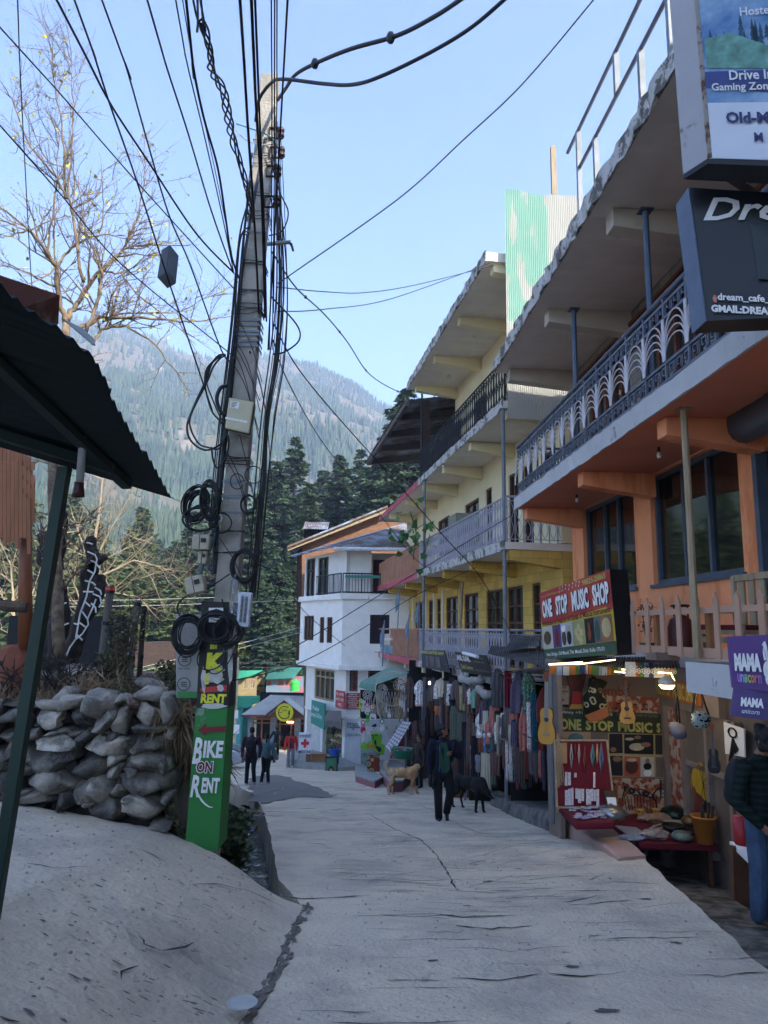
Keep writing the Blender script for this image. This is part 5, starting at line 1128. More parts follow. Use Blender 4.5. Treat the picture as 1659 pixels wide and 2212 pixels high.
for i in range(9): mb.box((-2.75-.42*i,8.55,-1.75+(i%2)*.02),(.6,.5,1.55+.04*(i%3)),Matrix.Rotation(.05*(i%3),3,'Z'))
for k,mbx in enumerate(mbs): mbx.build('stones',M_st[k],sw,smooth=True)
for i in range(110):
 stone(mbs[0] if False else mb,Vector((-2.5-2.6*r6.random(),8.2,r6.uniform(-2.0,-.95))),r6.uniform(.05,.12),.12,r6.uniform(.04,.09),0,5,i+300)
mb.build('rubble_core',mat('wall_core','#45413b',.95,scale=5,bump=.8),sw)
for i,(px,y,rx) in enumerate(((315,8.7,.09),(142,8.45,.14),(320,10.2,.16),(175,10.0,.3),(205,10.3,.28),(365,8.8,.1))):
 mb=MB(); c=tz(px,y); stone(mb,c+UZ*rx*.5,rx*1.3,rx,rx*.8,0,3,i+70); tag(mb.build('boulder',M_st[0],smooth=True),['round cobble on top of the garden soil','smooth cobble at the front of the terrace','grey boulder between the posts','large grey boulder below the tree','second grey boulder below the tree','small cobble near the end of the wall'][i],'stone')
o=pquad(8.25,[(346,1590),(352,1585),(372,1640),(388,1770),(380,1795),(358,1790)],.04,'asbestos_sheet',mat('grey_sheet','#7a7874',.9,scale=2,bump=.3),dy=[0,0,.1,.15,.1,0]); tag(o,'broken grey cement sheet leaning at the end of the stone wall','board')
o=pquad(8.6,[(378,1640),(402,1610),(406,1770),(392,1790)],.04,'asbestos_sheet',MATS['grey_sheet'],dy=[0,.1,.15,.1]); tag(o,'narrow second cement sheet leaning behind the first','board')
# ---------------------------------------------------------------- tin roof of the stall at the left
sr=thing('stall_roof','dark green corrugated roof of a stall on a square green post','shelter',(-2.2,4.4,-1.6))
n_r=Vector((0,.35,1)).normalized(); RP=lambda x,y: Vector((x,y,.895+.35*(5-y)))
dirc=Vector((-.87,-.57,0)); edge=[(-1.50,5.0),(-1.51,4.5),(-1.525,4.0),(-1.53,3.6),(-1.62,3.42),(-1.72,3.25),(-1.80,3.05),(-1.9,2.6),(-1.95,2.2)]
mb=MB(); vs=[]; E=[]
for a,b in zip(edge,edge[1:]):
 L=math.hypot(b[0]-a[0],b[1]-a[1]); k=max(2,round(L/.033/1.0))
 for i in range(k): E.append((lerp(a[0],b[0],i/k),lerp(a[1],b[1],i/k)))
nE_=len(E)
for i,(x,y) in enumerate(E):
 zz=.016*math.sin(i*math.pi/1.5); jx=(.02 if (i//17)%2 else 0)
 p=RP(x,y); f_=Vector((p.x-jx,p.y,p.z+zz)); g=p+Vector((-3.6,-2.3,.35*2.3)); g.z+=zz; vs+=[f_,g]
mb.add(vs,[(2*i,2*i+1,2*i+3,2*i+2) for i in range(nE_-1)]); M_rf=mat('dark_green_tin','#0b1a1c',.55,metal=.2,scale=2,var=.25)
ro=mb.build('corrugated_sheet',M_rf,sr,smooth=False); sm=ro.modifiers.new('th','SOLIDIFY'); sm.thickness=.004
mb=MB()
a=W(62,820,3.9);
def rb(p0,p1,w_,h_,nm,m=M_black):
 A=RP(*p0)-Vector((0,0,.03+h_/2)); B=RP(*p1)-Vector((0,0,.03+h_/2)); d=(B-A).normalized(); s_=d.cross(UZ).normalized()*w_/2; u_=s_.cross(d).normalized()*h_/2
 MB().pr([A+s_+u_,A-s_+u_,A-s_-u_,A+s_-u_],B-A).build(nm,m,sr)
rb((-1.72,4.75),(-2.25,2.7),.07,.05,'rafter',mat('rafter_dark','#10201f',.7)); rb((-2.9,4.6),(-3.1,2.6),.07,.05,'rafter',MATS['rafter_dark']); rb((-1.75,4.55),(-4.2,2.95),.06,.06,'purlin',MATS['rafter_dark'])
tp=RP(-2.06,4.55)-UZ*.05; bt=Vector((-2.20,4.4,-1.9)); d_=tp-bt
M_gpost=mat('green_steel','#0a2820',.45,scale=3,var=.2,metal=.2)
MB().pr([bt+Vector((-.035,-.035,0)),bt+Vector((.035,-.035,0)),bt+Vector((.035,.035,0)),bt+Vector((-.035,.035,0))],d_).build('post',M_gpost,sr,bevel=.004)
lb=thing('hanging_lamp','grey pipe hanging lamp with a maroon holder under the stall roof','lamp',W(172,1075,4.3)); q=W(180,940,4.3); MB().tube([q,W(172,1045,4.3)],.024,10).build('pipe',mat('grey_pipe','#8b8d8e',.6),lb,smooth=True)
b_=W(171,1043,4.3); MB().lathe([(.03,0),(.028,-.02),(.034,-.05),(.038,-.085),(.03,-.085),(.02,-.06)],b_,14).build('holder',mat('maroon_plastic','#3d1418',.35),lb,smooth=True)
b2=RP(-1.60,4.2)-UZ*.0
# loose sheets on top of the roof
mb=MB(); p=[W(190,742,3.62),W(135,694,3.5),W(168,712,3.45),W(210,735,3.6),W(203,748,3.62)]
mb.pr([W(135,690,3.44),W(196,742,3.62),W(206,748,3.66),W(205,736,3.7),W(180,712,3.6)],(0,0,.006)); tag(mb.build('roof_flashing',mat('zinc','#8d9291',.4,metal=.6,scale=3)),'bent zinc flashing on the edge of the dark stall roof','flashing')
mb=MB().pr([W(-20,590,3.5),W(129,640,3.8),W(126,700,3.9),W(90,720,3.8),W(-20,690,3.5)],(0,0,.006)); tag(mb.build('rusty_sheet',mat('rusty_sheet','#5d342a',.7,scale=6,col2='#7b6a60',mix=(.5,.62))),'rusty corrugated sheet lying on the dark stall roof','sheet')
# ================================================================ utility pole, cables
PY=8.0
M_pole=mat('pole_concrete','#aba59a',.9,scale=2.5,bump=.8,bscale=40,col2='#827d74',mix=(.35,.68),detail=9)
up=thing('utility_pole','leaning square concrete utility pole wrapped in cables with BIKE ON RENT painted on it','pole',W(437,1850,PY))
def slab4(l0,r0,l1,r1,y0f,y0b,mb=None,y1f=None,y1b=None):
 mb=mb or MB(); y1f=y1f or y0f; y1b=y1b or y0b; q=[]
 for (l,r,f,b) in ((l0,r0,y0f,y0b),(l1,r1,y1f,y1b)):
  L=W(*l,f);Rr=W(*r,f); z=(L.z+Rr.z)/2; q+=[Vector((L.x,f,z)),Vector((Rr.x,f,z)),Vector((Rr.x,b,z)),Vector((L.x,b,z))]
 mb.add(q,[(3,2,1,0),(4,5,6,7),(0,1,5,4),(1,2,6,5),(2,3,7,6),(3,0,4,7)]); return mb
slab4((409,1895),(462,1895),(563,158),(601,158),8.06,8.32,y1f=8.06,y1b=8.22).build('shaft',M_pole,up,bevel=.012)
M_pgreen=mat('painted_green','#2b7536',.55,var=.06,scale=3,bump=.25,bscale=9); M_pgreen2=peel('worn_green','#2b7536','#7b8177',.64,scale=2.2)
sl=slab4((400,1828),(471,1845),(423,1530),(491,1530),7.98,8.4).build('green_sleeve',M_pgreen2,up)
bl=slab4((424,1529),(492,1529),(436,1300),(503,1300),7.985,8.39).build('poster_sleeve',peel('black_poster','#141414','#8a8a88',.62,scale=2.6,rough=.5),up)
def ontext(t,x0,x1,y0,y1,m,par,y=7.965,bold=.0,lean=.06,shear=0,nm='lettering'):
 c=W((x0+x1)/2,(y0+y1)/2,y); a=W(x0,(y0+y1)/2,y); b=W(x1,(y0+y1)/2,y); u1=W((x0+x1)/2,y0,y); u0=W((x0+x1)/2,y1,y)
 return lettering(t,c,(1,0,0),(lean,0,1),(b-a).length,(u1-u0).length,m,par,bold=bold,shear=shear,name=nm)
M_pw=mat('paint_white','#d8d8d4',.7,scale=30,var=.1); M_pr=mat('paint_maroon','#6d1a20',.6,var=.08); M_py=mat('paint_yellow','#c9c832',.6,scale=20,var=.2)
ontext('B',418,437,1593,1650,M_pw,sl,bold=.03,shear=.1); ontext('IKE',440,482,1600,1637,M_pw,sl,bold=.04)
ontext('ON',423,461,1643,1671,M_pw,sl,bold=.09); ontext('ON',425,459,1645,1669,M_pr,sl,y=7.96,bold=.03)
ontext('R',413,433,1674,1722,M_pw,sl,bold=.03,shear=.1); ontext('ENT',436,474,1680,1713,M_pw,sl,bold=.04)
mb=MB(); pts=[W(*p,7.963) for p in ((428,1715),(434,1727),(443,1737),(452,1743),(460,1744))];
for a,b,w0,w1 in zip(pts,pts[1:],(.016,.016,.012,.007),(.016,.012,.007,.002)): mb.face([a+UZ*w0,a-UZ*w0,b-UZ*w1,b+UZ*w1])
mb.build('swash',M_pw,sl)
def flatpoly(pl,y,m,par,nm): return MB().face([W(*p,y) for p in pl]).build(nm,m,par)
flatpoly([(427,1577),(446,1562),(445,1571),(488,1568),(487,1580),(445,1583),(444,1590)],7.962,M_pr,sl,'arrow')
ontext('RENT',434,489,1499,1519,M_py,bl,y=7.97,bold=.05); ontext('K',446,484,1410,1449,M_py,bl,y=7.97,bold=.08); ontext('I',455,470,1378,1402,M_py,bl,y=7.97,bold=.08); ontext('E',443,452,1455,1478,M_py,bl,y=7.97,bold=.04)
flatpoly([(431,1490),(444,1476),(443,1484),(490,1480),(489,1493),(443,1496),(442,1501)],7.972,mat('paint_red','#b0322c',.6),bl,'arrow')
r3=random.Random(3)
def torn(cx,cy,rx,ry,y,m,nm,seed):
 r=random.Random(seed); return flatpoly([(cx+rx*(1+r.uniform(-.3,.15))*math.cos(k*.42),cy+ry*(1+r.uniform(-.3,.15))*math.sin(k*.42)) for k in range(15)],y,m,bl,nm)
M_paper=mat('torn_paper','#b9b6b0',.9,scale=9,bump=.3,col2='#8d8a84',mix=(.5,.7))
torn(463,1463,23,15,7.968,M_paper,'torn_paper',1); torn(470,1447,15,13,7.9695,M_paper,'torn_paper',2); torn(459,1434,10,7,7.969,mat('torn_red','#a05550',.9),'torn_paper',3); torn(440,1470,6,30,7.967,M_paper,'torn_paper',4); torn(497,1420,6,60,7.966,M_paper,'torn_paper',5); torn(462,1525,30,6,7.9675,M_paper,'torn_paper',6); torn(476,1486,8,9,7.9665,M_paper,'torn_paper',7)
st=flatpoly([(451,1313),(482,1313),(483,1344),(451,1344)],7.965,M_pw,bl,'round_sticker')
mb=MB()
def ring(mb,c,r0,r1,n=18):
 for k in range(n):
  a=2*math.pi*k/n;b=2*math.pi*(k+1)/n; f=lambda t,r:(c+Vector((r*math.cos(t),0,r*math.sin(t)))); mb.face([f(a,r0),f(b,r0),f(b,r1),f(a,r1)])
c=W(467,1328,7.961); ring(mb,c,.058,.065)
for k in (-.03,-.01,.012,.03): mb.box(c+UZ*k,(.07,.002,.008))
mb.build('emblem',M_ink,bl)
# flat metal board hanging left of the pole
hb_=slab4((381,1507),(428,1507),(379,1327),(440,1327),8.12,8.17); hbd=tag(hb_.build('hanging_board',peel('stained_board','#8f8c88','#6b625c',.6,scale=3)),'stained grey metal board with round stickers tied left of the pole','board')
slab4((383,1508),(428,1508),(382,1494),(429,1494),8.105,8.118).build('green_band',M_pgreen,hbd)
for cy in (1425,1478):
 c=W(399 if cy==1425 else 397,cy,8.11); mb=MB(); ring(mb,c,.065,.073); ring(mb,c,.0,.05) if False else None
 for k in (-.02,0,.02): mb.box(c+UZ*k,(.06,.002,.008))
 mb.build('round_sticker',M_ink,hbd); lettering('SELF RIDE',c-UZ*.095,(1,0,0),UZ,.13,.02,M_ink,hbd)
# steel bands and wire wraps round the shaft
def edgeL(y): return 563+(403-563)*(y-158)/(1825-158)
def edgeR(y): return 600+(470-600)*(y-158)/(1845-158)
for i,(yy,t) in enumerate(((690,.0),(700,.5),(712,1),(722,0),(737,-1),(745,.4),(1039,.3),(1072,0),(500,0),(1106,.3))):
 mb=MB(); a=W(edgeL(yy)-1,yy,8.045);b=W(edgeR(yy)+1,yy+t*3,8.045); h=.016 if i<8 else .008; mb.pr([a+UZ*h,a-UZ*h,b-UZ*h,b+UZ*h],(0,.008,0)); mb.pr([b+UZ*h,b-UZ*h,b+Vector((0,.28,-h)),b+Vector((0,.28,h))],(.006,0,0)); mb.build('steel_band',M_metal,up)
M_cab=mat('black_cable','#0c0d0f',.5,scale=20); M_cab2=mat('grey_cable','#2b2e33',.5,scale=20)
for yy in (455,462,470,560,566,571,624,628,632,655,660,668,675,985,990,996,1000,1145,1150,1190,1194,300,330,350,416,420):
 for k in range(1):
  mb=MB(); a=W(edgeL(yy)-2,yy+r3.uniform(-3,3),8.04);b=W(edgeR(yy)+2,yy+r3.uniform(-5,5),8.04); mid=(a+b)/2+Vector((0,-.01,r3.uniform(-.03,.01))); mb.tube([a+Vector((0,.28,0)),a,mid,b,b+Vector((0,.28,0))],.006,4); mb.build('wire_wrap',M_cab,up)
def f7c(*p): return [((600+x/1.4744)/1.8517,(y/1.4744)/1.8517) for x,y in p]
def f6(*p): return [((650+x/2.602)/1.8517,(2050+y/2.602)/1.8517) for x,y in p]
def f5(*p): return [((650+x/2.765)/1.8517,(1350+y/2.765)/1.8517) for x,y in p]
def smoothpts(K,n=6):
 P=[K[0]]+list(K)+[K[-1]]; Q=[]
 for i in range(1,len(P)-2):
  a,b,c,d=P[i-1],P[i],P[i+1],P[i+2]
  for j in range(n):
   t=j/n; Q.append(.5*((2*b)+(c-a)*t+(2*a-5*b+4*c-d)*t*t+(3*b-a-3*c+d)*t**3))
 Q.append(K[-1]); return Q
def cable(label,pl,y0,y1,r,m=M_cab,group=None,ext0=0,name='cable',ys=None,n=6,knots=()):
 m_=len(pl); K=[W(*p,(ys[i] if ys else lerp(y0,y1,i/(m_-1)))) for i,p in enumerate(pl)]
 if ext0: K=[K[0]+(K[0]-K[1]).normalized()*ext0]+K
 Q=smoothpts(K,n); mb=MB().tube(Q,r,6)
 for k in knots: q=Q[int(k*(len(Q)-1))]; mb.ell(q,(r*2.2,r*2.2,r*3),4)
 return tag(mb.build(name,m,smooth=True),label,'cable',group)
GA='cables strung overhead to the pole'
ov=[
 ('thin vertical wire at the far left of the sky',((90,0),(100,300),(125,800),(155,1350),(168,1500),(180,1640)),4.2,9,.005),
 ('wire crossing the upper left corner down to the pole',((0,140),(300,470),(700,930),(1200,1480)),5.2,8,.007),
 ('wire entering from the left edge below the first one',((0,640),(300,980),(620,1350),(1150,1785),(1190,1830)),5,8,.006),
 ('thick cable from the top left that bends at mid height',((290,0),(430,270),(570,540),(760,830),(1000,1190),(1190,1390)),4.6,8,.010),
 ('cable that passes behind the hanging grey box',((380,0),(470,250),(560,530),(700,930),(850,1400),(980,1787),(1085,2100)),4.8,8.0,.009),
 ('cable that carries the hanging grey box',((520,0),(640,330),(740,680),(860,1090),(970,1350),(1130,1787),(1190,1850)),4.8,7.9,.008),
 ('straight cable midway between the box cable and the pole',((752,0),(850,340),(960,680),(1080,1080),(1190,1390)),4.8,8,.009),
 ('left one of three close cables ending beside the pole',((897,0),(950,300),(1040,680),(1130,1080),(1195,1400)),4.8,8,.007),
 ('sagging heavier cable of the three ending beside the pole',((950,0),(985,330),(1040,600),(1110,850),(1150,1100),(1180,1300),(1220,1420)),4.8,8,.012),
 ('thinnest of the three close cables ending beside the pole',((932,0),(1000,420),(1100,880),(1200,1380)),4.9,8,.005),
 ('heavy cable falling in front of the left edge of the pole',((1225,0),(1245,300),(1265,640),(1290,1000),(1305,1250),(1322,1600)),4.6,7.8,.013),
 ('heavy cable falling down the middle of the pole',((1283,0),(1305,500),(1335,1000),(1345,1300),(1352,1620)),4.6,7.8,.013),
 ('second heavy cable falling down the middle of the pole',((1302,0),(1325,600),(1350,1200),(1360,1640)),4.6,7.8,.010),
 ('thin cable just left of the right edge of the pole',((1385,0),(1388,500),(1386,1200),(1375,1785)),4.7,7.9,.006),
 ('thin cable along the right edge of the pole',((1402,0),(1400,900),(1390,1785)),4.7,7.95,.006),
 ('second thin cable along the right edge of the pole',((1414,0),(1412,600),(1396,1600)),4.7,7.95,.006),
 ('cable that comes in from the top right of the pole and slants across it',((1468,0),(1440,500),(1395,1300),(1368,1787)),4.7,7.9,.009)]
for lb_,pl,y0,y1,r_ in ov: cable(lb_,z5(*pl),y0,y1,r_,group=GA,ext0=7)
# the twisted bundle
tb=thing('cable_bundle','knotted bundle of twisted cables hanging left of the pole top','cable',W(780,640,7)); K=[W(*p,lerp(4.6,7.9,i/9)) for i,p in enumerate(z5((1015,0),(1030,120),(1070,260),(1090,370),(1135,470),(1165,600),(1195,720),(1240,900),(1270,1010),(1290,1130)))]
K=[K[0]+(K[0]-K[1]).normalized()*6]+K; Q=smoothpts(K,10)
for s in range(4):
 rs=random.Random(s); mb=MB().tube([q+Vector((math.sin(i*.33+s*1.6)*.03,0,math.cos(i*.33+s*1.6)*.02))*(1+.5*math.sin(i*.11+s)) for i,q in enumerate(Q)],.009,5); mb.build('strand',M_cab2 if s%2 else M_cab,tb)
# cables towards the right
GB='cables leaving the pole to the right'
cable('thick grey cable arching from the pole top over the street to the top right',[(600,216),(618,190),(640,160),(690,133),(760,105),(860,76),(945,32),(1010,-12)],8,5.2,.021,M_cab2,GB,knots=(.42,.7))
cable('thick grey cable dipping from the pole top to the upper right',[(552,262),(560,215),(585,180),(612,171),(700,181),(760,183),(820,166),(930,113),(1020,58),(1105,-15)],8,5.2,.019,M_cab2,GB)
cable('long thin diagonal wire from the pole to the top right',[(600,612),(640,585),(860,430),(1000,303),(1130,180),(1290,-10)],8,5.4,.007,M_cab,GB)
cable('wire with knots sagging from the pole to the yellow balcony',[(588,545),(640,622),(700,678),(750,738),(800,810),(870,850),(925,862),(945,850)],8,21,.011,M_cab,GB,knots=(.2,.4,.55,.7))
cable('upper thin wire across to the tin screen',[(597,620),(700,630),(790,632),(900,615),(1068,573)],8,17,.008,M_cab,GB); cable('lower thin wire across to the tin screen',[(600,673),(700,668),(850,644),(1066,566)],8,17,.008,M_cab,GB)
cable('slack wire crossing the cedars down to the yellow building',[(592,700),(640,790),(720,890),(850,1035),(960,1160),(1040,1250),(1105,1370)],8,16.5,.009,M_cab,GB); cable('slack wire crossing the mountain and brick gable',[(590,735),(625,830),(700,960),(800,1085),(900,1210),(940,1230)],8,26,.010,M_cab,GB)
cable('wire looping from the pole over the valley',[(585,640),(640,700),(646,735),(615,760),(590,765)],8,7.9,.010,M_cab,GB); cable('pair of wires down to the white building',[(540,760),(575,900),(600,1150),(640,1300),(745,1395)],8,34,.012,M_cab,GB)
cable('dark wire crossing in front of the white building',[(520,1440),(640,1395),(780,1310),(935,1215),(1110,1110)],8.2,17,.008,M_cab,GB); cable('second dark wire below, across to the balcony',[(505,1470),(640,1435),(760,1372),(900,1285),(1030,1225)],8.2,17,.007,M_cab,GB)
M_wire=mat('bare_wire','#a8a59a',.5,scale=9)
for i,(l_,a,b,yy) in enumerate((('pale wire low behind the pole, upper of the fan',(60,1298),(560,1287),30),('pale wire low behind the pole, second of the fan',(60,1312),(650,1296),30),('pale wire slanting up right of the white cable box',(290,1445),(650,1355),26),('pale wire just below the slanting one',(295,1452),(650,1366),26),('pale wire over the green roofs',(500,1432),(660,1426),45),('second pale wire over the green roofs',(500,1440),(660,1437),45))):
 cable(l_,[a,((a[0]+b[0])/2,(a[1]+b[1])/2+3),b],yy,yy,.012,M_wire,'pale wires low across the valley')
# vertical run of cables on the right side of the pole
rv=random.Random(12)
for i in range(16):
 off=rv.uniform(-2,34); pl=[]; K_=[(590+off*.5,330+rv.uniform(-80,200)),(588+off,600),(578+off*1.1,760),(560+off,900),(548+off,1040),(535+off,1180),(527+off*.9,1290)]
 pl=[(x+rv.uniform(-4,4)*(i%3>0),y) for x,y in K_]; cable('black drop cable running down the right side of the pole',pl,8.05,8.1,rv.choice([.005,.006,.009]),M_cab,'drop cables down the pole',name='drop_cable')
for i in range(7):
 off=rv.uniform(-14,4); K_=[(545+off,330+60*i%200),(527+off,520),(510+off,700),(495+off,850),(478+off,1000),(462+off,1180)]
 cable('black drop cable running down the left side of the pole',[(x+rv.uniform(-3,3),y) for x,y in K_],8.0,8.04,rv.choice([.006,.009]),M_cab,'drop cables down the left of the pole',name='drop_cable')
for i in range(9):
 y0=rv.uniform(450,1250); cable('thin wire criss-crossing the face of the pole',[(edgeL(y0)-4,y0),((edgeL(y0)+edgeR(y0))/2+rv.uniform(-8,8),y0+rv.uniform(40,90)),(edgeR(y0)+6,y0+rv.uniform(100,220))],8.0,8.0,.005,M_cab,'thin wires crossing the pole face',name='wire')
cable('thick grey conduit along the left side of the pole',[(575,300),(556,400),(535,520),(518,640),(506,760),(494,880),(481,1000),(469,1130),(462,1240)],8.08,8.1,.032,mat('grey_conduit','#3b3f45',.5),None,name='conduit')
# loops and coils
def loop(label,c,rx,rz,n,y,r,seed,m=M_cab,group='coiled spare cable on the pole',jit=.12,tilt=0,py=None):
 q=W(*c,y); s=y/1560; r_=random.Random(seed); K=[]
 for k in range(n):
  a0=r_.uniform(0,6.28); ex=1+r_.uniform(-jit,jit); ez=1+r_.uniform(-jit,jit); ox=r_.uniform(-jit,jit)*.5*rx*s; oz=r_.uniform(-jit,jit)*.5*rz*s; dy=r_.uniform(-.05,.02)
  for i in range(16): a=2*math.pi*i/16; K.append(q+Vector((ox+rx*s*ex*math.cos(a),dy+.02*math.sin(a+a0),oz+rz*s*ez*math.sin(a)+tilt*math.cos(a)*rx*s)))
 return tag(MB().tube(smoothpts(K,2),r,5).build('cable_coil',m,smooth=True),label,'cable coil',group)
c6=lambda X,Y:f6((X,Y))[0]; c5=lambda X,Y:f5((X,Y))[0]
loop('round coil of black cable over the grey board, left of the low pair',c6(272,1275),28,36,15,7.9,.0085,1,jit=.24)
loop('round coil of black cable in the middle of the low row',c6(560,1200),31,30,14,7.82,.0085,2,jit=.2); loop('round coil of black cable at the right of the low row',c6(680,1250),26,28,12,7.86,.0085,3,jit=.22)
loop('oval coil hanging on the right edge of the pole',c6(850,560),26,33,9,7.95,.0085,4,jit=.15)
loop('dense messy coil high on the left of the pole',c5(370,1850),22,32,14,7.95,.009,5,jit=.28,tilt=.3); loop('second dense coil tangled with the one high on the left',c5(530,1800),18,36,10,7.93,.009,6,jit=.25,tilt=-.4); loop('large loose ring low in the dense tangle',c5(430,2000),33,29,5,7.92,.009,8,jit=.2)
loop('small open ring of thin wire on the pole face',c5(825,1590),15,18,1,7.95,.006,9,group=None); loop('open ring of thin wire sticking out right of the pole',c5(1010,1520),20,18,1,7.97,.006,10,group=None); loop('thin ring below the messy coil',c5(640,2050),24,21,2,7.95,.006,11,group=None); loop('flattened thin ring on the pole right side',c5(950,1850),17,20,3,7.97,.006,15,group=None)
cable('big drooping loop of thick cable at the left of the enclosure',f5((700,190),(620,200),(540,300),(480,470),(330,800),(270,1000),(330,1160),(480,1245),(640,1180),(720,1060)),8,8,.012,M_cab,'drooping loops beside the enclosure',name='cable_loop')
cable('second drooping loop inside the big one',f5((700,200),(640,230),(560,330),(490,500),(320,840),(310,1000),(400,1170),(520,1220),(620,1230),(700,1130)),8,7.97,.011,M_cab,'drooping loops beside the enclosure',name='cable_loop')
cable('loop that swings down past the left side of the enclosure',f5((650,200),(500,330),(470,520),(540,800),(640,930),(720,1080),(725,1230),(680,1370),(600,1440),(560,1350),(540,1210)),8,7.95,.011,M_cab,'drooping loops beside the enclosure',name='cable_loop')
cable('inner loop tied beside the enclosure',f5((560,260),(480,450),(560,700),(650,900),(700,960)),8,7.95,.009,M_cab,'drooping loops beside the enclosure',name='cable_loop')
cable('thick black coil edge left of the enclosure',f5((720,530),(640,560),(600,680),(640,810),(700,860)),8.02,8.0,.022,M_cab,None,name='cable_loop')
cable('thin loop at the bottom of the poster sleeve',f6((430,1380),(365,1500),(380,1600),(480,1640),(590,1600),(650,1500),(650,1380)),7.9,7.9,.007,M_cab,None,name='cable_loop'); cable('long loop hanging down to the printed poster',f6((400,1400),(430,1600),(540,1680),(660,1600),(760,1400),(800,1250)),7.88,7.9,.006,M_cab,None,name='cable_loop')
cable('wide loop of wire right of the oval coil',f6((960,530),(1100,580),(1210,680),(1215,800),(1120,970),(950,1090),(780,1090),(650,1000),(620,900)),7.95,7.9,.008,M_cab,None,name='cable_loop'); cable('wire swinging from the lower splice box to the low coils',f6((700,640),(450,800),(250,870),(160,960),(160,1030),(200,1100)),7.9,7.9,.008,M_cab,None,name='cable_loop')
cable('short looped wire on the upper right of the pole',f7c((700,900),(760,1120),(815,1250),(780,1360),(700,1390)),8.0,8.0,.009,M_cab,None,name='cable_loop'); cable('teal wire looped round the top bracket',f7c((510,730),(600,760),(700,800),(760,870)),8.0,7.98,.008,mat('teal_wire','#3b6f78',.5),None,name='wire'); cable('pale wire looped left of the top bracket',f7c((500,760),(560,820),(640,850),(720,850)),8,7.98,.007,M_wire,None,name='wire')
# flexible grey hoses and three splice boxes
M_hose=mat('grey_hose','#a5a49c',.6); cable('ribbed grey hose curling down to the upper splice box',f6((590,10),(610,80),(540,150),(430,220),(385,280),(450,300)),8,7.9,.020,M_hose,'ribbed grey hoses',name='hose'); cable('second ribbed grey hose to the small splice box',f6((570,10),(590,70),(560,130),(480,230),(415,320),(405,420)),8,7.9,.016,M_hose,'ribbed grey hoses',name='hose')
cable('blue cable running down to the lowest splice box',f6((530,40),(550,150),(530,300),(470,440),(420,560),(380,690)),7.95,7.88,.015,mat('blue_cable','#2c4a5c',.5),None)
M_beige=mat('beige_plastic','#a39b86',.6,var=.08); M_beigeD=mat('beige_shadow','#57534a',.7)
def splice(label,TL,BR,rot,y=7.9):
 a=W(*f6(TL)[0],y);b=W(*f6(BR)[0],y); c=(a+b)/2; wd=abs(b.x-a.x); hd=abs(a.z-b.z); t=thing('splice_box',label,'junction box',c,'beige splice boxes on the pole'); M=Matrix.Rotation(R(rot),3,'Y')
 L=MB(); prof=[(-.5,-.5),(.5,-.5),(.5,.5),(-.42,.5),(-.5,.3)]; L.pr([M@Vector((x*wd,-.09,z*hd)) for x,z in prof],(0,.18,0)); o=L.mesh('body',M_beige); b_=meshobj('body',o,t); bv=b_.modifiers.new('b','BEVEL'); bv.width=.012; bv.segments=2
 q=MB().box(M@Vector((.18*wd,-.093,.12*hd)),(wd*.3,.01,hd*.28),M).box(M@Vector((-.05*wd,-.092,0)),(.006,.008,hd*.98),M); meshobj('socket',q.mesh('socket',M_black),t); return t
splice('upper beige splice box with two cable sockets',(330,240),(500,395),0); splice('small beige splice box below the upper one',(392,405),(475,540),3,7.95); splice('lowest beige splice box, tilted and hanging free',(262,665),(438,845),-14,7.85)
# white ventilated cable box, enclosure, bottle
a=W(*f6((800,830))[0],7.9); b=W(*f6((912,1190))[0],7.9); c=(a+b)/2; wbx=thing('vented_box','white vented cable box on the right side of the pole','junction box',c); wd=b.x-a.x;hd=a.z-b.z
mb=MB().box((0,0,0),(wd,.12,hd),Matrix.Rotation(R(3),3,'Y')); o=meshobj('body',mb.mesh('body',mat('grey_white_plastic','#b3b9c2',.5,var=.04)),wbx); o.modifiers.new('b','BEVEL').width=.01
mb=MB(); M=Matrix.Rotation(R(3),3,'Y')
for k in range(21):
 for s in(-1,1): mb.box(M@Vector((s*wd*.16,-.066,hd*(.36-.036*k))),(wd*.2,.016,.007),M)
meshobj('fins',mb.mesh('fins',M_black),wbx)
P4=f5((735,660),(1010,712),(955,1060),(690,1000)); K=[W(*p,7.82) for p in P4]; en=thing('enclosure','beige plastic cable enclosure strapped to the middle of the pole','junction box',(K[2]+K[3])/2)
mb=MB().pr(K,(0,.16,0)); o=mb.build('body',mat('beige_box','#b3ab8e',.5,var=.06,scale=3),en,bevel=.012)
mb=MB()
for (A,B,n_) in ((K[0],K[1],22),(K[1],K[2],26),(K[2],K[3],20),(K[3],K[0],24)):
 for i in range(n_): q=A.lerp(B,(i+.5)/n_)+Vector((0,.05,0)); mb.box(q,(.010,.06,.010))
mb.build('clips',M_beigeD,en); u=(K[1]-K[0]).normalized(); v=(K[0]-K[3]).normalized(); q=K[0]+u*.075-v*.075; mb=MB().pr([q-u*.05+v*.04,q+u*.05+v*.04,q+u*.05-v*.04,q-u*.05-v*.04],(0,-.003,0)); lb_=mb.build('label_plate',M_pw,en)
for k in range(4): MB().pr([q-u*.04+v*(.03-.018*k),q+u*(.03-.01*k)+v*(.03-.018*k),q+u*(.03-.01*k)+v*(.024-.018*k),q-u*.04+v*(.024-.018*k)],(0,-.005,0)).build('print_line',M_ink,lb_)
q=K[3].lerp(K[1],.32); MB().pr([q-u*.1+v*.012,q+u*.15+v*.012,q+u*.15-v*.012,q-u*.1-v*.012],(0,-.003,0)).build('tape',M_pw,en)
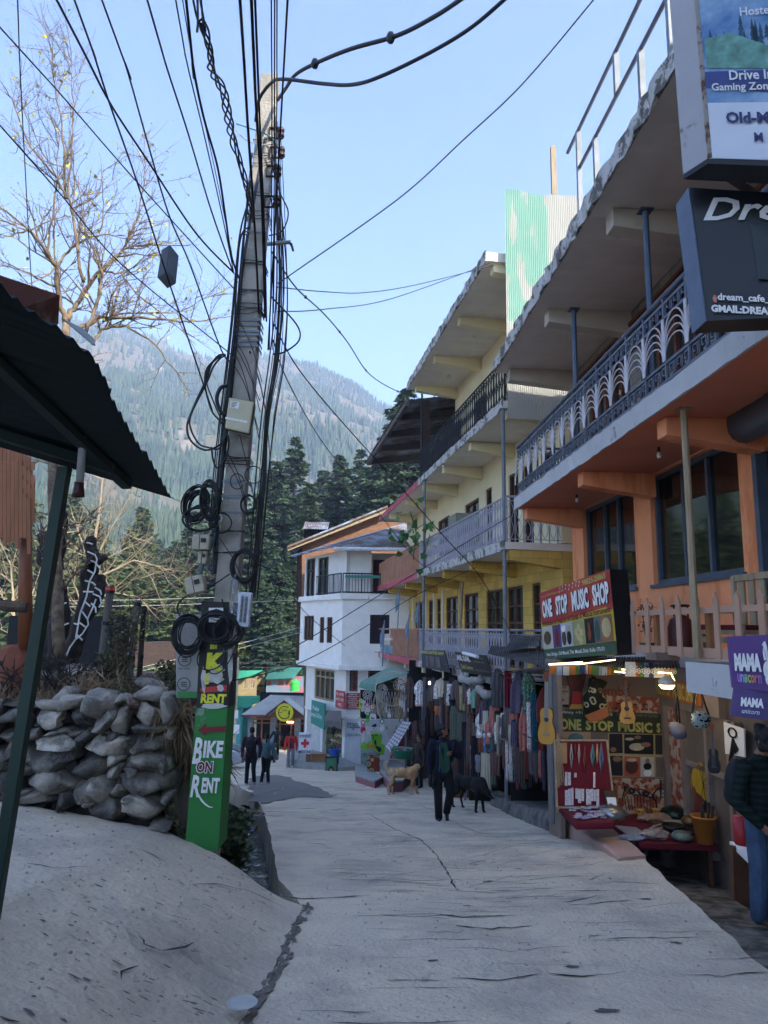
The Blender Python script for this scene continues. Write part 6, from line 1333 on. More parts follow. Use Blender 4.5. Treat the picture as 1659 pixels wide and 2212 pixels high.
a=W(*f6((738,1060))[0],7.88); M_pet=mat('clear_plastic','#c9ced2',.08,trans=.9,var=.02); bt_=MB().lathe([(.02,0),(.048,.01),(.05,.1),(.046,.13),(.05,.16),(.05,.3),(.042,.36),(.014,.4),(.014,.43),(.001,.43)],a,14); tag(bt_.build('plastic_bottle',M_pet,smooth=True),'empty clear plastic bottle stuck on the pole','bottle')
# shackle insulators and lamp arm
M_ins=mat('brown_porcelain','#3d2c26',.3,scale=9)
for i,(X,Y) in enumerate(((772,785),(775,900),(755,1010),(745,1190))):
 q=W(*f7c((X,Y))[0],8.05); t=thing('insulator',['topmost','second','third','lowest'][i]+' brown shackle insulator on the right of the pole','insulator',q,'shackle insulators on the pole'); mb=MB().lathe([(.02,-.06),(.045,-.05),(.045,-.02),(.028,-.01),(.028,.01),(.045,.02),(.045,.05),(.02,.06)],(0,0,0),12); meshobj('spool',mb.mesh('spool',M_ins,smooth=True),t)
 mb=MB().box((-.06,0,.07),(.17,.03,.012)).box((-.06,0,-.07),(.17,.03,.012)).box((-.14,0,0),(.012,.03,.15)).tube([(0,0,-.09),(0,0,.09)],.008,5); meshobj('bracket',mb.mesh('bracket',mat('rusty_iron','#3a2b25',.8)),t)
a,b=[W(*p,8.0) for p in f7c((690,1440),(830,1427))]; la=thing('lamp_arm','stubby grey pipe arm with a small lamp holder on the pole','lamp',a); MB().tube([a,b],.024,8).build('pipe',mat('grey_pipe2','#77807c',.6),la,smooth=True); c=W(*f7c((845,1480))[0],8.0); MB().tube([b+UZ*-.02,(b+c)/2,c],[.02,.016,.014],7).build('lamp_holder',M_black,la)
# the grey box hanging from a cable at the left
K=[W(*p,7.1) for p in z5((868,1245),(915,1305),(900,1450),(845,1390))]; K2=[W(*p,7.3) for p in z5((840,1245),(875,1240),(870,1400),(832,1390))]; hx=thing('hanging_box','grey splice enclosure hanging from a cable against the sky','junction box',K[2])
mb=MB().pr(K,Vector((-.13,.12,.0))); mb.build('body',mat('slate_plastic','#2a3036',.5,var=.06),hx,bevel=.012); mb=MB(); g=(K[0]+K[1]+K[2]+K[3])/4; mb.pr([g+(k-g)*.8 for k in K],(0.004,-.008,0)); mb.build('lid',mat('slate_lid','#343b42',.5),hx)
cc=[W(*p,7.1) for p in z5((860,1245),(867,1100),(897,1270),(902,1160))]; MB().tube([cc[0],cc[1]],.004,4).tube([cc[2],cc[3]],.004,4).build('hanger_wire',M_wire,hx)
# ================================================================ music shop and the terrace above it
def zz1(*p): return [((1900+x/1.4155)/1.8517,(2400+y/1.4155)/1.8517) for x,y in p]
def g3(*p): return [((2250+x/2.0182)/1.8517,(2100+y/2.0182)/1.8517) for x,y in p]
def fA(*p): return [((1900+x/2.765)/1.8517,(2650+y/2.765)/1.8517) for x,y in p]
def fC(*p): return [((2500+x/2.1066)/1.8517,(2650+y/2.1066)/1.8517) for x,y in p]
def f22(*p): return [((2200+x/2.765)/1.8517,(2700+y/2.765)/1.8517) for x,y in p]
YB=12.15
M_plaster=mat('shop_plaster','#75645a',.9,scale=1.5,bump=.3,col2='#75644f',mix=(.35,.7))
def leafprint(name,base='#ab9e8c'):
 if name in MATS: return MATS[name]
 m=mat(name,base,.8); n=m.node_tree.nodes; l=m.node_tree.links; b=n['Principled BSDF']; g=n.new('ShaderNodeNewGeometry')
 nz_=n.new('ShaderNodeTexNoise'); nz_.inputs['Scale'].default_value=9; nz_.inputs['Detail'].default_value=5; l.new(g.outputs['Position'],nz_.inputs[0])
 rp=n.new('ShaderNodeValToRGB'); e=rp.color_ramp.elements; e[0].position=.44; e[0].color=lin('#8d4632'); e[1].position=.62; e[1].color=lin(base); x=e.new(.5); x.color=lin('#a86a42'); y=e.new(.54); y.color=lin('#b59a80')
 l.new(nz_.outputs[0],rp.inputs[0]); l.new(rp.outputs[0],b.inputs['Base Color']); return m
M_leafp=leafprint('leaf_print')
shop=thing('music_shop','music instrument stall in a niche under the terrace','stall',(3.8,11.5,-3.3))
FBk=Fr((0,YB),(10,YB)); FBk.n=Vector((0,-1,0))
def bk(p,n=0): return FBk.px(p[0],p[1],n)
xL=bk((1203,1600))[0]; xR=FO.p(YB,0,0).x
MB().fb(FBk,xL,xR,-.1,0,-3.4,-.42).build('back_wall',M_plaster,shop)
MB().fb(FBk,xL-.05,xL+.02,-.5,.35,-3.4,-.45).build('side_post',mat('grey_brown_wood','#7d6e62',.8,scale=3,var=.2,bump=.3),shop)  # darker grey-brown copy of the tan wood, used in the shop
YN2=FO.px(1578,1700)[0]
mb=MB().fb(FO,YN2,YB-.02,.0,.10,-1.15,-.53); mb.build('lintel',MATS['grey_brown_wood'],shop)
# side (shop front) wall with framed panes
fr=[]
for px in (1440,1478,1530,1578,1592): fr.append(FO.px(px,1650,.1)[0])
for s in fr: MB().fb(FO,s-.04,s+.04,.02,.13,-3.1,-1.15).build('door_post',MATS['grey_brown_wood'],shop)
MB().fb(FO,fr[1],fr[0],.02,.06,-3.0,-1.15).build('printed_strip',M_leafp,shop)
MB().fb(FO,fr[2],fr[1],.02,.05,-3.0,-1.15).build('glass_pane',mat('dusty_glass','#6b5f52',.2,scale=2,spec=.8),shop); MB().fb(FO,fr[3],fr[2],.02,.05,-3.0,-1.15).build('glass_pane',MATS['dusty_glass'],shop)
MB().fb(FO,fr[3],fr[1],.05,.10,-1.95,-1.88).build('crossbar',MATS['grey_brown_wood'],shop)
# banner inside the niche
bn=thing('shop_banner','printed banner reading ONE STOP MUSIC across the niche','banner',FBk.p(3.6,.02,-2.6)); nn=.015
def bquad(pl,n,m,par,nm):
 K=[FBk.p(bk(p,n)[0],n,bk(p,n)[1]) for p in pl]; return MB().face(K).build(nm,m,par)
g_=f22((95,385),(1225,430),(1225,655),(95,615)); bquad(g_,.012,mat('banner_green','#1d261b',.6,scale=.8,col2='#3f4a26',mix=(.4,.65)),bn,'name_panel')
def btext(t,x0,y0,x1,y1,m,par,n=.02,bold=0,dy=0,shear=0,f=f22):
 a,b=f((x0,y0),(x1,y1)); A=bk(a,n);B=bk(b,n); c=FBk.p((A[0]+B[0])/2,n,(A[1]+B[1])/2); return lettering(t,c,(1,0,-.035),UZ,abs(B[0]-A[0]),abs(A[1]-B[1]),m,par,bold=bold,shear=shear)
M_gold=mat('gold_print','#b8ad5a',.6,var=.05); M_blk=M_ink
for t,x0,x1,y0,y1 in (('ONE',110,348,482,612),('STOP',392,705,500,622),('MUSIC',750,1135,515,636),('S',1175,1223,530,640)):
 btext(t,x0+6,y0+6,x1+6,y1+6,M_blk,bn,n=.017,bold=.05); btext(t,x0,y0,x1,y1,M_gold,bn,n=.022,bold=.045)
btext('Johnny +91 98825 28865',98,398,690,450,M_whiteink,bn); btext('TEACHING CLASSES OF DJEMBE',735,428,1195,470,mat('print_grey','#7a7566',.6),bn,shear=.2)
for q,m in (([(655,650),(800,650),(805,865),(655,865)],'#171317'),([(820,655),(1143,660),(1145,878),(822,870)],'#0e0d11'),([(1163,660),(1240,665),(1245,880),(1165,878)],'#2a211c'),([(655,895),(800,895),(805,1115),(655,1110)],'#1c1a22'),([(822,900),(998,905),(998,1125),(822,1120)],'#a8503a'),([(1003,905),(1150,908),(1150,1128),(1003,1125)],'#b5aca0'),([(1168,908),(1255,912),(1255,1130),(1168,1128)],'#6a5a4a')):
 bquad(f22(*q),.014,mat('print'+m,m,.6,var=.2),bn,'photo_print')
bquad(f22((640,640),(1250,655),(1258,1135),(650,1125)),.010,mat('print_border','#a08c5c',.6),bn,'print_ground'); bquad(f22((120,628),(450,632),(450,712),(120,706)),.012,mat('peach_print','#b58e6a',.7),bn,'photo_print')
def bell(cx,cy,rx,ry,m,par,nm,n=.018,f=f22):
 K=[];
 for k in range(20): t=2*math.pi*k/20; p=f((cx+rx*math.cos(t),cy+ry*math.sin(t)))[0]; a=bk(p,n); K.append(FBk.p(a[0],n,a[1]))
 return MB().face(K).build(nm,m,par)
M_skin2=mat('print_skin','#8a6246',.7); M_drumskin=mat('drum_skin','#b5a583',.7)
bell(960,795,85,42,M_drumskin,bn,'printed_drum'); bell(880,708,50,16,M_drumskin,bn,'printed_drum',n=.0185); bell(1060,770,55,28,M_skin2,bn,'printed_hand',n=.02); bell(970,690,38,20,M_skin2,bn,'printed_hand',n=.02); bell(700,825,34,28,M_skin2,bn,'printed_hand'); bell(745,930,50,32,M_skin2,bn,'printed_hand'); bell(905,1010,72,85,mat('print_brown','#4a2a1c',.6),bn,'printed_drum'); bell(905,940,55,20,M_drumskin,bn,'printed_drum',n=.02); bell(1078,950,24,30,M_skin2,bn,'printed_face',n=.02); bell(1078,1010,45,40,M_black,bn,'printed_shirt',n=.019); bell(1080,1085,46,36,M_whiteink,bn,'printed_drum',n=.022); bell(285,700,85,58,mat('print_teal','#4a6a68',.7),bn,'printed_drum')
# leaf-printed sheets with note drawings
bquad(f22((620,215),(1205,250),(1205,425),(640,400)),.008,M_leafp,bn,'leaf_sheet'); bquad(f22((675,1135),(1255,1150),(1270,1640),(700,1640)),.008,M_leafp,bn,'leaf_sheet')
btext('Djembe',420,110,890,270,mat('print_redbrown','#7d3a26',.7),bn,n=.014,bold=.02); btext('Psychology',58,120,185,142,M_ink,bn,n=.03);
def notes(par,lst,m=M_ink,f=f22,n=.016):
 mb=MB()
 for (x,y,s,k) in lst:
  def Q(dx,dy): a=bk(f((x+dx*s,y+dy*s))[0],n); return FBk.p(a[0],n,a[1])
  mb.face([Q(.5*math.cos(t),.36*math.sin(t)) for t in [i*.7 for i in range(9)]]); mb.face([Q(.32,0),Q(.5,0),Q(.5,-2.2),Q(.32,-2.2)])
  if k: mb.face([Q(.32,-2.2),Q(.32,-1.8),Q(2.2,-1.9),Q(2.2,-2.3)]); mb.face([Q(2.02,-2.2),Q(2.2,-2.2),Q(2.2,0),Q(2.02,0)]); mb.face([Q(1.7+.5*math.cos(t),.1+.36*math.sin(t)) for t in [i*.7 for i in range(9)]])
  else: mb.face([Q(.5,-2.2),Q(.5,-1.8),Q(1.5,-1.6),Q(1.4,-2.1)])
 return mb.build('note_drawing',m,par)
notes(bn,[(730,370,30,0),(940,325,30,0),(1020,380,28,1),(860,150,22,0)])
mb=MB()
def stroke(pl,w_,f=f22,n=.017):
 K=[bk(p,n) for p in f(*pl)]; K=[FBk.p(a[0],n,a[1]) for a in K]; K=smoothpts(K,4)
 for a,b in zip(K,K[1:]):
  d=(b-a).normalized(); s_=Vector((-d.z,0,d.x))*w_; mb.face([a+s_,a-s_,b-s_,b+s_])
for cx,cy in ((900,1275),(1060,1305)):
 stroke([(cx-85,cy-40),(cx-30,cy-35),(cx+50,cy),(cx+90,cy+50),(cx+20,cy+45),(cx-50,cy+20),(cx-85,cy-40)],.009); stroke([(cx-35,cy),(cx,cy-12),(cx+35,cy+15),(cx,cy+25),(cx-35,cy)],.016)
stroke([(1130,1340),(1180,1270),(1230,1240)],.012); stroke([(1225,1160),(1225,1370)],.012); stroke([(1130,1340),(1170,1400),(1175,1500),(1150,1560)],.014); stroke([(805,1400),(810,1320),(845,1230)],.01)
for i in range(11): stroke([(820+36*i,1330+10*math.sin(i)),(835+34*i,1430+30*math.sin(i*2)),(850+33*i,1500)],.006)
for i in range(5): stroke([(1225,1170+45*i),(1262,1172+45*i)],.006)
for i in range(10): stroke([(700+50*i,1190+30*math.sin(i*3)),(720+50*i,1215+30*math.sin(i*3))],.01)
mb.build('ink_drawing',M_ink,bn)
# big painted drum cut-out, bag, poster
dc=thing('painted_drum','red and black goblet drum cut-out hanging at the left of the banner','drum',FBk.p(3.1,.06,-1.7))
def bpoly(pl,n,th,m,par,nm,f=fA):
 K=[FBk.p(bk(p,n)[0],n,bk(p,n)[1]) for p in f(*pl)]; return MB().pr(K,(0,th,0)).build(nm,m,par)
bpoly([(1000,85),(1235,90),(1200,280),(1170,340),(1190,480),(1195,515),(1045,512),(1070,330),(1035,220)],.05,.03,mat('drum_dark','#3a1512',.6,scale=4,col2='#5a211a',mix=(.4,.6)),dc,'shell'); bpoly([(1085,320),(1165,325),(1185,462),(1065,458)],.085,.03,mat('drum_red','#9c2420',.5),dc,'stem'); bpoly([(1062,462),(1190,466),(1195,515),(1045,512)],.09,.03,mat('drum_gold','#b5842a',.5),dc,'foot'); bpoly([(995,70),(1240,75),(1225,115),(1120,135),(1010,112)],.09,.03,MATS['drum_gold'],dc,'rim')
ps=thing('yoga_poster','small poster for sound healing with a seated figure','poster',FBk.p(2.9,.03,-2.0)); bpoly([(878,262),(1037,262),(1034,496),(877,492)],.02,.006,mat('poster_cream','#a89a8c',.7,var=.15,scale=5),ps,'paper'); btext('Psychology',890,268,1015,290,M_ink,ps,n=.032,f=fA); btext('SOUND HEALING',880,306,1028,328,M_ink,ps,n=.032,bold=.03,f=fA); btext('PRANAYAMA',895,334,1000,348,M_ink,ps,n=.032,f=fA); bpoly([(948,350),(965,372),(970,400),(992,425),(910,428),(928,400),(932,372)],.03,.003,M_ink,ps,'seated_figure'); bpoly([(880,462),(1035,465),(1034,494),(878,490)],.03,.003,M_ink,ps,'footer')
# patterned shoulder bag
def lumpbag(name,label,pl,y,th,m,f=fA,cat='bag',strap=None,sm=M_black,band=None):
 K=[W(*p,y) for p in f(*pl)]; c=sum(K,Vector((0,0,0)))/len(K); t=thing(name,label,cat,c); mb=MB(); n=len(K)
 rings=[(1.0,0),(.93,-th*.55),(.6,-th),(.0001,-th*1.08)]; vs=[]
 for s,dy in rings: vs+=[c+(k-c)*s+Vector((0,dy,0)) for k in K]
 mb.add(vs,[(i*n+k,i*n+(k+1)%n,(i+1)*n+(k+1)%n,(i+1)*n+k) for i in range(3) for k in range(n)]); mb.face(K[::-1]); mb.build('body',m,t,smooth=True)
 if strap: MB().tube([W(*p,y-.02) for p in f(*strap)],.014,5).build('strap',sm,t)
 return t,c
M_smile=pattern('ring_print',['#1a1a14','#8a8468','#1e1d18'],9); M_strp=stripes('striped_weave',['#6b2f2a','#b08a4a','#3a2a26','#a05a3a'],26,'Z')
t,c=lumpbag('drum_bag','dark patterned drum bag with ring prints and striped end hanging before the banner',[(1255,180),(1300,150),(1350,165),(1460,210),(1400,245),(1345,260),(1400,330),(1440,420),(1490,580),(1240,620),(1200,500),(1195,350),(1250,290)],11.75,.14,M_smile,strap=[(1290,160),(1310,85)])
MB().pr([W(*p,11.6) for p in fA((1220,590),(1455,490),(1490,585),(1370,655),(1260,650))],(0,.05,0)).build('striped_end',M_strp,t)
# guitars
def guitar(label,Pn,Pb,y,wd,col,side,lean,facing=1,dk=False):
 a=W(*Pn,y); b=W(*Pb,y); L=(a-b).length; up_=(a-b).normalized(); rt_=Vector((1,0,0)); rt_=(rt_-up_*rt_.dot(up_)).normalized(); nrm=rt_.cross(up_).normalized()
 if nrm.y>0: nrm=-nrm
 Mr=Matrix.Rotation(R(lean),3,up_); rt_=Mr@rt_; nrm=Mr@nrm
 t=thing('guitar',label,'guitar',b); ww=wd*y/1560
 prof=[(0,0),(.28,.005),(.43,.04),(.5,.12),(.46,.20),(.38,.26),(.33,.30),(.345,.35),(.37,.40),(.33,.455),(.2,.485),(.0,.49)]
 out=[(x*ww,z*L) for x,z in prof]; loop_=[b+rt_*x+up_*z for x,z in out]+[b-rt_*x+up_*z for x,z in out[-2:0:-1]]
 d=.10*L; mb=MB().pr([p-nrm*d for p in loop_],nrm*(d-.004)); mb.build('body',side,t); MB().pr([b*0+p for p in loop_],nrm*.004).build('soundboard',col,t)
 def disc(c,r,m,nm,o):
  MB().face([c+rt_*r*math.cos(k*.4)+up_*r*math.sin(k*.4)+nrm*o for k in range(16)]).build(nm,m,t)
 hc=b+up_*L*.33; disc(hc,ww*.155,M_metal if not dk else M_black,'rosette',.006); disc(hc,ww*.12,M_black,'sound_hole',.008)
 w2=.026*L*1.1; mb=MB().pr([b+up_*L*.36+rt_*w2,b+up_*L*.36-rt_*w2,b+up_*L*.84-rt_*w2*.8,b+up_*L*.84+rt_*w2*.8],nrm*.016); nk=mb.build('neck',mat('fretboard','#8f8a80',.5) if not dk else M_wood2,t)
 mb=MB()
 for k in range(14): q=b+up_*L*(.40+.031*k); mb.pr([q+rt_*w2*.9,q-rt_*w2*.9,q-rt_*w2*.9+up_*.004,q+rt_*w2*.9+up_*.004],nrm*.019)
 mb.build('frets',M_metal,nk); hd=MB().pr([b+up_*L*.84+rt_*w2*.8,b+up_*L*.84-rt_*w2*.8,b+up_*L*.99-rt_*w2*1.5,b+up_*L*1.0+rt_*w2*1.5],nrm*.014).build('headstock',M_wood,t)
 MB().pr([b+up_*L*.115+rt_*ww*.2,b+up_*L*.115-rt_*ww*.2,b+up_*L*.14-rt_*ww*.2,b+up_*L*.14+rt_*ww*.2],nrm*.018).build('bridge',mat('bridge_grey','#8a8078',.5) if not dk else M_wood2,t)
 mb=MB()
 for k in range(6): o=(k-2.5)*.0075; mb.tube([b+up_*L*.13+rt_*o+nrm*.021,b+up_*L*.85+rt_*o+nrm*.021],.0009,3,cap=False)
 mb.build('strings',M_metal,t)
 return t
M_spruce=mat('spruce_top','#b8862f',.3,scale=2,var=.08,spec=.6,stretch=(9,9,.5)); M_mahog=mat('mahogany_side','#3d120e',.2,var=.15,spec=.7); M_uke=mat('pale_spruce','#b0884f',.35,var=.06,scale=3)
p=fA((790,85),(800,905)); guitar('classical guitar with honey top hanging at the corner of the shop',p[0],(p[1][0]-2,p[1][1]),11.6,36,M_spruce,M_mahog,-24)
p=f22((825,35),(860,540)); guitar('small pale ukulele hanging in front of the banner',p[0],p[1],11.7,33,M_uke,M_wood2,-6,dk=True)
p=fC((735,515),(752,935)); guitar('black acoustic guitar hanging by the shop door',p[0],p[1],9.9,25,M_black,M_black,-30,dk=True)
# red display board with necklaces, cushion, counter
db=thing('display_board','red velvet board hung with necklaces and earring cards','display board',W(1260,1745,11.4))
def Wd(p,y=11.2): return W(*p,y)
M_velvet=mat('red_velvet','#5e0f1c',.95,var=.12,scale=5,bump=.2)
K=[Wd(p,yy) for p,yy in zip(fA((875,860),(1455,858),(1535,1600),(905,1600)),(11.5,11.5,11.1,11.1))]; MB().pr(K,(0,.03,0)).build('velvet',M_velvet,db)
mb=MB()
for a,b in ((K[0],K[1]),(K[1],K[2]),(K[2],K[3]),(K[3],K[0])): mb.tube([a+Vector((0,-.015,0)),b+Vector((0,-.015,0))],.018,4)
mb.build('frame',M_palewood,db)
def onb(x,y,o=-.03):
 t=(y-860)/740; s=(x-lerp(875,905,t))/(lerp(1455,1535,t)-lerp(875,905,t)); return K[0].lerp(K[1],s).lerp(K[3].lerp(K[2],s),t)+Vector((0,o,0))
def neck(x,y0,y1,wd,m,r=.006,n=3):
 mb=MB()
 for k in range(n): mb.tube([onb(x,y0),onb(x-wd*(1-.2*k),(y0+y1)/2),onb(x,y1-12*k),onb(x+wd*(1-.2*k),(y0+y1)/2),onb(x,y0)],r,4)
 return mb.build('necklace',m,db)
cols=['#9aa09a','#b59a8a','#6a2a20','#2f7a78','#c2a36a','#5a5f70','#7a2a24']
for i,(x,y0,y1,wd) in enumerate(((1060,900,1180,14),(1145,900,1140,10),(1210,920,1240,16),(1295,905,1165,22),(1345,900,1130,8),(1390,890,1240,26),(1105,900,1020,5))): neck(x,y0,y1,wd,mat('bead'+cols[i],cols[i],.4,scale=90,var=.5),n=4 if wd>15 else 2)
M_card=mat('silver_card','#b5b2b8',.35,scale=60,var=.45,metal=.2)
r4=random.Random(4)
for (x,y,w_,h) in ((1003,1215,26,150),(1038,1220,30,140),(1105,1225,26,50),(1312,1220,22,165),(1005,1415,32,160),(1038,1400,30,175),(1070,1390,26,185),(1118,1395,30,110),(1150,1400,34,150),(1185,1400,30,130),(1235,1400,28,170),(1262,1405,30,160),(1290,1400,26,130),(1350,1405,30,180),(1318,1410,22,120)):
 a,b,c,d=onb(x-w_/2,y),onb(x+w_/2,y),onb(x+w_/2,y+h),onb(x-w_/2,y+h); MB().pr([a,b,c,d],(0,-.006,0)).build('earring_card',M_card,db)
a,b,c,d=onb(935,885),onb(1010,885),onb(1012,1120),onb(932,1118); o=MB().pr([a,b,c,d],(0,-.008,0)).build('leather_card',mat('tan_card','#9c7a52',.8),db)
a,b,c,d=onb(1410,1415,-.06),onb(1530,1415,-.06),onb(1548,1575,-.12),onb(1430,1580,-.12); bx=tag(MB().pr([a,b,c,d],(0,.02,0)).build('button_case',M_black),'black case of round badges at the foot of the red board','case'); a,b,c,d=onb(1425,1475,-.125),onb(1525,1475,-.125),onb(1533,1562,-.15),onb(1438,1562,-.15); MB().pr([a,b,c,d],(0,.002,0)).build('badge_card',M_pw,bx)
mb=MB(); c_=W(*fA((925,1340))[0],11.25)
for i in range(22): x0=r4.gauss(0,.03); mb.tube([c_+Vector((x0*.2,0,.72)),c_+Vector((x0*1.1,r4.gauss(0,.02),.3)),c_+Vector((x0*1.6+.01,r4.gauss(0,.03),-.42+r4.uniform(0,.08)))],.008,4)
tag(mb.build('seed_necklaces',mat('seed_beads','#9a7f62',.8,scale=120,var=.5)),'thick hank of brown seed bead strings at the corner post','necklaces')
# plinth, cushion, counter
pe=[onground(1186,1801),onground(1262,1838),onground(1332,1871)]
mb=MB(); A,B,Cc=pe; top=-2.83
zA=RZ(A.x,A.y)
vs=[]; n_=16; P0=Vector((2.93,12.9,-2.98)); P1=Vector((3.02,9.7,RZ(3.02,9.7)+.03))
for i in range(n_+1):
 t=i/n_; o=P0.lerp(P1,t)+Vector((.03*nz(t*4,0,3,1),0,.012*nz(t*6,1,3,1))); wd_=.62-.24*t; vs+=[Vector((o.x-.05,o.y,SL(o.y)-.35)),o,o+Vector((.04,0,.015)),o+Vector((wd_,.1,.015)),Vector((o.x+wd_,o.y+.1,SL(o.y)-.5))]
mb.add(vs,[(5*i+k,5*i+k+1,5*i+6+k,5*i+5+k) for i in range(n_) for k in range(4)]); mb.face(vs[:5]); mb.face(vs[-5:])
pl_=tag(mb.build('plinth',mat('plinth_render','#b08f80',.85,scale=2,bump=.5,col2='#978a7e',mix=(.4,.7))),'sloping concrete plinth with salmon top in front of the music shop','plinth')
mb=MB(); vs=[]
for i in range(22):
 y=13.05+.25*i; x0=2.95-.01*i+.05*nz(y,1,1,1.5); z=RZ(x0,y)+.30-.004*i; vs+=[(x0-.12+.05*nz(y,4,2,3),y,z-.6),(x0-.06+.04*nz(y,4,7,3),y,z-.12),(x0,y,z),(5.2,y,z+.03)]
mb.add(vs,[(4*i+k,4*i+k+1,4*i+5+k,4*i+4+k) for i in range(21) for k in range(3)]); mb.face(vs[:4]); mb.face(vs[-4:]); tag(mb.build('raised_sidewalk',M_rub),'rough raised concrete ledge in front of the clothes stall','ledge')
K=[W(*p,y) for p,y in zip(fA((915,1575),(1330,1580),(1548,1760),(1110,1775)),(11.3,11.2,10.3,10.5))]; zc=-2.78; K=[Vector((k.x,k.y,lerp(k.z,-2.75,.0))) for k in K]
cu=thing('red_cushion','flat red velvet tray spread with silver jewellery packets','tray',K[3]); mb=MB().pr(K,(0,0,-.10)); mb.build('tray',M_velvet,cu,bevel=.03)
for i in range(46):
 s=r4.uniform(.12,.9);t=r4.uniform(.08,.85); q=K[0].lerp(K[1],s).lerp(K[3].lerp(K[2],s),t)+Vector((0,0,.008+.003*(i%5))); a=r4.uniform(0,3); u=Vector((math.cos(a),math.sin(a),0))*.05; v=Vector((-math.sin(a),math.cos(a),0))*.035; MB().pr([q-u-v,q+u-v,q+u+v,q-u+v],(0,0,.006)).build('jewel_packet',M_card if i%4 else mat('lilac_packet','#8a7a9c',.3,var=.3,scale=30),cu)
K=[W(*p,y) for p,y in zip(zz1((790,1245),(1230,1240),(1372,1400),(950,1375)),(11.9,11.9,9.55,9.9))]; zt=sum(k.z for k in K)/4; zt=-2.84
K=[onz for onz in [ray(*p)*(zt/ray(*p).z) for p in zz1((790,1240),(1230,1236),(1375,1385),(940,1372))]]
K[0]=Vector((3.35,YB-.05,zt)); K[1]=Vector((xR-.02,YB-.05,zt));
ct=thing('counter','low red cloth counter full of small instruments','counter',(K[2].x,K[2].y,-3.2)); MB().pr(K,(0,0,-.09)).build('cloth_top',M_velvet,ct,bevel=.01);
for k in (K[2],K[1],K[3]): MB().box((k.x-.08,k.y+.1,-3.15),(.06,.06,.55)).build('leg',M_wood2,ct)
def onc(p): d=ray(*p); return d*((zt+.002)/d.z)
def cx(X,Y): return onc(fC((X,Y))[0])
q=cx(675,1520); yb_=thing('bucket','orange plastic bucket holding wooden flutes','bucket',q);
def lat(par,nm,prof,m,n=20,c=(0,0,0)): return meshobj(nm,MB().lathe(prof,c,n).mesh(nm,m,smooth=True),par)
lat(yb_,'body',[(.115,0),(.155,.33),(.17,.33),(.175,.355),(.152,.355),(.148,.32),(.11,.03)],mat('orange_plastic','#c0762c',.45))
mb=MB()
for i in range(7): a=i*.9; mb.tube([(.05*math.cos(a)+.02,.05*math.sin(a),.1),(.08*math.cos(a)+.06,.07*math.sin(a),.48+.03*(i%3))],.016,7)
meshobj('flutes',mb.mesh('flutes',stripes('flute_bands',['#3a2a22','#8a8074','#4a2a20','#1e1a18'],12,'Z')),yb_)
def pot(label,X,Y,prof,m,cat='drum',nm='drum'): q=cx(X,Y); o=MB().lathe(prof,q,20).build(nm,m,smooth=True,org=q); return tag(o,label,cat)
pot('dark green tongue drum on a pale cushion',432,1330,[(.05,0),(.22,.05),(.24,.10),(.2,.16),(.1,.2),(.001,.205)],mat('dark_green_metal','#10261e',.25,metal=.4)); pot('round pale cushion ring under the green tongue drum',432,1352,[(.1,0),(.2,.0),(.23,.03),(.2,.06),(.05,.06)],mat('cushion_cream','#8f8270',.9),'cushion','cushion')
pot('black singing bowl on the red counter',408,1440,[(.08,0),(.13,.04),(.16,.12),(.15,.12),(.11,.05),(.001,.03)],M_black,'bowl','bowl'); pot('mottled round stone-like gong drum at the counter edge',482,1505,[(.05,0),(.13,.03),(.15,.07),(.1,.12),(.001,.13)],mat('mottled','#5f6a62',.3,scale=30,var=.6)); pot('brass coloured pot near the bucket',555,1385,[(.06,0),(.13,.05),(.14,.1),(.08,.16),(.001,.17)],mat('brass_pot','#6f5233',.35,metal=.5,scale=20,var=.3),'pot','pot'); pot('stack of dark plates near the bucket',555,1435,[(.1,0),(.16,.01),(.16,.05),(.001,.05)],M_black,'plates','plates')
for i,(X,Y) in enumerate(((130,1332),(268,1330))): pot(['little goblet drum at the left on the counter','second little goblet drum, right of the first'][i],X,Y,[(.055,0),(.06,.03),(.03,.08),(.06,.15),(.075,.17),(.001,.175)],mat('toy_drum','#a8352a' if i==0 else '#a8352b',.5,scale=30,col2='#c9a03a',mix=(.4,.5)))
q=W(*fA((1500,1690))[0],11.0); tag(MB().lathe([(.04,-.1),(.2,-.02),(.25,.03),(.15,.12),(.001,.17)],q,20).build('hand_pan',mat('silver_pan','#8a8a88',.25,metal=.7),smooth=True,org=q),'silver hand pan drum beside the red tray','drum')
def crumple(label,X,Y,rx,ry,rz,m,seed,cat='bag',nm='plastic_bag'):
 q=cx(X,Y); mb=MB().ell(q+UZ*rz,(rx,ry,rz),9); r=random.Random(seed); mb.v=[tuple(Vector(v)+Vector((r.gauss(0,.012),r.gauss(0,.012),r.gauss(0,.01)))) for v in mb.v]; return tag(mb.build(nm,m),label,cat)
M_cello=mat('cellophane','#b0a49c',.15,trans=.5,scale=20,var=.3); crumple('crumpled clear bag of goods on the counter edge',255,1490,.2,.12,.07,M_cello,1); crumple('long clear packet of flutes on the counter',270,1345,.3,.1,.06,mat('cello_brown','#a5826a',.2,trans=.3,scale=20,var=.3),2); crumple('folded grey cloths on the corner of the counter',70,1490,.2,.1,.03,mat('grey_cloth','#7a7f8a',.9,scale=9,var=.4),3,'cloth','cloth')
for i in range(9): a=cx(10+14*i,1395+9*i); tag(MB().box(a+UZ*.012,(.3,.03,.018),Matrix.Rotation(-.35,3,'Z')).build('incense_packet',M_card),'thin incense packet in the row on the counter','packet','incense packets on the counter')
for (a,b) in (((240,1395),(330,1370)),((270,1420),(345,1395))): tag(MB().tube([cx(*a)+UZ*.02,cx(*b)+UZ*.02],.018,7).build('wooden_striker',M_palewood),'pale wooden striker lying on the counter','stick','wooden strikers')
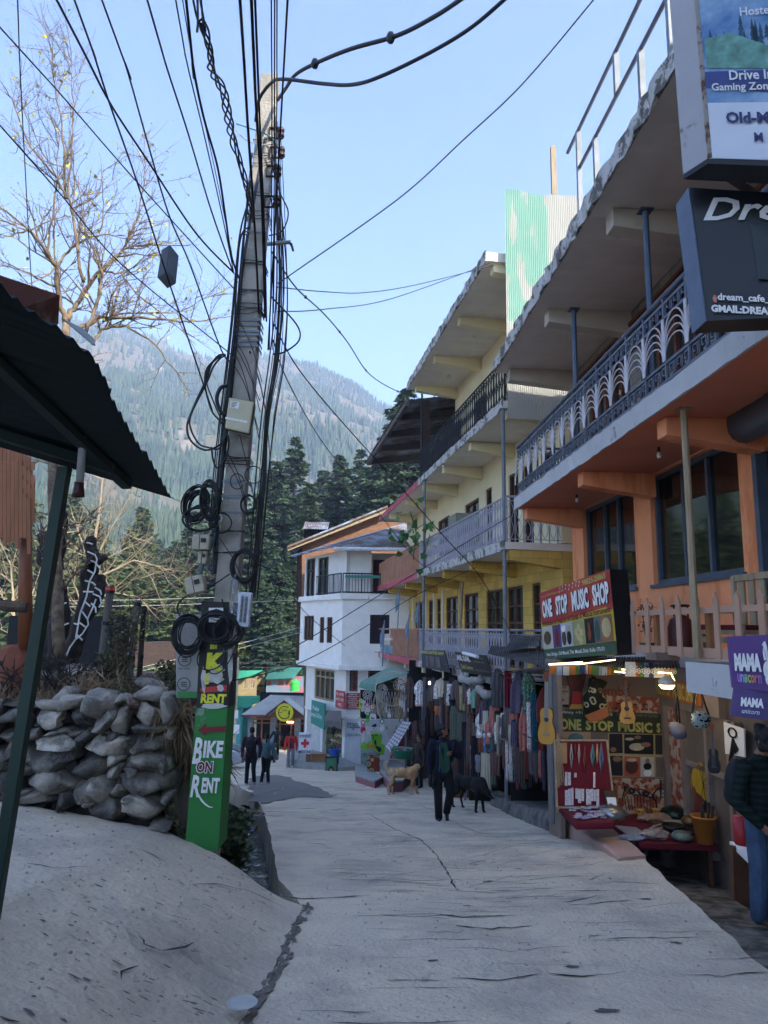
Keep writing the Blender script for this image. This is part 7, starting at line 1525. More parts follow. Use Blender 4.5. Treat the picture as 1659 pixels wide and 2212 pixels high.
# gramophone painting on the pane
gp=thing('gramophone_painting','painted gramophone with a yellow horn on the shop pane','painting',FO.p(FO.px(1545,1700,.14)[0],.14,-2.5));
def fo(p,n=.10): a=FO.px(p[0],p[1],n); return FO.p(a[0],n,a[1])
def fop(pl,m,nm,n=.10): return MB().face([fo(p,n) for p in fC(*pl)]).build(nm,m,gp)
fop([(615,835),(655,850),(700,920),(725,1020),(715,1120),(680,1170),(640,1120),(600,1090),(585,1040),(560,1080),(552,1000),(570,900)],mat('horn_yellow','#b08a1e',.6,scale=9,var=.2),'horn'); fop([(560,960),(575,1060),(610,1140),(600,1150),(560,1080)],mat('horn_red','#8a3a22',.6),'throat',.105); fop([(600,1120),(640,1120),(672,1200),(668,1270),(580,1260),(585,1160)],mat('box_red','#6a2a20',.6),'box',.104);
mb=MB()
for (X,Y) in ((615,835),(655,850),(700,920),(725,1020),(715,1120),(680,1170),(640,1130)):
 a,b=fo(fC((658,1030))[0],.112),fo(fC((X,Y))[0],.112); d=(b-a).normalized()*0; mb.tube([a,b],.004,3)
mb.build('outline',M_ink,gp)
# bags hanging in front of the side wall
t,c=lumpbag('sling_bag','striped woven sling bag on a black strap beneath the lamp',[(370,510),(420,495),(500,530),(518,630),(470,650),(425,645),(385,600)],10.2,.09,stripes('sling_weave',['#20242f','#6a6f80','#2a2030','#8d8f98'],30,'Z'),fC,strap=[(440,500),(425,350),(428,215),(450,350),(462,510)])
t,c=lumpbag('round_bag','round black patterned shoulder bag under the lintel',[(560,430),(600,412),(660,412),(705,435),(718,490),(700,540),(640,565),(590,550),(555,500)],9.7,.08,pattern('andes_black',['#0e1211','#14211c','#9aa29c'],26),fC,strap=[(565,430),(590,250),(610,230),(640,250),(705,440)])
# shop name board above the door
K=[fo(p,.14) for p in fC((240,110),(645,205),(650,372),(235,262))]; sg=tag(MB().pr([fo(p,.12) for p in fC((240,110),(645,205),(650,372),(235,262))],FO.n*.03).build('name_board',mat('orange_board','#a85f2a',.6,var=.15,scale=2)),'orange name board ONE STOP MUSIC SHOP above the door','sign')
cc=(K[0]+K[1]+K[2]+K[3])/4; lettering('ONE STOP MUSIC SHOP',cc+FO.n*.03,(K[1]+K[2]-K[0]-K[3]),UZ,(K[1]-K[0]).length*.92,.24,M_gold,sg,bold=.03)
# work lamp, strip lights, prayer flags
q=W(*fC((352,190))[0],9.9); lm=thing('bulb_lamp','lit round bulb lamp hanging at the corner of the shop','lamp',q); lat(lm,'shade',[(.10,-.0),(.11,.05),(.07,.10),(.03,.12),(.001,.12)],mat('lamp_white','#c9c2ae',.4)); lat(lm,'glow',[(.001,-.05),(.07,-.045),(.1,0),(.001,0)],mat('lamp_glow','#fff0c0',.5,emit='#ffd890',es=9))
pd=bpy.data.lights.new('lamp_light','POINT'); pd.energy=2.2; pd.color=(1,.78,.45); pd.shadow_soft_size=.06; po=bpy.data.objects.new('lamp_light',pd); C.objects.link(po); po.parent=lm; po.location=(0,0,-.14)
M_tube=mat('tube_light','#ffe9b8',.5,emit='#ffe2a0',es=2.2)
for i,(pl,y) in enumerate(((fA((815,20),(1190,-5)),11.3),(zz1((420,365),(600,362),(795,338)),10.9),(zz1((790,405),(860,412),(950,427)),10.8),(zz1((830,393),(950,402),(1037,410)),10.4),(zz1((1037,410),(1110,415),(1130,460)),10.0))):
 mb=MB().tube([W(*p,y) for p in pl],.009,6); tag(mb.build('strip_light',M_tube),['short lit strip under the tin canopy','long lit strip under the sign','thick lit tube over the banner','thin lit strip above the thick tube','curled lit strip by the lamp'][i],'light')
for k,(x_,y_,e) in enumerate(((3.6,11.2,.8),(4.2,10.6,.6))):
 pd=bpy.data.lights.new('strip_glow','AREA'); pd.energy=e; pd.size=.7; pd.size_y=.05; pd.shape='RECTANGLE'; pd.color=(1,.8,.5); po=bpy.data.objects.new('strip_glow',pd); C.objects.link(po); po.location=(x_,y_,-.62)
fl=[('#28355f','#8d9a90','#8d2f2a','#4f6a2c','#a8652c')]; n_=0; fc_=['#a8652c','#4f6a2c','#8d9ab0','#28355f','#b5b2a8','#8d2f2a']
for i in range(34):
 if i<22: p=zz1((425+18.3*i,372+4*math.sin(i*.5)))[0]; y=10.95; w_=.085;h=.13
 else: p=zz1((850+27*(i-22),350+1.2*(i-22)))[0]; y=10.3; w_=.14;h=.2
 if i>=32: continue
 q=W(*p,y); r_=r4.uniform(-.06,.06); mb=MB().pr([q,q+Vector((w_,r_,0)),q+Vector((w_,r_+.03,-h)),q+Vector((0,.02,-h))],(0,.004,0)); o=tag(mb.build('prayer_flag',mat('flag'+fc_[i%6],fc_[i%6],.9,var=.1)),'small prayer flag on the string under the canopy','flag','prayer flags under the canopy')
 if i>=22: lettering('ॐ',q+Vector((w_/2,-.002,-h*.5)),(1,0,0),UZ,w_*.6,h*.55,M_pw,o)
# canopy over the music shop and the neighbouring stall
M_tinold=mat('old_tin','#5f6468',.6,metal=.4,scale=2,col2='#3c3f43',mix=(.4,.65),bump=.2)
cn=thing('tin_canopy','sagging corrugated tin canopy over the clothes stall','canopy',W(1120,1420,14.5))
mb=MB(); cor(mb,W(1052,1412,15.2),W(1200,1446,12.0),W(1060,1395,17.2),W(1196,1402,14.5),60,.012); cor(mb,W(1085,1408,15),W(1165,1395,14.4),W(1110,1372,16),W(1165,1374,15.5),26,.01); mb.build('tin_sheet',M_tinold,cn);
mb=MB(); cor(mb,W(1196,1438,11.9),W(1470,1444,9.6),W(1210,1420,12.6),W(1465,1418,10.6),90,.012); o=tag(mb.build('tin_canopy',M_tinold),'narrow tin canopy strip under the big sign','canopy')
MB().tube([W(1190,1441,12),W(1195,1780,12)],.03,6).build('post',M_metal,cn)
# big sign
K=[W(1165.6,1281.4,12.9),W(1316.7,1229,10.4),W(1334,1412.5,10.3),W(1176.8,1425.8,12.7)]
sg=thing('shop_sign','large slanted red and yellow shop sign reading ONE STOP MUSIC SHOP','sign',K[3]); ru=(K[1]-K[0]); L_=ru.length; ru.normalize(); up1=(K[0]-K[3]); up2=(K[1]-K[2]); nrm=(K[1]-K[0]).cross(K[0]-K[3]).normalized(); nrm=-nrm if nrm.y>0 else nrm
def on(s,t,o=0): return K[3].lerp(K[2],s).lerp(K[0].lerp(K[1],s),t)+nrm*o
def spanel(s0,s1,t0,t1,m,nm,o): return MB().face([on(s0,t0,o),on(s1,t0,o),on(s1,t1,o),on(s0,t1,o)]).build(nm,m,sg)
M_sr=mat('sign_red','#a02a2c',.5,scale=1.3,col2='#b5502c',mix=(.5,.7)); M_sy=mat('sign_yellow2','#b5a52c',.5,scale=2,col2='#a86a2c',mix=(.55,.7)); M_sg=mat('sign_green','#2a4a3a',.5)
MB().pr([on(0,0),on(1,0),on(1,1),on(0,1)],-nrm*.28).build('box',M_black,sg)
spanel(0,1,.52,1,M_sr,'red_field',.004); spanel(0,1,.12,.6,M_sy,'yellow_field',.003); spanel(0,1,0,.15,M_sg,'green_strip',.006)
def stext(t,s0,s1,t0,t1,m,o=.012,bold=0): c=on((s0+s1)/2,(t0+t1)/2,o); return lettering(t,c,on(s1,(t0+t1)/2)-on(s0,(t0+t1)/2),on((s0+s1)/2,t1)-on((s0+s1)/2,t0),(on(s1,.5)-on(s0,.5)).length,(on(.5,t1)-on(.5,t0)).length,m,sg,bold=bold)
for w_,a,b in (('ONE',.04,.20),('STOP',.26,.44),('MUSIC',.50,.73),('SHOP',.78,.98)): stext(w_,a+.008,b+.008,.595,.865,M_ink,.010,.07); stext(w_,a,b,.60,.87,M_whiteink,.014,.05)
stext('98825-28865',.66,.96,.90,.975,M_gold,.012,.02); stext('johny3334444@gmail.com',.03,.40,.905,.945,M_gold,.012); stext('Wholesale & Retail of All Kinds of Musical Instruments',.02,.98,.49,.565,M_pr,.012,.02); stext('Near Bridge, Old Manali, Teh. Manali, Distt. Kullu 175131',.06,.86,.035,.1,M_whiteink,.012,.01)
for (a,b,m) in ((.0,.17,'#b0ac9c'),(.17,.30,'#4a3a6a'),(.30,.47,'#a8a8b0'),(.47,.64,'#8d8d60'),(.64,.76,'#140f10'),(.76,.84,'#5a5a68'),(.84,.98,'#8a5a3a')): spanel(a,b,.155,.475,mat('strip'+m,m,.5,var=.2),'photo_strip',.008)
def sell(s,t,rs,rt,m,nm,o=.014): return MB().face([on(s+rs*math.cos(k*.35),t+rt*math.sin(k*.35),o) for k in range(18)]).build(nm,m,sg)
M_brn=mat('drum_brown','#4a3526',.5); M_ylw=mat('drum_pale','#b0a070',.5)
sell(.085,.31,.06,.1,M_brn,'printed_drum'); sell(.235,.3,.03,.13,M_pr,'printed_player'); sell(.345,.27,.032,.1,M_brn,'printed_drum'); sell(.345,.4,.032,.045,M_whiteink,'printed_drum',.016); sell(.42,.27,.032,.1,M_black,'printed_drum'); sell(.42,.39,.03,.04,M_ylw,'printed_drum',.016)
for s,t in ((.52,.33),(.56,.38),(.59,.31),(.545,.26),(.58,.2)): sell(s,t,.022,.05,M_ylw,'printed_drum');
sell(.70,.27,.022,.08,mat('violin','#7d3a1c',.4),'printed_violin'); sell(.70,.36,.016,.06,MATS['violin'],'printed_violin',.015); sell(.8,.3,.03,.13,M_sg,'printed_drum'); sell(.91,.32,.055,.12,M_ylw,'printed_gourd')
mb=MB()
for i,s in enumerate((.33,.37,.42,.47,.52,.57,.61)):
 q=on(s,.905+.01*(i%3),.012); d1=(on(1,.5)-on(0,.5)).normalized(); d2=UZ; mb.face([q-d1*.012,q+d1*.012,q+d1*.012+d2*.02,q-d1*.012+d2*.02]); mb.face([q+d1*.008,q+d1*.013,q+d1*.013+d2*.09,q+d1*.008+d2*.09]); mb.face([q+d1*.012+d2*.09,q+d1*.04+d2*.075,q+d1*.04+d2*.06,q+d1*.012+d2*.07])
mb.build('note_marks',M_whiteink,sg)
# picket fence on the terrace
pf=thing('picket_fence','tan picket fence along the edge of the terrace','fence',FD.p(8.5,.0,-.3))
ptop=[(550,553),(662,533),(783,512),(912,490),(1058,470),(1213,445),(1383,420),(1572,388)]; pbot=[(590,1020),(715,1010),(845,1000),(970,1045),(1110,1060),(1275,1070),(1430,900),(1625,890)]
SS_=[]
for (a,b) in zip(ptop,pbot): s=FD.px(*g3(a)[0],.03)[0]; SS_.append(s)
for s in SS_+[SS_[0]+.42,SS_[0]+.86,SS_[0]+1.3]:
 w_=.05; z0,z1=-.28,.47; mb=MB().pr([FD.p(s-w_,.0,z0),FD.p(s+w_,.0,z0),FD.p(s+w_,.0,z1-.09),FD.p(s,.0,z1),FD.p(s-w_,.0,z1-.09)],FD.n*.022); mb.build('picket',M_tanwood,pf)
mb=MB().fb(FD,SS_[-1]-1,SS_[0]+1.35,-.045,-.003,.24,.31).fb(FD,SS_[-1]-1,SS_[0]+1.35,-.045,-.003,-.27,-.16); mb.build('fence_rail',M_tanwood,pf)
for s in (SS_[1]-.09,SS_[4]-.1,SS_[7]-.1): MB().fb(FD,s-.04,s+.04,-.13,-.05,-.28,.28).build('fence_post',mat('fence_post_wood','#9a6a44',.7),pf)
# things on the terrace
q=W(*g3((930,1020))[0],9.9); q=Vector((q.x,9.75,-.28)); gc=thing('gas_cylinder','rusty red gas cylinder behind the picket fence','gas cylinder',q); M_gas=mat('gas_red','#5a241c',.5,scale=5,bump=.2,col2='#3a1712',mix=(.4,.65))
lat(gc,'body',[(.13,0),(.16,.03),(.17,.1),(.17,.36),(.14,.46),(.07,.52),(.001,.54)],M_gas); mb=MB()
for k in range(3): a=k*2.1; mb.tube([(.10*math.cos(a),.10*math.sin(a),.49),(.10*math.cos(a),.10*math.sin(a),.64)],.012,5)
mb.tube([(.11*math.cos(t*.5),.11*math.sin(t*.5),.65) for t in range(14)],.016,6); meshobj('collar',mb.mesh('collar',M_black),gc)
pw=thing('potted_plant','thin potted plant with red flowers by the gas cylinder','plant',(q.x-.28,q.y+.5,-.28)); lat(pw,'pot',[(.07,0),(.1,.13),(.11,.15),(.08,.14),(.06,.03)],mat('green_pot','#2f4a3a',.6)); mb=MB();
for k in range(5): mb.tube([(0,0,.1),(.05*math.sin(k*1.3),.03*math.cos(k),.35),(.1*math.sin(k*1.9),.05*math.cos(k*2),.68)],.006,4)
meshobj('stem',mb.mesh('stem',M_barkdark),pw); P_=[(r4.gauss(0,.07),r4.gauss(0,.05),r4.uniform(.3,.65)) for _ in range(90)]; meshobj('leaves',leafmesh('leaves',P_,[(r4.gauss(0,1),r4.gauss(0,1),r4.gauss(0,.6)) for _ in P_],[.05]*90,M_gleaf,3,tri=False,flat=1),pw); P_=[(r4.gauss(0,.04),r4.gauss(0,.03),r4.uniform(.58,.75)) for _ in range(40)]; meshobj('flowers',leafmesh('flowers',P_,[(r4.gauss(0,1),r4.gauss(0,1),r4.gauss(0,.6)) for _ in P_],[.03]*40,mat('red_flower','#8d1a2a',.7),4,tri=False,flat=1),pw)
c=FD.px(*g3((1330,700))[0],-.4); ch=thing('wooden_chair','pale wooden armchair on the terrace behind the fence','chair',FD.p(c[0],-.45,-.3))
def fdp(par,nm,s0,s1,n0,n1,z0,z1,m=M_palewood): return MB().fb(FD,c[0]+s0,c[0]+s1,n0,n1,z0,z1).build(nm,m,par)
for s in(-.42,.40):
 for n in(-.3,-.75): fdp(ch,'leg',s,s+.06,n-.05,n,-.3,.12 if n==-.3 else .72)
for s in (-.36,-.16,.04,.24): fdp(ch,'back_slat',s,s+.12,-.81,-.785,.12,.66)
fdp(ch,'top_rail',-.44,.48,-.84,-.77,.66,.74); fdp(ch,'seat',-.42,.46,-.78,-.26,.0,.05); fdp(ch,'cushion',-.38,.42,-.76,-.27,.055,.11,M_velvet); fdp(ch,'front_rail',-.36,.4,-.3,-.27,-.1,-.03); fdp(ch,'armrest',-.43,-.35,-.76,-.25,.26,.31); fdp(ch,'armrest',.39,.47,-.76,-.25,.26,.31)
tb_=thing('wooden_table','wooden table edge beyond the chair at the right','table',FD.p(6.2,-.5,-.3)); fdp(tb_,'table_top',-2.1,-.75,-.8,-.25,.30,.34,M_wood2);
for s in (-.85,-2.0): fdp(tb_,'leg',s,s+.06,-.35,-.29,-.3,.295)
for i in range(3):
 q=FD.p(SS_[2]+.15*i,-.0,-.31); tag(MB().box(q+Vector((0,-.0,.02)),(.34,.16,.09),Matrix.Rotation(.2+.5*i,3,'Z')).jit(.012,i).build('loose_brick',mat('old_brick','#7a6558',.95,bump=.5,scale=6)),'loose dusty brick lying on the edge of the terrace','brick','loose bricks on the terrace edge')
# purple signs
M_purple=mat('sign_purple','#5a3f78',.5,var=.05); M_purple2=mat('banner_purple','#4a3a66',.7,var=.12,scale=3)
def psign(lb,pl,y0,y1,m,nm='shop_sign'):
 K=[W(*pl[0],y0),W(*pl[1],y1),W(*pl[2],y1),W(*pl[3],y0)]; t=tag(MB().pr(K,(0.01,.05,0)).build(nm,m),lb,'sign'); return t,K
t,K=psign('purple hanging sign reading MAMA unicorn in white and rainbow letters',zz1((1430,207),(1800,190),(1812,535),(1458,497)),7.55,6.7,M_purple)
def ktext(K,par,t,s0,s1,v0,v1,m,bold=0,o=.012,shear=0,lean=0):
 def on(s,v): return K[0].lerp(K[1],s).lerp(K[3].lerp(K[2],s),v)
 n_=(K[1]-K[0]).cross(K[0]-K[3]).normalized(); n_=-n_ if n_.y>0 else n_
 return lettering(t,on((s0+s1)/2,(v0+v1)/2)+n_*o,on(s1,.5)-on(s0,.5),on(.5,v0)-on(.5,v1),(on(s1,.5)-on(s0,.5)).length,(on(.5,v1)-on(.5,v0)).length,m,par,bold=bold,shear=shear)
ktext(K,t,'MAMA',.10,.54,.33,.66,M_whiteink,.07)
for i,ch_ in enumerate('unicorn'): ktext(K,t,ch_,.13+.058*i,.183+.058*i,.72,.87 if ch_!='i' else .87,mat('rainbow%d'%i,['#b070c0','#7aa0d0','#70b080','#c0b050','#d08a50','#c06a6a','#a070b0'][i],.6),.02)
mb=MB(); n_=(K[1]-K[0]).cross(K[0]-K[3]).normalized(); n_=-n_ if n_.y>0 else n_
def onK(s,v): return K[0].lerp(K[1],s).lerp(K[3].lerp(K[2],s),v)+n_*.012
mb.tube([onK(.60,.45),onK(.585,.3),onK(.60,.2),onK(.575,.18),onK(.60,.13),onK(.62,.22),onK(.64,.4),onK(.66,.6)],.012,5); mb.ell(onK(.64,.62),(.05,.01,.09),6); mb.ell(onK(.68,.78),(.06,.01,.07),6); mb.build('figure_drawing',M_whiteink,t)
t,K=psign('faded purple cloth banner reading MAMA unicorn below the sign',zz1((1470,500),(1800,520),(1805,700),(1448,655)),7.5,6.8,M_purple2,'cloth_banner'); ktext(K,t,'MAMA',.17,.56,.3,.62,M_whiteink,.05); ktext(K,t,'unicorn',.2,.5,.7,.86,M_paletxt,0,shear=.2)
# large signs at the upper right
K=[W(1491,405,5.7),W(1800,425,5.2),W(1800,680,5.2),W(1529,693,5.7)]
t=thing('shop_sign','black cafe sign reading Dream with contact lines below','sign',K[3]); MB().pr(K,Vector((0,.26,0))).build('box',mat('sign_black','#0e1014',.35,var=.1),t); S_=[K[0],K[3],K[3]+Vector((0,.27,0)),K[0]+Vector((0,.27,0))]; MB().pr([p+Vector((-.005,0,0)) for p in S_],(-.012,0,0)).build('side_panel',mat('sign_side','#5d6b80',.6,bump=.2,scale=3),t)
ktext(K,t,'Dream',.05,1.1,.04,.23,M_whiteink,.02,shear=.35); ktext(K,t,'dream_cafe_',.12,.52,.815,.88,M_whiteink,.03); ktext(K,t,'GMAIL:DREAM',.06,.55,.905,.965,M_whiteink,.05)
def onK2(s,v,o): n_=(K[1]-K[0]).cross(K[0]-K[3]).normalized(); n_=-n_ if n_.y>0 else n_; return K[0].lerp(K[1],s).lerp(K[3].lerp(K[2],s),v)+n_*o
MB().face([onK2(s,v,.01) for s,v in ((.42,.26),(1.0,.30),(1.0,.74),(.45,.70))]).build('picture',mat('sign_picture','#10201e',.3,scale=3,var=.5),t)
MB().face([onK2(.085+.018*math.cos(k*.4),.845+.03*math.sin(k*.4),.012) for k in range(16)]).build('app_emblem',mat('emblem_pink','#b04a6a',.4,scale=30,col2='#c08a4a'),t)
K=[W(1488,-190,6.3),W(1800,-230,5.4),W(1800,360,5.4),W(1538,352,6.3)]; K=[Vector((W(1540,352,6.3).x,6.3,W(1500,-190,6.3).z)),W(1800,-190,5.4),W(1800,362,5.4),W(1542,320,6.3)]
K[3]=W(1527,343,5.3);K[2]=W(1800,352,4.8);K[0]=K[3]+Vector((-.04,0,2.25)); K[1]=K[2]+Vector((-.04,0,2.25))
t=thing('hostel_sign','weathered lightbox sign with a snowy mountain hostel picture at the top right','sign',K[3]); MB().pr(K,(-.11,.2,0)).build('box',peel('lightbox_side','#a8a6a8','#7a6a60',.58,scale=2),t); MB().pr([K[3]+Vector((-.0,-.01,-.05)),K[2]+Vector((0,-.01,-.05)),K[2]+Vector((-.11,.2,-.05)),K[3]+Vector((-.11,.2,-.05))],(0,0,.045)).build('base',M_black,t)
for a in (K[0],): MB().pr([K[3]+Vector((0,-.02,0)),K[0]+Vector((0,-.02,0)),K[0]+Vector((.07,-.03,0)),K[3]+Vector((.07,-.03,0))],(0,.015,0)).build('corner_trim',peel('rusty_trim','#a09a92','#6b4a38',.5,scale=5),t)
m_sky=mat('print_mountain','#3f6fa0',.4,scale=1.4,col2='#9fb8cc',mix=(.4,.62),bump=0)
MB().face([onK2(s,v,.012) for s,v in ((.05,0),(1,0),(1,.78),(.05,.78))]).build('print_sky',m_sky,t); MB().face([onK2(s,v,.014) for s,v in ((.05,.78),(1,.78),(1,1),(.05,1))]).build('print_white',mat('print_white','#c9ced6',.5,var=.05),t)
mb=MB(); r2=random.Random(2)
for i in range(26):
 s=.1+.9*r2.random(); v=.5+.12*r2.random(); h=.05+.06*r2.random()
 for k in range(3): mb.face([onK2(s-.03+.006*k,v-h*.3*k,.016),onK2(s+.03-.006*k,v-h*.3*k,.016),onK2(s,v-h*.3*k-h*.5,.016)])
mb.build('print_trees',mat('print_trees','#274a5f',.5,var=.3,scale=9),t); MB().face([onK2(s,v,.017) for s,v in ((.07,.52),(.3,.50),(.6,.56),(1,.55),(1,.66),(.07,.64))]).build('print_houses',mat('print_houses','#5f8f80',.5,scale=9,var=.5),t); MB().face([onK2(s,v,.018) for s,v in ((.05,.655),(1,.655),(1,.76),(.05,.72))]).build('text_band',mat('band_blue','#2f3f78',.5),t)
ktext(K,t,'Drive In',.26,.62,.655,.695,M_whiteink,.02,.024); ktext(K,t,'Gaming Zone',.1,.62,.705,.745,M_whiteink,.02,.024); ktext(K,t,'Old-Manali',.2,.80,.82,.865,mat('ink_navy','#232a5c',.5),.04,.024); ktext(K,t,'M',.42,.49,.9,.935,MATS['ink_navy'],.03,.024); ktext(K,t,'Hostel',.40,.66,.405,.44,M_whiteink,.01,.024)
tag(MB().tube([W(1528,352,5.5),W(1600,400,5.6),W(1720,470,6.4)],.035,8).build('strut_pipe',mat('rusty_pipe','#6b564c',.7,scale=8,var=.3),smooth=True),'rusty pipe strut under the hostel lightbox sign','pipe')
# grey awning roll at the right
mb=MB(); vs=[];
for i in range(9):
 t_=i/8
 for j in range(7):
  a=-.6+2.2*j/6; q=W(lerp(1556,1700,t_),lerp(880,800,t_),lerp(8.9,7.2,t_)); vs.append((q.x-.25*math.cos(a)+.3+.015*math.sin(i*2.3+j),q.y,q.z-.22+.25*math.sin(a)*-1+.02*math.sin(i*3.1)))
mb.add(vs,[(i*7+j,i*7+j+1,(i+1)*7+j+1,(i+1)*7+j) for i in range(8) for j in range(6)]); tag(mb.build('awning_roll',mat('awning_grey','#3f444a',.35,scale=3,var=.25,bump=.3),smooth=True),'rolled grey plastic awning above the shutter','awning')
# right hand stall details behind the person
t=thing('side_stall','white topped drum stall beyond the door post at the right edge','stall',(4.0,7.4,-3)); mb=MB(); mb.pr([W(*p,y) for p,y in zip(zz1((1440,1365),(1800,1420),(1800,1560),(1560,1480)),(8.7,7.3,7.0,7.6))],(0,0,-.04)); mb.build('table_top',M_whiteink,t); MB().pr([W(*p,8.3) for p in zz1((1460,1400),(1800,1450),(1800,1900),(1470,1700))],(0,.1,0)).build('table_front',mat('brown_panel','#5a3a24',.8,var=.3),t)
q=W(*zz1((1520,1385))[0],7.9); tag(MB().lathe([(.08,0),(.09,.02),(.09,.28),(.001,.28)],q,14).build('red_drum',mat('red_tin','#9c1a20',.4),smooth=True),'small red drum on the side stall','drum')
K=[fo(p,.12) for p in zz1((1415,690),(1530,730),(1535,890),(1425,870))]; pt=tag(MB().pr(K,FO.n*.02).build('drum_picture',M_pw),'white painting of a djembe with black lines above the side stall','painting')
mb=MB(); c=(K[0]+K[2])/2+FO.n*.035; u=FO.u
for i in range(7): mb.tube([c+u*.0,c+u*(.12*math.cos(i*.5))+UZ*(-.3+.03*i)],.012,4)
ringp=[c+u*.1*math.cos(k*.5)+UZ*(.08+.06*math.sin(k*.5)) for k in range(14)]; mb.tube(ringp,.012,4); mb.build('ink_lines',M_ink,pt)
# ================================================================ clothes and craft stalls
TY=[12.7,17,20,25,30,33.5]; TX=[3.0,2.6,1.95,1.2,.3,-.4]
_tr=[x/y for x,y in zip(TX,TY)][::-1]
def tyr(px,py=1560): return float(np.interp(ray(px,py).x,_tr,TY[::-1]))
def fB(X,Y): return ((1380+X/2.765)/1.8517,(2600+Y/2.765)/1.8517)
def fa(X,Y): return ((1900+X/2.765)/1.8517,(2650+Y/2.765)/1.8517)
st=thing('clothes_stall','row of dim clothes stalls under the lowest yellow balcony','stall',(3.4,18,-4.3))
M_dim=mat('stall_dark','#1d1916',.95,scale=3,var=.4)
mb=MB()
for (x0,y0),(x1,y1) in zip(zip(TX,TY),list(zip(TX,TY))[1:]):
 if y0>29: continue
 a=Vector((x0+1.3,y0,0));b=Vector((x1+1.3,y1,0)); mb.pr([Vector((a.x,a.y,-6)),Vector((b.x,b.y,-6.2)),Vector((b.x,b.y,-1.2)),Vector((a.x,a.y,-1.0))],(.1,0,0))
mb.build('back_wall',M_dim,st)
for y in (12.75,16.5,19.4,22,24.6,27.2):
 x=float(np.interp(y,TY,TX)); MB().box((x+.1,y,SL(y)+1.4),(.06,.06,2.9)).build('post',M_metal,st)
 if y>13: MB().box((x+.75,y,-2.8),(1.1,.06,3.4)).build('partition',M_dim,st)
mb=MB()
for h in (-.95,-2.0):
 for (x0,y0),(x1,y1) in zip(zip(TX,TY),list(zip(TX,TY))[1:]): mb.tube([(x0+.05,y0,h),(x1+.05,y1,h-.05)],.012,5)
mb.build('rail',M_black,st)
mb=MB();
for (x0,y0),(x1,y1) in zip(zip(TX,TY),list(zip(TX,TY))[1:]):
 mb.add([(x0,y0,-.72),(x0+1.6,y0,-.5),(x1,y1,-.95),(x1+1.6,y1,-.7)],[(0,1,3,2)]) if y0<16 else None
mb.build('ceiling_sheet',M_tinold,st)
GM={}
def cm(k):
 d={'navystripe':lambda:stripes('c_navy',['#23252e','#5b5a5c','#1c1d26','#8a8174','#2a2c38'],16,'X',noisy=.6),'red':lambda:mat('c_red','#6a1220',.95,scale=9),'blue':lambda:pattern('c_blue',['#3a4358','#6f7684','#2c3346','#59485a'],22),'green':lambda:pattern('c_green',['#4a6a5a','#7f9a86','#35503f'],20),'rust':lambda:mat('c_rust','#5c1f16',.95,scale=9,bump=.3),'teal':lambda:pattern('c_teal',['#1d4a5a','#3a6a78','#163846'],28),'pink':lambda:pattern('c_pink',['#8a4a44','#5a2a2c','#a86a5e'],24),'white':lambda:pattern('c_white',['#b0aca6','#8a4a42','#c2bfba'],12),'grey':lambda:stripes('c_grey',['#4a484a','#6a6868','#35343a'],20,'X'),'zig':lambda:stripes('c_zig',['#3a3636','#7a7470','#2a2628','#5a5450'],12,'DIAGONAL',noisy=3),'greenst':lambda:stripes('c_gst',['#2c3a30','#6a7064','#1c2420','#8d8a80','#3a4a3e'],26,'X',noisy=.5),'brownst':lambda:stripes('c_bst',['#2a1e1c','#5a2a26','#3a3432','#8a7a6e','#241c1e'],9,'Z',noisy=1),'olive':lambda:mat('c_olive','#7a7350',.95,scale=6),'mint':lambda:mat('c_mint','#5f8a76',.95,scale=6),'cream':lambda:mat('c_cream','#a39a86',.95,scale=6,var=.1),'dark':lambda:stripes('c_dark',['#17161a','#2c2a30','#3a3038','#15181a'],18,'X'),'maroon':lambda:stripes('c_mar',['#3d1a20','#6a3a38','#2a2228','#7a6a60'],14,'Z'),'leather':lambda:mat('c_lea','#4a2a1c',.5,scale=6),'tan':lambda:mat('c_tan','#8a4a2c',.5,scale=6),'sock':lambda:pattern('c_sock',['#8a4a2e','#a86a3e','#6a2a26'],30),'sockb':lambda:pattern('c_sockb',['#5a7aa8','#b0b8c4','#3a5a8a'],30),'paleknit':lambda:stripes('c_knit',['#7a7c80','#a0a2a6','#5a5c62'],40,'Z')}
 if k not in GM:
  m=GM[k]=d[k]()
  for nd in m.node_tree.nodes:
   if nd.type=='VALTORGB':
    for e in nd.color_ramp.elements: e.color=tuple(min(.8,x*1.55+.006) for x in e.color[:3])+(1,)
 return GM[k]
GN={}
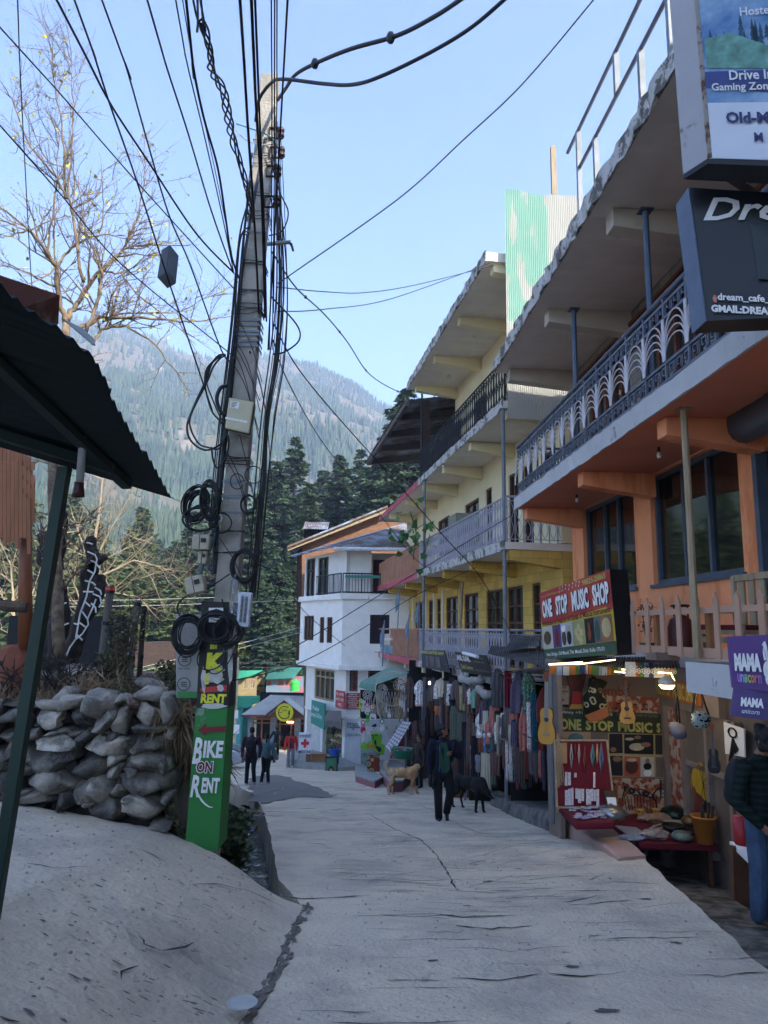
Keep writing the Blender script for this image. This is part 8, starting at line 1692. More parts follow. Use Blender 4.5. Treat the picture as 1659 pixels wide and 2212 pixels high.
def gmesh(kind,mk,seed):
 key=(kind,mk,seed%3)
 if key in GN: return GN[key]
 r=random.Random(hash(kind)%97+seed%3); NU,NV=14,16; ph=r.uniform(0,6); fr=r.uniform(7,12); A=.035
 def hw(v):
  if kind=='shirt': return .22+.28*min(1,v*5) if v<.55 else .40+.04*math.sin(v*9)
  if kind=='robe': return .2+.25*min(1,v*3) +.05*v
  if kind=='pants': return .42
  if kind=='drape': return .5-.1*abs(math.sin(v*2.6+ph))
  if kind=='bundle': return .5-.12*v+.05*math.sin(v*12+ph)
  if kind=='skirt': return .3+.2*v
  return .5
 mb=MB(); vs=[]
 for side in (-1,1):
  for j in range(NV+1):
   v=j/NV; w_=hw(v); sl=0
   for i in range(NU+1):
    u=i/NU*2-1; x=u*w_; z=-v+(-.06*abs(u) if kind in('shirt','robe') else 0)*(1 if v<.3 else .4);
    if kind in('scarf','drape','bundle','skirt') and j==NV: z+=.02*math.sin(u*17+ph)
    d=A*math.sin(u*fr+ph+v*1.4)*(.4+v)+.02*math.sin(u*19+v*5); th=.05*(1-u*u)**.5+.012; y=d+side*th
    if kind=='shirt' and v>.1 and abs(u)>.72: z-=.0; y+=.03
    vs.append((x,y,z))
 k=(NU+1); o=(NV+1)*k; fs=[]
 for s in (0,1):
  for j in range(NV):
   for i in range(NU): a=s*o+j*k+i; fs.append((a,a+k,a+k+1,a+1) if s==0 else (a,a+1,a+k+1,a+k))
 for j in range(NV): fs+=[(j*k,o+j*k,o+(j+1)*k,(j+1)*k),(j*k+NU,(j+1)*k+NU,o+(j+1)*k+NU,o+j*k+NU)]
 for i in range(NU): fs+=[(i,i+1,o+i+1,o+i),(NV*k+i,o+NV*k+i,o+NV*k+i+1,NV*k+i+1)]
 mb.add(vs,fs)
 if kind in('scarf','drape'):
  for i in range(16): x=-hw(1)+2*hw(1)*i/15; mb.add([(x-.02,.0,-1),(x+.02,.0,-1),(x+.005+r.uniform(-.03,.03),.01,-1.1)],[(0,1,2)])
 me=mb.mesh(kind,cm(mk),smooth=True); GN[key]=me; return me
NAME={'shirt':'shirt','robe':'robe','pants':'trousers','drape':'shawl','bundle':'cloth_bundle','skirt':'skirt','scarf':'scarf'}
gi=0
def garment(kind,mk,x0,y0,x1,y1,label,f=fa,dy=0,group=None,yaw=None,depth=None):
 global gi; gi+=1; r=random.Random(gi); a=f(x0,y0); b=f(x1,y1); y=(tyr((a[0]+b[0])/2) if depth is None else depth)-dy; A=W(*a,y);B=W(*b,y); o=meshobj(NAME[kind],gmesh(kind,mk,gi)); o.location=((A.x+B.x)/2,y,A.z); o.scale=((B.x-A.x)*1.06,.9*max(.5,min(1,(B.x-A.x)*2.2)),A.z-B.z); o.rotation_euler.z=r.uniform(-.35,.05) if yaw is None else yaw; ORG[o.name]=Vector(o.location)
 tag(o,label,'clothing' if kind!='bundle' else 'cloth',group)
G=[('shirt','navystripe',170,60,335,490,'navy and cream striped shirt hung highest at the left of the clothes row'),('scarf','red',325,90,410,520,'dark red brocade scarf beside the striped shirt'),('robe','blue',390,85,600,560,'open blue grey paisley robe with a tied waist'),('shirt','green',515,90,670,560,'mottled green tunic next to the blue robe'),('shirt','rust',680,270,850,960,'rust red jacket behind the classical guitar'),('robe','pink',485,460,610,975,'pinkish printed tunic hanging low beside the teal scarf'),('scarf','white',570,440,640,950,'white scarf with black signs in the low row'),('drape','teal',610,340,700,970,'teal paisley scarf beside the guitar'),
('drape','zig',330,500,480,860,'grey zigzag shawl with fringe under the robes'),('drape','white',275,560,385,840,'white shawl with a dark border hanging below the striped shirt'),('drape','pink',160,480,290,800,'pink and purple shawl at the left of the second row'),('scarf','white',335,900,375,1280,'narrow white scarf with red flowers, left one'),('scarf','white',375,920,420,1300,'narrow white scarf with red flowers, right one'),('drape','maroon',165,980,290,1240,'red and orange patterned cloth hanging near the ground'),('scarf','greenst',165,830,240,1340,'long pale blue and grey striped scarf near the dog'),('drape','cream',60,1000,185,1400,'plain cream cloth hanging to the ground behind the black dog'),('drape','brownst',455,930,570,1330,'brown patterned scarf cluster in the low row'),('scarf','grey',430,920,480,1300,'grey green scarf in the low row')]
for g in G: garment(*g)
GBl=[('shirt','white',770,330,890,620,'pale hooded woven jacket near the shop lamp'),('shirt','brownst',670,290,770,640,'black and white patterned jacket under the balcony'),('pants','olive',1255,400,1400,670,'khaki shorts hanging in front of the cloth shop'),('shirt','white',1350,420,1415,600,'small white blouse beside the khaki shorts'),('shirt','mint',1390,425,1490,640,'mint green blouse beside the white one'),('drape','greenst',1165,620,1260,990,'green and cream striped shawl left of the shorts'),('drape','greenst',1245,690,1345,1000,'darker green striped shawl behind the man'),('drape','brownst',1180,1180,1260,1520,'maroon patterned blanket hanging low beside the man'),('drape','dark',1250,1010,1340,1520,'dark grey brown blanket next to the patterned one'),('bundle','paleknit',1385,1060,1440,1310,'pair of knitted grey leg warmers'),('bundle','paleknit',1440,1160,1505,1350,'single pale grey knitted sock'),('bundle','sock',1475,955,1535,1130,'orange snowflake sock with a white cuff'),('bundle','sockb',1530,960,1590,1130,'blue snowflake sock with a white cuff, nearer the orange one'),('bundle','sockb',1585,960,1640,1130,'second blue snowflake sock at the right'),('drape','brownst',820,1000,905,1420,'long brown checked scarf left of the man'),('scarf','grey',860,300,905,900,'tall rolled grey cloth column near the shop lamp'),('bundle','leather',920,560,990,660,'small brown leather pouch high in the leather stall'),('bundle','tan',985,620,1085,720,'tan leather saddle bag in the leather stall'),('bundle','dark',1150,490,1230,640,'dark rucksack hanging above the shelf'),('drape','dark',1390,950,1470,1460,'dark clothes hanging on hangers right of the man')]
for g in GBl: garment(*g,f=fB)
# fur cuffs
for X,Y in ((1500,940),(1560,945),(1610,940)):
 p=fB(X,Y); y=tyr(p[0])-.08; mb=MB().ell(W(*p,y),(.09,.07,.06),7); mb.jit(.012,3); tag(mb.build('fur_cuff',M_whiteink,smooth=True),['fluffy white cuff above the orange sock','fluffy white cuff above the nearer blue sock','fluffy white cuff above the second blue sock'][[1500,1560,1610].index(X)],'cuff')
keys=['dark','maroon','brownst','grey','blue','teal','pink','greenst','rust','cream','zig','white','leather']
r7=random.Random(77)
def filler(n,x0,x1,y0,y1,wd,hgt,kinds,ks,label,group,f,dy):
 for i in range(n):
  x=lerp(x0,x1,(i+r7.uniform(-.3,.3))/n); y=r7.uniform(y0,y1); w_=r7.uniform(*wd); h=r7.uniform(*hgt); garment(r7.choice(kinds),r7.choice(ks),x,y,x+w_,y+h,label,f=f,dy=dy+r7.uniform(-.12,.1),group=group)
filler(30,420,850,880,980,(34,75),(260,430),['scarf','bundle','drape'],keys[:9],'dark fringed scarf in the dense low row beside the music shop','scarves in the low row',fa,-.25)
filler(16,0,170,250,520,(28,60),(240,420),['scarf','drape'],['maroon','dark','brownst','rust','grey','teal'],'narrow scarf in the upper row right of the cloth shop sign','scarves in the upper row',fa,-.1)
filler(20,100,430,520,800,(60,120),(250,430),['drape','robe','scarf'],keys,'folded shawl in the middle row of the clothes stall','shawls in the middle row',fa,-.15)
filler(26,900,1500,300,560,(30,70),(260,520),['scarf','bundle','drape'],['leather','dark','brownst','leather','grey','rust','dark'],'dark leather strap or bag deep in the leather stall','goods in the leather stall',fB,-.5)
filler(30,1150,1650,680,1000,(55,110),(360,560),['drape','robe','scarf'],['grey','brownst','greenst','dark','maroon','blue','white','zig'],'dark garment in the lower row behind the man','garments behind the man',fB,-.3)
filler(12,880,1480,290,420,(70,120),(200,300),['shirt','robe','drape'],['brownst','grey','white','zig','cream','maroon','navystripe'],'woven garment hung high under the leather shop board','woven garments hung high',fB,-.05)
filler(12,0,430,420,700,(60,120),(220,330),['shirt','robe','drape'],['pink','zig','white','blue','maroon','cream','grey'],'patterned garment in the crowded middle of the stall','garments in the crowded middle',fa,.05)
filler(10,700,900,640,1000,(30,60),(200,380),['bundle','drape'],['leather','dark','brownst','maroon'],'bag and mask cluster by the glass counter','bags by the glass counter',fB,-.1)
mb=MB(); p=W(*fB(935,365),21); bl_=thing('light_bulb','lit white bulb under the balcony of the leather stall','lamp',p); lat(bl_,'glow',[(.001,-.05),(.03,-.03),(.03,.02),(.012,.05)],mat('white_glow','#ffffff',.4,emit='#eef4ff',es=4)); lat(bl_,'cap',[(.012,.05),(.03,.07),(.03,.11),(.001,.11)],M_black)
# shop signs hung on the balcony rail
def qsign(label,pl,ys,m,nm='shop_sign'):
 K=[W(*p,y) for p,y in zip(pl,ys)]; return tag(MB().pr(K,(.03,.05,0)).build(nm,m),label,'sign'),K
s_,K=qsign('dark slanted leather shop board hanging from the yellow balcony',[fB(850,0),fB(1095,5),fB(1160,250),fB(850,190)],(23.6,21.5,20.9,23.2),mat('board_blue','#2c3038',.5,scale=2,var=.3)); ktext(K,s_,'MANALI LEATHER SHOP',.03,.97,.06,.22,M_gold,.03,.03)
r2=random.Random(5)
for i in range(7): a=.22+.08*i; MB().face([K[0].lerp(K[1],s).lerp(K[3].lerp(K[2],s),v)+Vector((-.03,-.04,0)) for s,v in ((a,.32),(a+.06,.32),(a+.06,.85),(a,.85))]).build('photo_print',mat('lp%d'%(i%3),['#5a6472','#3a3f4a','#7a5a50'][i%3],.5,var=.4,scale=6),s_)
s_,K=qsign('black cloth shop board with a light tube hanging from the yellow balcony',[fB(1210,20),fB(1560,60),fB(1630,305),fB(1290,240)],(20.6,18.3,17.9,19.9),mat('board_black','#15161a',.5)); ktext(K,s_,'ANIL SUNIL',.05,.50,.14,.42,M_whiteink,.03,.03); ktext(K,s_,'Cloth Creations',.1,.5,.60,.84,M_gold,.01,.03,shear=.2); MB().tube([K[0].lerp(K[1],.35)+Vector((-.05,-.1,0)),K[0].lerp(K[1],.8)+Vector((-.05,-.1,-.05))],.045,8).build('light_tube',M_whiteink,s_)
for i in range(4): ktext(K,s_,'wholesale cloth',.6,.92,.12+.2*i,.2+.2*i,mat('dim_ink','#8a8a8d',.6),.0,.03) if i!=2 else None
P5=lambda X,Y:((1500+X/2.552)/1.8517,(2350+Y/2.552)/1.8517)
s_,K=qsign('faded pale handicrafts banner on the far end of the lowest balcony',[P5(50,475),P5(240,470),P5(242,740),P5(52,715)],(35.2,31.4,31.4,35.2),mat('banner_pale','#b5aa98',.8,var=.1)); ktext(K,s_,'Dur Baba Handicrafts',.1,.92,.12,.26,M_whiteink,.02,.05); MB().face([K[0].lerp(K[1],s).lerp(K[3].lerp(K[2],s),v)+Vector((-.05,-.06,0)) for s,v in ((.12,.45),(.88,.45),(.88,.82),(.12,.82))]).build('photo_print',mat('lp9','#5a7a8a',.5,var=.5,scale=3),s_)
# rolled tarps
for (X0,Y0,X1,Y1,l_) in ((1280,290,1500,350,'rolled pale grey tarpaulin below the cloth shop board'),(1480,400,1610,520,'slumped pale grey tarpaulin at the clothes corner')):
 a=fB(X0,Y0+20);b=fB(X1,Y1-20); ya=tyr(a[0]);yb2=tyr(b[0]); A=W(*a,ya);B=W(*b,yb2); mb=MB().tube(smoothpts([A,(A+B)/2+Vector((0,0,-.06)),B],5),[.10+.02*math.sin(i*1.3) for i in range(11)][:len(smoothpts([A,A,B],5))],9); tag(mb.jit(.015,4).build('tarpaulin',mat('tarp_grey','#8d8a84',.6,var=.15),smooth=True),l_,'tarpaulin')
# green awning, craft stall, dreamcatchers
an=thing('green_awning','small green cloth awning over the dreamcatchers','awning',W(*fB(400,300),30)); K=[W(*fB(175,350),29.6),W(*fB(345,378),28.6),W(*fB(705,245),27.6),W(*fB(470,195),30.6)]; M_awg=mat('awning_green','#6d8a7c',.8,var=.1)
MB().pr(K,(0,0,-.03)).build('canvas',M_awg,an); MB().pr([K[0],K[1],W(*fB(330,462),28.6),W(*fB(150,412),29.6)],(.02,0,0)).build('valance',mat('valance_green','#56806f',.8),an)
cs=thing('craft_shop','painted craft shop wall with a green face mural and Hindi letters','shop',(-.3,32.5,-6.4)); wy=32.0
def wq(pl,m,nm,y=wy,th=.05): return MB().pr([W(*fB(*p),y) for p in pl],(0,th,0)).build(nm,m,cs)
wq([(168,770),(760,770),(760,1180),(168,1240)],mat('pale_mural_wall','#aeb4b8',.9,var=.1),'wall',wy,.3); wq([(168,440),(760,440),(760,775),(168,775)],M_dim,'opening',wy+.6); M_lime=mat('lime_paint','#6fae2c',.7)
wq([(170,1090),(180,1030),(240,1000),(285,1010),(290,900),(330,860),(395,880),(410,960),(400,1030),(445,1060),(430,1160),(360,1165),(170,1095)],M_lime,'mural_green',wy-.02,.01); wq([(290,870),(300,830),(345,812),(350,860),(400,880),(370,885),(330,875)],M_ink,'mural_hair',wy-.04,.01); wq([(320,1010),(345,990),(350,1060),(400,1080),(405,1120),(370,1130),(340,1080)],M_ink,'mural_dark',wy-.04,.01); wq([(240,1030),(262,1040),(262,1088),(248,1085)],mat('mural_orange','#c96a2c',.7),'mural_orange',wy-.04,.01); wq([(275,1050),(345,1050),(340,1072),(285,1078)],MATS['mural_orange'],'mural_orange',wy-.045,.01)
mb=MB()
for x in (305,345): mb.tube([W(*fB(x-12,950),wy-.06),W(*fB(x,945),wy-.06),W(*fB(x+14,950),wy-.06)],.02,4)
mb.tube([W(*fB(318,945),wy-.06),W(*fB(312,985),wy-.06),W(*fB(330,990),wy-.06)],.015,4); mb.build('mural_lines',M_ink,cs)
for t,X0,X1,Y0,Y1 in (('धरती माँ',440,610,835,880),('कूड़ा',490,570,895,940)):
 a=W(*fB(X0,Y1),wy-.05);b=W(*fB(X1,Y0),wy-.05); lettering(t,(a+b)/2,(1,0,0),UZ,b.x-a.x,b.z-a.z,M_ink,cs,bold=.01)
wq([(550,1100),(560,1020),(600,1010),(605,950),(650,940),(655,870),(735,860),(735,1110)],mat('red_steps','#5e1a1e',.8),'stairs',wy-.3,.2)
def ramp3(lab,pl,h,m,ms):
 t=thing('ramp_step',lab,'step',onground(*fB(*pl[0]))); P=[onground(*fB(*p),dz=h) for p in pl]; MB().pr(P,(0,0,-.05)).build('top',m,t); MB().pr([p-UZ*.06 for p in P],(0,0,-h-.25)).build('side',ms,t)
M_pinkc=mat('pink_kerb','#8d5a60',.85,var=.1,scale=3,bump=.3)
ramp3('low pink sided step in front of the glass case',[(110,1265),(180,1258),(420,1400),(330,1450),(118,1382)],.22,MATS['pale_step'],M_pinkc); ramp3('pink sided ramp leading up to the craft shop',[(385,1175),(470,1150),(760,1330),(640,1440),(500,1450),(385,1330)],.32,MATS['pale_step'],M_pinkc)
gc2=thing('glass_case','glass display case with painted side on the pink step','display case',W(*fB(280,1345),28.5)); y=28.6
K=[W(*fB(*p),yy) for p,yy in (((172,1108),29.4),((245,1148),28.4),((385,1140),28.2),((300,1098),29.2))]; MB().pr(K,(0,0,-.06)).build('top',mat('case_top','#5a5f5c',.2,spec=.8),gc2); K2=[W(*fB(*p),28.35) for p in ((245,1160),(385,1152),(385,1345),(245,1348))]; MB().pr(K2,(0,.1,0)).build('side_panel',pattern('case_paint',['#6a4a3a','#5f7a3a','#a09a88','#7a3a2a'],5),gc2); K3=[W(*fB(*p),28.9) for p in ((175,1130),(243,1165),(243,1290),(175,1255))]; MB().pr(K3,(.08,.1,0)).build('glass_front',mat('case_glass','#6f8078',.1,spec=.9,var=.4,scale=6),gc2)
for (X,Y,rx,m,l_) in ((650,1150,75,'#2f8a6a','teal plastic tub of goods on the ramp kerb'),(585,1130,48,'#8d3a34','red plastic tub behind the teal one')):
 q=W(*fB(X,Y+40),24.5 if X>600 else 25.2); R_=rx*25/1560/1.493/2*1.03*2/1.0*.5; t=thing('plastic_tub',l_,'tub',q); lat(t,'tub',[(R_*.8,0),(R_*1.0,.26),(R_*1.06,.27),(R_*.97,.25),(R_*.75,.03)],mat('tub'+m,m,.4)); mb=MB(); [mb.ell((r7.gauss(0,R_*.35),r7.gauss(0,R_*.3),.24),(.09,.07,.05),4) for _ in range(9)]; meshobj('goods',mb.mesh('goods',pattern('tub_goods',['#b0aca6','#8a4a42','#4a4a50'],9)),t)
jb=[W(*fB(*p),yy) for p,yy in (((640,790),26.5),((735,800),25.8),((520,1170),25.6),((440,1080),26.4))]; j_=thing('jewelry_rack','sloping rack of small silver jewellery packets','rack',jb[3]); MB().pr(jb,(0,.08,0)).build('board',mat('rack_grey','#5f5f66',.4,scale=6,var=.4),j_)
for i in range(9):
 for k in range(4):
  q=[jb[0].lerp(jb[3],(i+a)/9.2).lerp(jb[1].lerp(jb[2],(i+a)/9.2),(k+b)/4.1)+Vector((0,-.03,.01)) for a,b in ((.1,.1),(.1,.85),(.8,.85),(.8,.1))]; MB().face(q).build('packet',M_card,j_)
dcs=[(250,490,48,'#a8a49c','large white dreamcatcher at the left of the awning'),(175,560,20,'#a8c23a','small lime green ringed dreamcatcher'),(415,440,52,'#b0a488','cream woven disc with long tassels'),(310,628,32,'#c0603a','orange and blue dreamcatcher with white tassels'),(600,385,62,'#a87a4a','wide tan dreamcatcher under the awning'),(655,425,52,'#8a5a3a','brown hoop at the right of the awning'),(245,605,20,'#a83a7a','magenta dreamcatcher among the white ones'),(250,705,16,'#5aae4a','small green dreamcatcher low on the left'),(630,780,26,'#6a5040','brown eye shaped dreamcatcher'),(697,770,18,'#c08a3a','small bright hoop near the steps'),(205,575,18,'#b5b5b0','little white hoop near the lime one'),(410,790,20,'#2f5a58','dark teal hoop with a feather'),(165,760,14,'#b0c23a','tiny yellow green hoop low at the left'),(200,800,20,'#b02a3a','crimson dreamcatcher with pompoms at the left'),(490,660,14,'#8a7a60','small beige hoop under the macrame net')]
for i,(X,Y,r_,c_,l_) in enumerate(dcs):
 y=28.0-.05*i; q=W(*fB(X,Y),y); R_=r_/2.765/1.8517/1560*y; t=thing('dreamcatcher',l_,'dreamcatcher',q,'dreamcatchers at the craft stall'); M_=mat('dc'+c_,c_,.9); ringq=[Vector((R_*math.cos(k*.4),0,R_*math.sin(k*.4))) for k in range(17)]; mb=MB().tube(ringq,.016,5); meshobj('hoop',mb.mesh('hoop',M_),t)
 mb=MB();
 for k in range(8): a=k*math.pi/4; mb.tube([(R_*math.cos(a),0,R_*math.sin(a)),(R_*.3*math.cos(a+1),0,R_*.3*math.sin(a+1))],.006,3)
 for f_ in (.35,.65): mb.tube([p*f_ for p in ringq],.007,3)
 meshobj('web',mb.mesh('web',M_whiteink),t); mb=MB()
 for k in range(5): x=R_*(-.8+.4*k); L=r7.uniform(1.6,3.4)*R_+.1; mb.tube([(x,0,-R_*.7),(x*1.05,0,-R_-L*.5)],.008,3); mb.ell((x*1.05,0,-R_-L*.7),(.035,.012,L*.28),5)
 meshobj('feathers',mb.mesh('feathers',M_whiteink if i%3!=1 else M_),t)
q=W(*fB(520,430),27.8); mc=thing('macrame','large white macrame net hanging on a hoop with a red tassel','wall hanging',q); R_=.62; mb=MB().tube([(R_*math.cos(k*.35),0,R_*math.sin(k*.35)) for k in range(19)],.022,6);
for k in range(11):
 x=-R_+2*R_*k/10;
 for s in (-1,1): mb.tube([(x,-.02,-.1),(x*.75+s*.1,-.02,-.7),(x*.35,-.02,-1.2),(s*.02,-.02,-1.75)],.009,3)
mb.tube([(-R_,0,0),(-R_*.8,0,-.9),(-.05,0,-1.8)],.028,5).tube([(R_,0,0),(R_*.8,0,-.9),(.05,0,-1.8)],.028,5); meshobj('net',mb.mesh('net',mat('cotton','#b5b0a5',.95,var=.1)),mc); meshobj('tassel',MB().tube([(0,0,-1.8),(0,0,-2.5)],[.02,.05],6).mesh('tassel',M_redx),mc)
for i,(X,Y,h,c_) in enumerate(((365,450,260,'#a89c84'),(400,500,230,'#8f7f60'),(450,520,220,'#7a6a50'),(575,520,240,'#b0905a'),(625,500,260,'#b5824a'),(660,520,220,'#8a5a34'),(245,840,200,'#c2c2be'),(300,850,80,'#c2c2be'),(360,850,80,'#c2c2be'),(690,540,200,'#6a4a34'))):
 y=27.9; q=W(*fB(X,Y),y); b=W(*fB(X,Y+h),y); L=q.z-b.z; mb=MB(); r=random.Random(i)
 for k in range(16): x=r.gauss(0,.09); mb.tube([(x*.4,0,0),(x,r.gauss(0,.03),-L*.5),(x*1.2,0,-L*r.uniform(.8,1.05))],.014,3)
 tag(meshobj('tassel_hanging',mb.mesh('tassel',mat('ts'+c_,c_,.95)),None,q),'long knotted cotton tassel hanging among the dreamcatchers','wall hanging','cotton tassels')
# crate, stool, boulder, shoes by the stalls
q=onground(990,1722); cr=thing('wooden_crate','low orange brown crate by the leather stall','crate',(q.x,q.y,RZ(q.x,q.y)-.01));
for k in range(3): meshobj('board',MB().box((0,-.16,.05+.09*k),(.6,.03,.08)).mesh('b',M_honey),cr)
meshobj('box',MB().box((0,0,.13),(.58,.3,.25)).mesh('b',M_wood),cr)
q=onground(1078,1733); mb=MB(); stone(mb,Vector((q.x,q.y+.1,RZ(q.x,q.y)+.1)),.26,.2,.17,5,4,991); tag(mb.build('boulder',M_st[0],smooth=True),'grey boulder at the near end of the sidewalk ledge','stone')
q=onground(1058,1722); sb_=thing('small_stool','little pale stool beside the black dog','stool',(q.x,q.y+.3,RZ(q.x,q.y))); meshobj('seat',MB().box((0,0,.22),(.5,.3,.04)).mesh('s',M_whiteink),sb_)
for a,b in ((-.2,-.1),(.2,-.1),(-.2,.1),(.2,.1)): meshobj('leg',MB().box((a,b,.1),(.04,.04,.2)).mesh('l',M_paletxt),sb_)
# drain: grate, litter
gz_=road_at(575,1763); gr=thing('drain_grate','rusty slotted steel grate over the drain','grate',gz_+Vector((-.12,0,-.02))); meshobj('frame',MB().box((0,0,0),(.95,.06,.04)).box((0,.85,.11-.23),(.95,.06,.04)).mesh('f',M_rust),gr)
mb=MB(); [mb.box((-.42+.12*k,.42,-.06),(.05,.85,.03),Matrix.Rotation(-.138,3,'X')) for k in range(8)]; meshobj('bars',mb.mesh('b',M_rust),gr)
lc=['#c9c9c6','#b0402a','#d0c8b8','#8a8f96','#c2502c','#d5d5d5','#5a7aa0']
for i in range(26):
 y=r7.uniform(8.4,17); x=drL(y)+r7.uniform(-.25,.5); z=SL(y)-.52 if x>drL(y) else bankz(x,y)+.06; mb=MB().ell((x,y,z+.02),(r7.uniform(.03,.08),r7.uniform(.03,.07),.02),4); mb.jit(.015,i); tag(mb.build('litter',mat('lit'+lc[i%7],lc[i%7],.5)),'scrap of litter lying in the drain','litter','litter in the drain')
q=onramp(523,2175); tag(MB().lathe([(.06,0),(.085,.012),(.09,.016),(.07,.012),(.001,.01)],q+Vector((0,0,.01)),18).build('bottle_lid',mat('pale_lid','#a5a8a4',.5)),'pale round plastic lid in the crack of the pavement','lid')
# plant on the yellow balcony
q=W(893,1150,25.5); pb_=thing('balcony_plant','broad leaved green vine on the middle yellow balcony','plant',q); P_=[];N_=[];S_=[]
for i in range(46): P_.append((r7.gauss(0,.35),r7.gauss(0,.15),r7.gauss(-.1,.55))); N_.append((r7.gauss(0,.7),-.6,r7.gauss(-.8,.4))); S_.append(r7.uniform(.28,.5))
meshobj('leaves',leafmesh('leaves',P_,N_,S_,mat('vine_leaf','#3f6a34',.6,scale=4),3,tri=False,flat=1),pb_); meshobj('stem',MB().tube([(0,0,-1),(.1,0,0),(-.1,0,.7)],.02,5).mesh('s',M_bark),pb_)
for i,(px,py) in enumerate(((826,1380),(901,1330),(880,1360),(859,1300))):
 q=W(px,py+60,24+i); f_=tag(MB().tube([q,q+Vector((.05,0,1.5))],.02,5).pr([q+Vector((.06,0,1.5)),q+Vector((-.1,.1,1.0)),q+Vector((-.08,0,.6)),q+Vector((.05,0,.8))],(0,.02,0)).build('flag_pole',mat('faded_flag','#6a7a88',.9,var=.3)),['furled flag on a pole at the far balcony end','furled grey flag nearest the steel post','drooping flag in the middle of the far railing','furled flag second from the far end'][i],'flag')
# ================================================================ people, dogs, vehicles
M_skin=mat('skin','#7a5240',.6,var=.06,scale=12); M_hair=mat('hair','#0c0a0a',.7,scale=30)
def person(label,foot,h,yaw,J,cloth,hair='short',extras=None,vox=.013):
 t=thing('person',label,'person',foot); t.rotation_euler.z=yaw; V=lambda k:Vector(J[k])*h
 D=dict(hd=(0,0,.93),nk=(0,.005,.855),ch=(0,0,.74),wa=(0,0,.60),pe=(0,0,.53),hl=(-.055,0,.51),hr=(.055,0,.51),kl=(-.06,-.01,.285),kr=(.06,-.01,.285),al=(-.06,.01,.045),ar=(.06,.01,.045),sl=(-.115,0,.80),sr=(.115,0,.80),el=(-.15,.01,.625),er=(.15,.01,.625),wl=(-.155,-.03,.475),wr=(.155,-.03,.475),fd=(0,-1,0)); D.update(J); J=D
 c=lambda mb,a,b,ra,rb: mb.cap(V(a),V(b),ra*h,rb*h)
 fd=Vector(J['fd']).normalized(); sd_=fd.cross(UZ).normalized()*-1; hd=V('hd')
 b=MB(); c(b,'nk','hd',.032,.03); b.ell(hd+UZ*.008*h,(.045*h,.053*h,.064*h),10,Matrix.Rotation(math.atan2(fd.x,-fd.y),3,'Z')); b.ell(hd+fd*.022*h-UZ*.028*h,(.028*h,.026*h,.026*h),7)
 b.ell(hd+fd*.052*h-UZ*.008*h,(.008*h,.010*h,.015*h),6); b.ell(hd+fd*.045*h-UZ*.030*h,(.014*h,.007*h,.005*h),6)
 for s in (-1,1): b.ell(hd+sd_*s*.043*h-UZ*.002*h,(.008*h,.012*h,.017*h),6)
 c(b,'ch','nk',.05,.034); c(b,'ch','pe',.055,.05)
 for s in 'lr':
  c(b,'s'+s,'e'+s,.022,.019); c(b,'e'+s,'w'+s,.019,.014); c(b,'ch','s'+s,.04,.024); c(b,'h'+s,'k'+s,.035,.026); c(b,'k'+s,'a'+s,.026,.018); c(b,'pe','h'+s,.045,.04)
  # hand: palm, four bent fingers of different length and a thumb from the side of the palm
  w=V('w'+s); e=V('e'+s); d=(w-e).normalized(); d=(d*.8+Vector((0,-.15,-.25))).normalized(); sx=1 if s=='r' else -1; q=d.cross(Vector((sx*1.0,.2,0))).normalized(); curl=J.get('c'+s,.5)
  pc=w+d*.028*h;
  for k in range(4): b.cap(w+q*(k-1.5)*.007*h,pc+d*.014*h+q*(k-1.5)*.010*h,.0085*h,.0075*h)
  inn=Vector((-sx,-.2,0)).normalized()
  for k,L in enumerate((.034,.040,.037,.028)):
   r0=pc+d*.016*h+q*(k-1.5)*.0108*h; m_=r0+(d*(1-curl*.3)+inn*curl*.4)*L*h*.5; tip=m_+(d*(1-curl)+inn*curl)*L*h*.5; b.cap(r0,m_,.0055*h,.005*h); b.cap(m_,tip,.005*h,.0042*h)
  b.cap(w+d*.012*h-q*.012*h,w+d*.034*h-q*.026*h+inn*.008*h,.0065*h,.005*h)
 organic('body',b,M_skin,t,vox*.62,2,org=(0,0,0))
 eb=MB();
 for s in (-1,1): eb.ell(hd+fd*.046*h+sd_*s*.017*h+UZ*.004*h,(.006*h,.005*h,.004*h),5); eb.box(hd+fd*.049*h+sd_*s*.017*h+UZ*.014*h,(.018*h,.004*h,.004*h))
 meshobj('eyes',eb.mesh('eyes',M_hair),t)
 T=MB()    # trousers
 fl=cloth.get('flare',1)
 for s in 'lr': c(T,'h'+s,'k'+s,.054,.043*fl); c(T,'k'+s,'a'+s,.042*fl,.036*fl); c(T,'pe','h'+s,.052,.05)
 c(T,'pe','wa',.058,.056); organic('trousers',T,cloth['leg'],t,vox,3,org=(0,0,0))
 for s in 'lr':
  a=V('a'+s); S=MB(); ff=Vector(J.get('f'+s,(0,-1,-.0))).normalized(); S.cap(a-UZ*.012*h-ff*.012*h,a+ff*.085*h-UZ*.026*h,.024*h,.020*h); S.cap(a,a-UZ*.015*h,.024*h,.024*h); organic('shoe',S,cloth['shoe'],t,vox*.8,2,org=(0,0,0))
 B_=cloth.get('bulk',1); K=MB(); bl=cloth.get('hem',.52)   # upper garment
 Cc=V('ch'); c(K,'ch','wa',.09*B_,.086*B_); K.ell(V('ch')+UZ*.02*h,(.12*h*B_,.07*h*B_,.08*h),9); K.ell((V('wa')+V('pe'))/2-UZ*(.555-bl)*h*.5,(.102*h*B_,.074*h*B_,(.60-bl)*h),9)
 for s in 'lr': c(K,'ch','s'+s,.055,.042); c(K,'s'+s,'e'+s,.045*B_,.040*B_); K.cap(V('e'+s),V('e'+s).lerp(V('w'+s),.9),.038*h,.029*h)
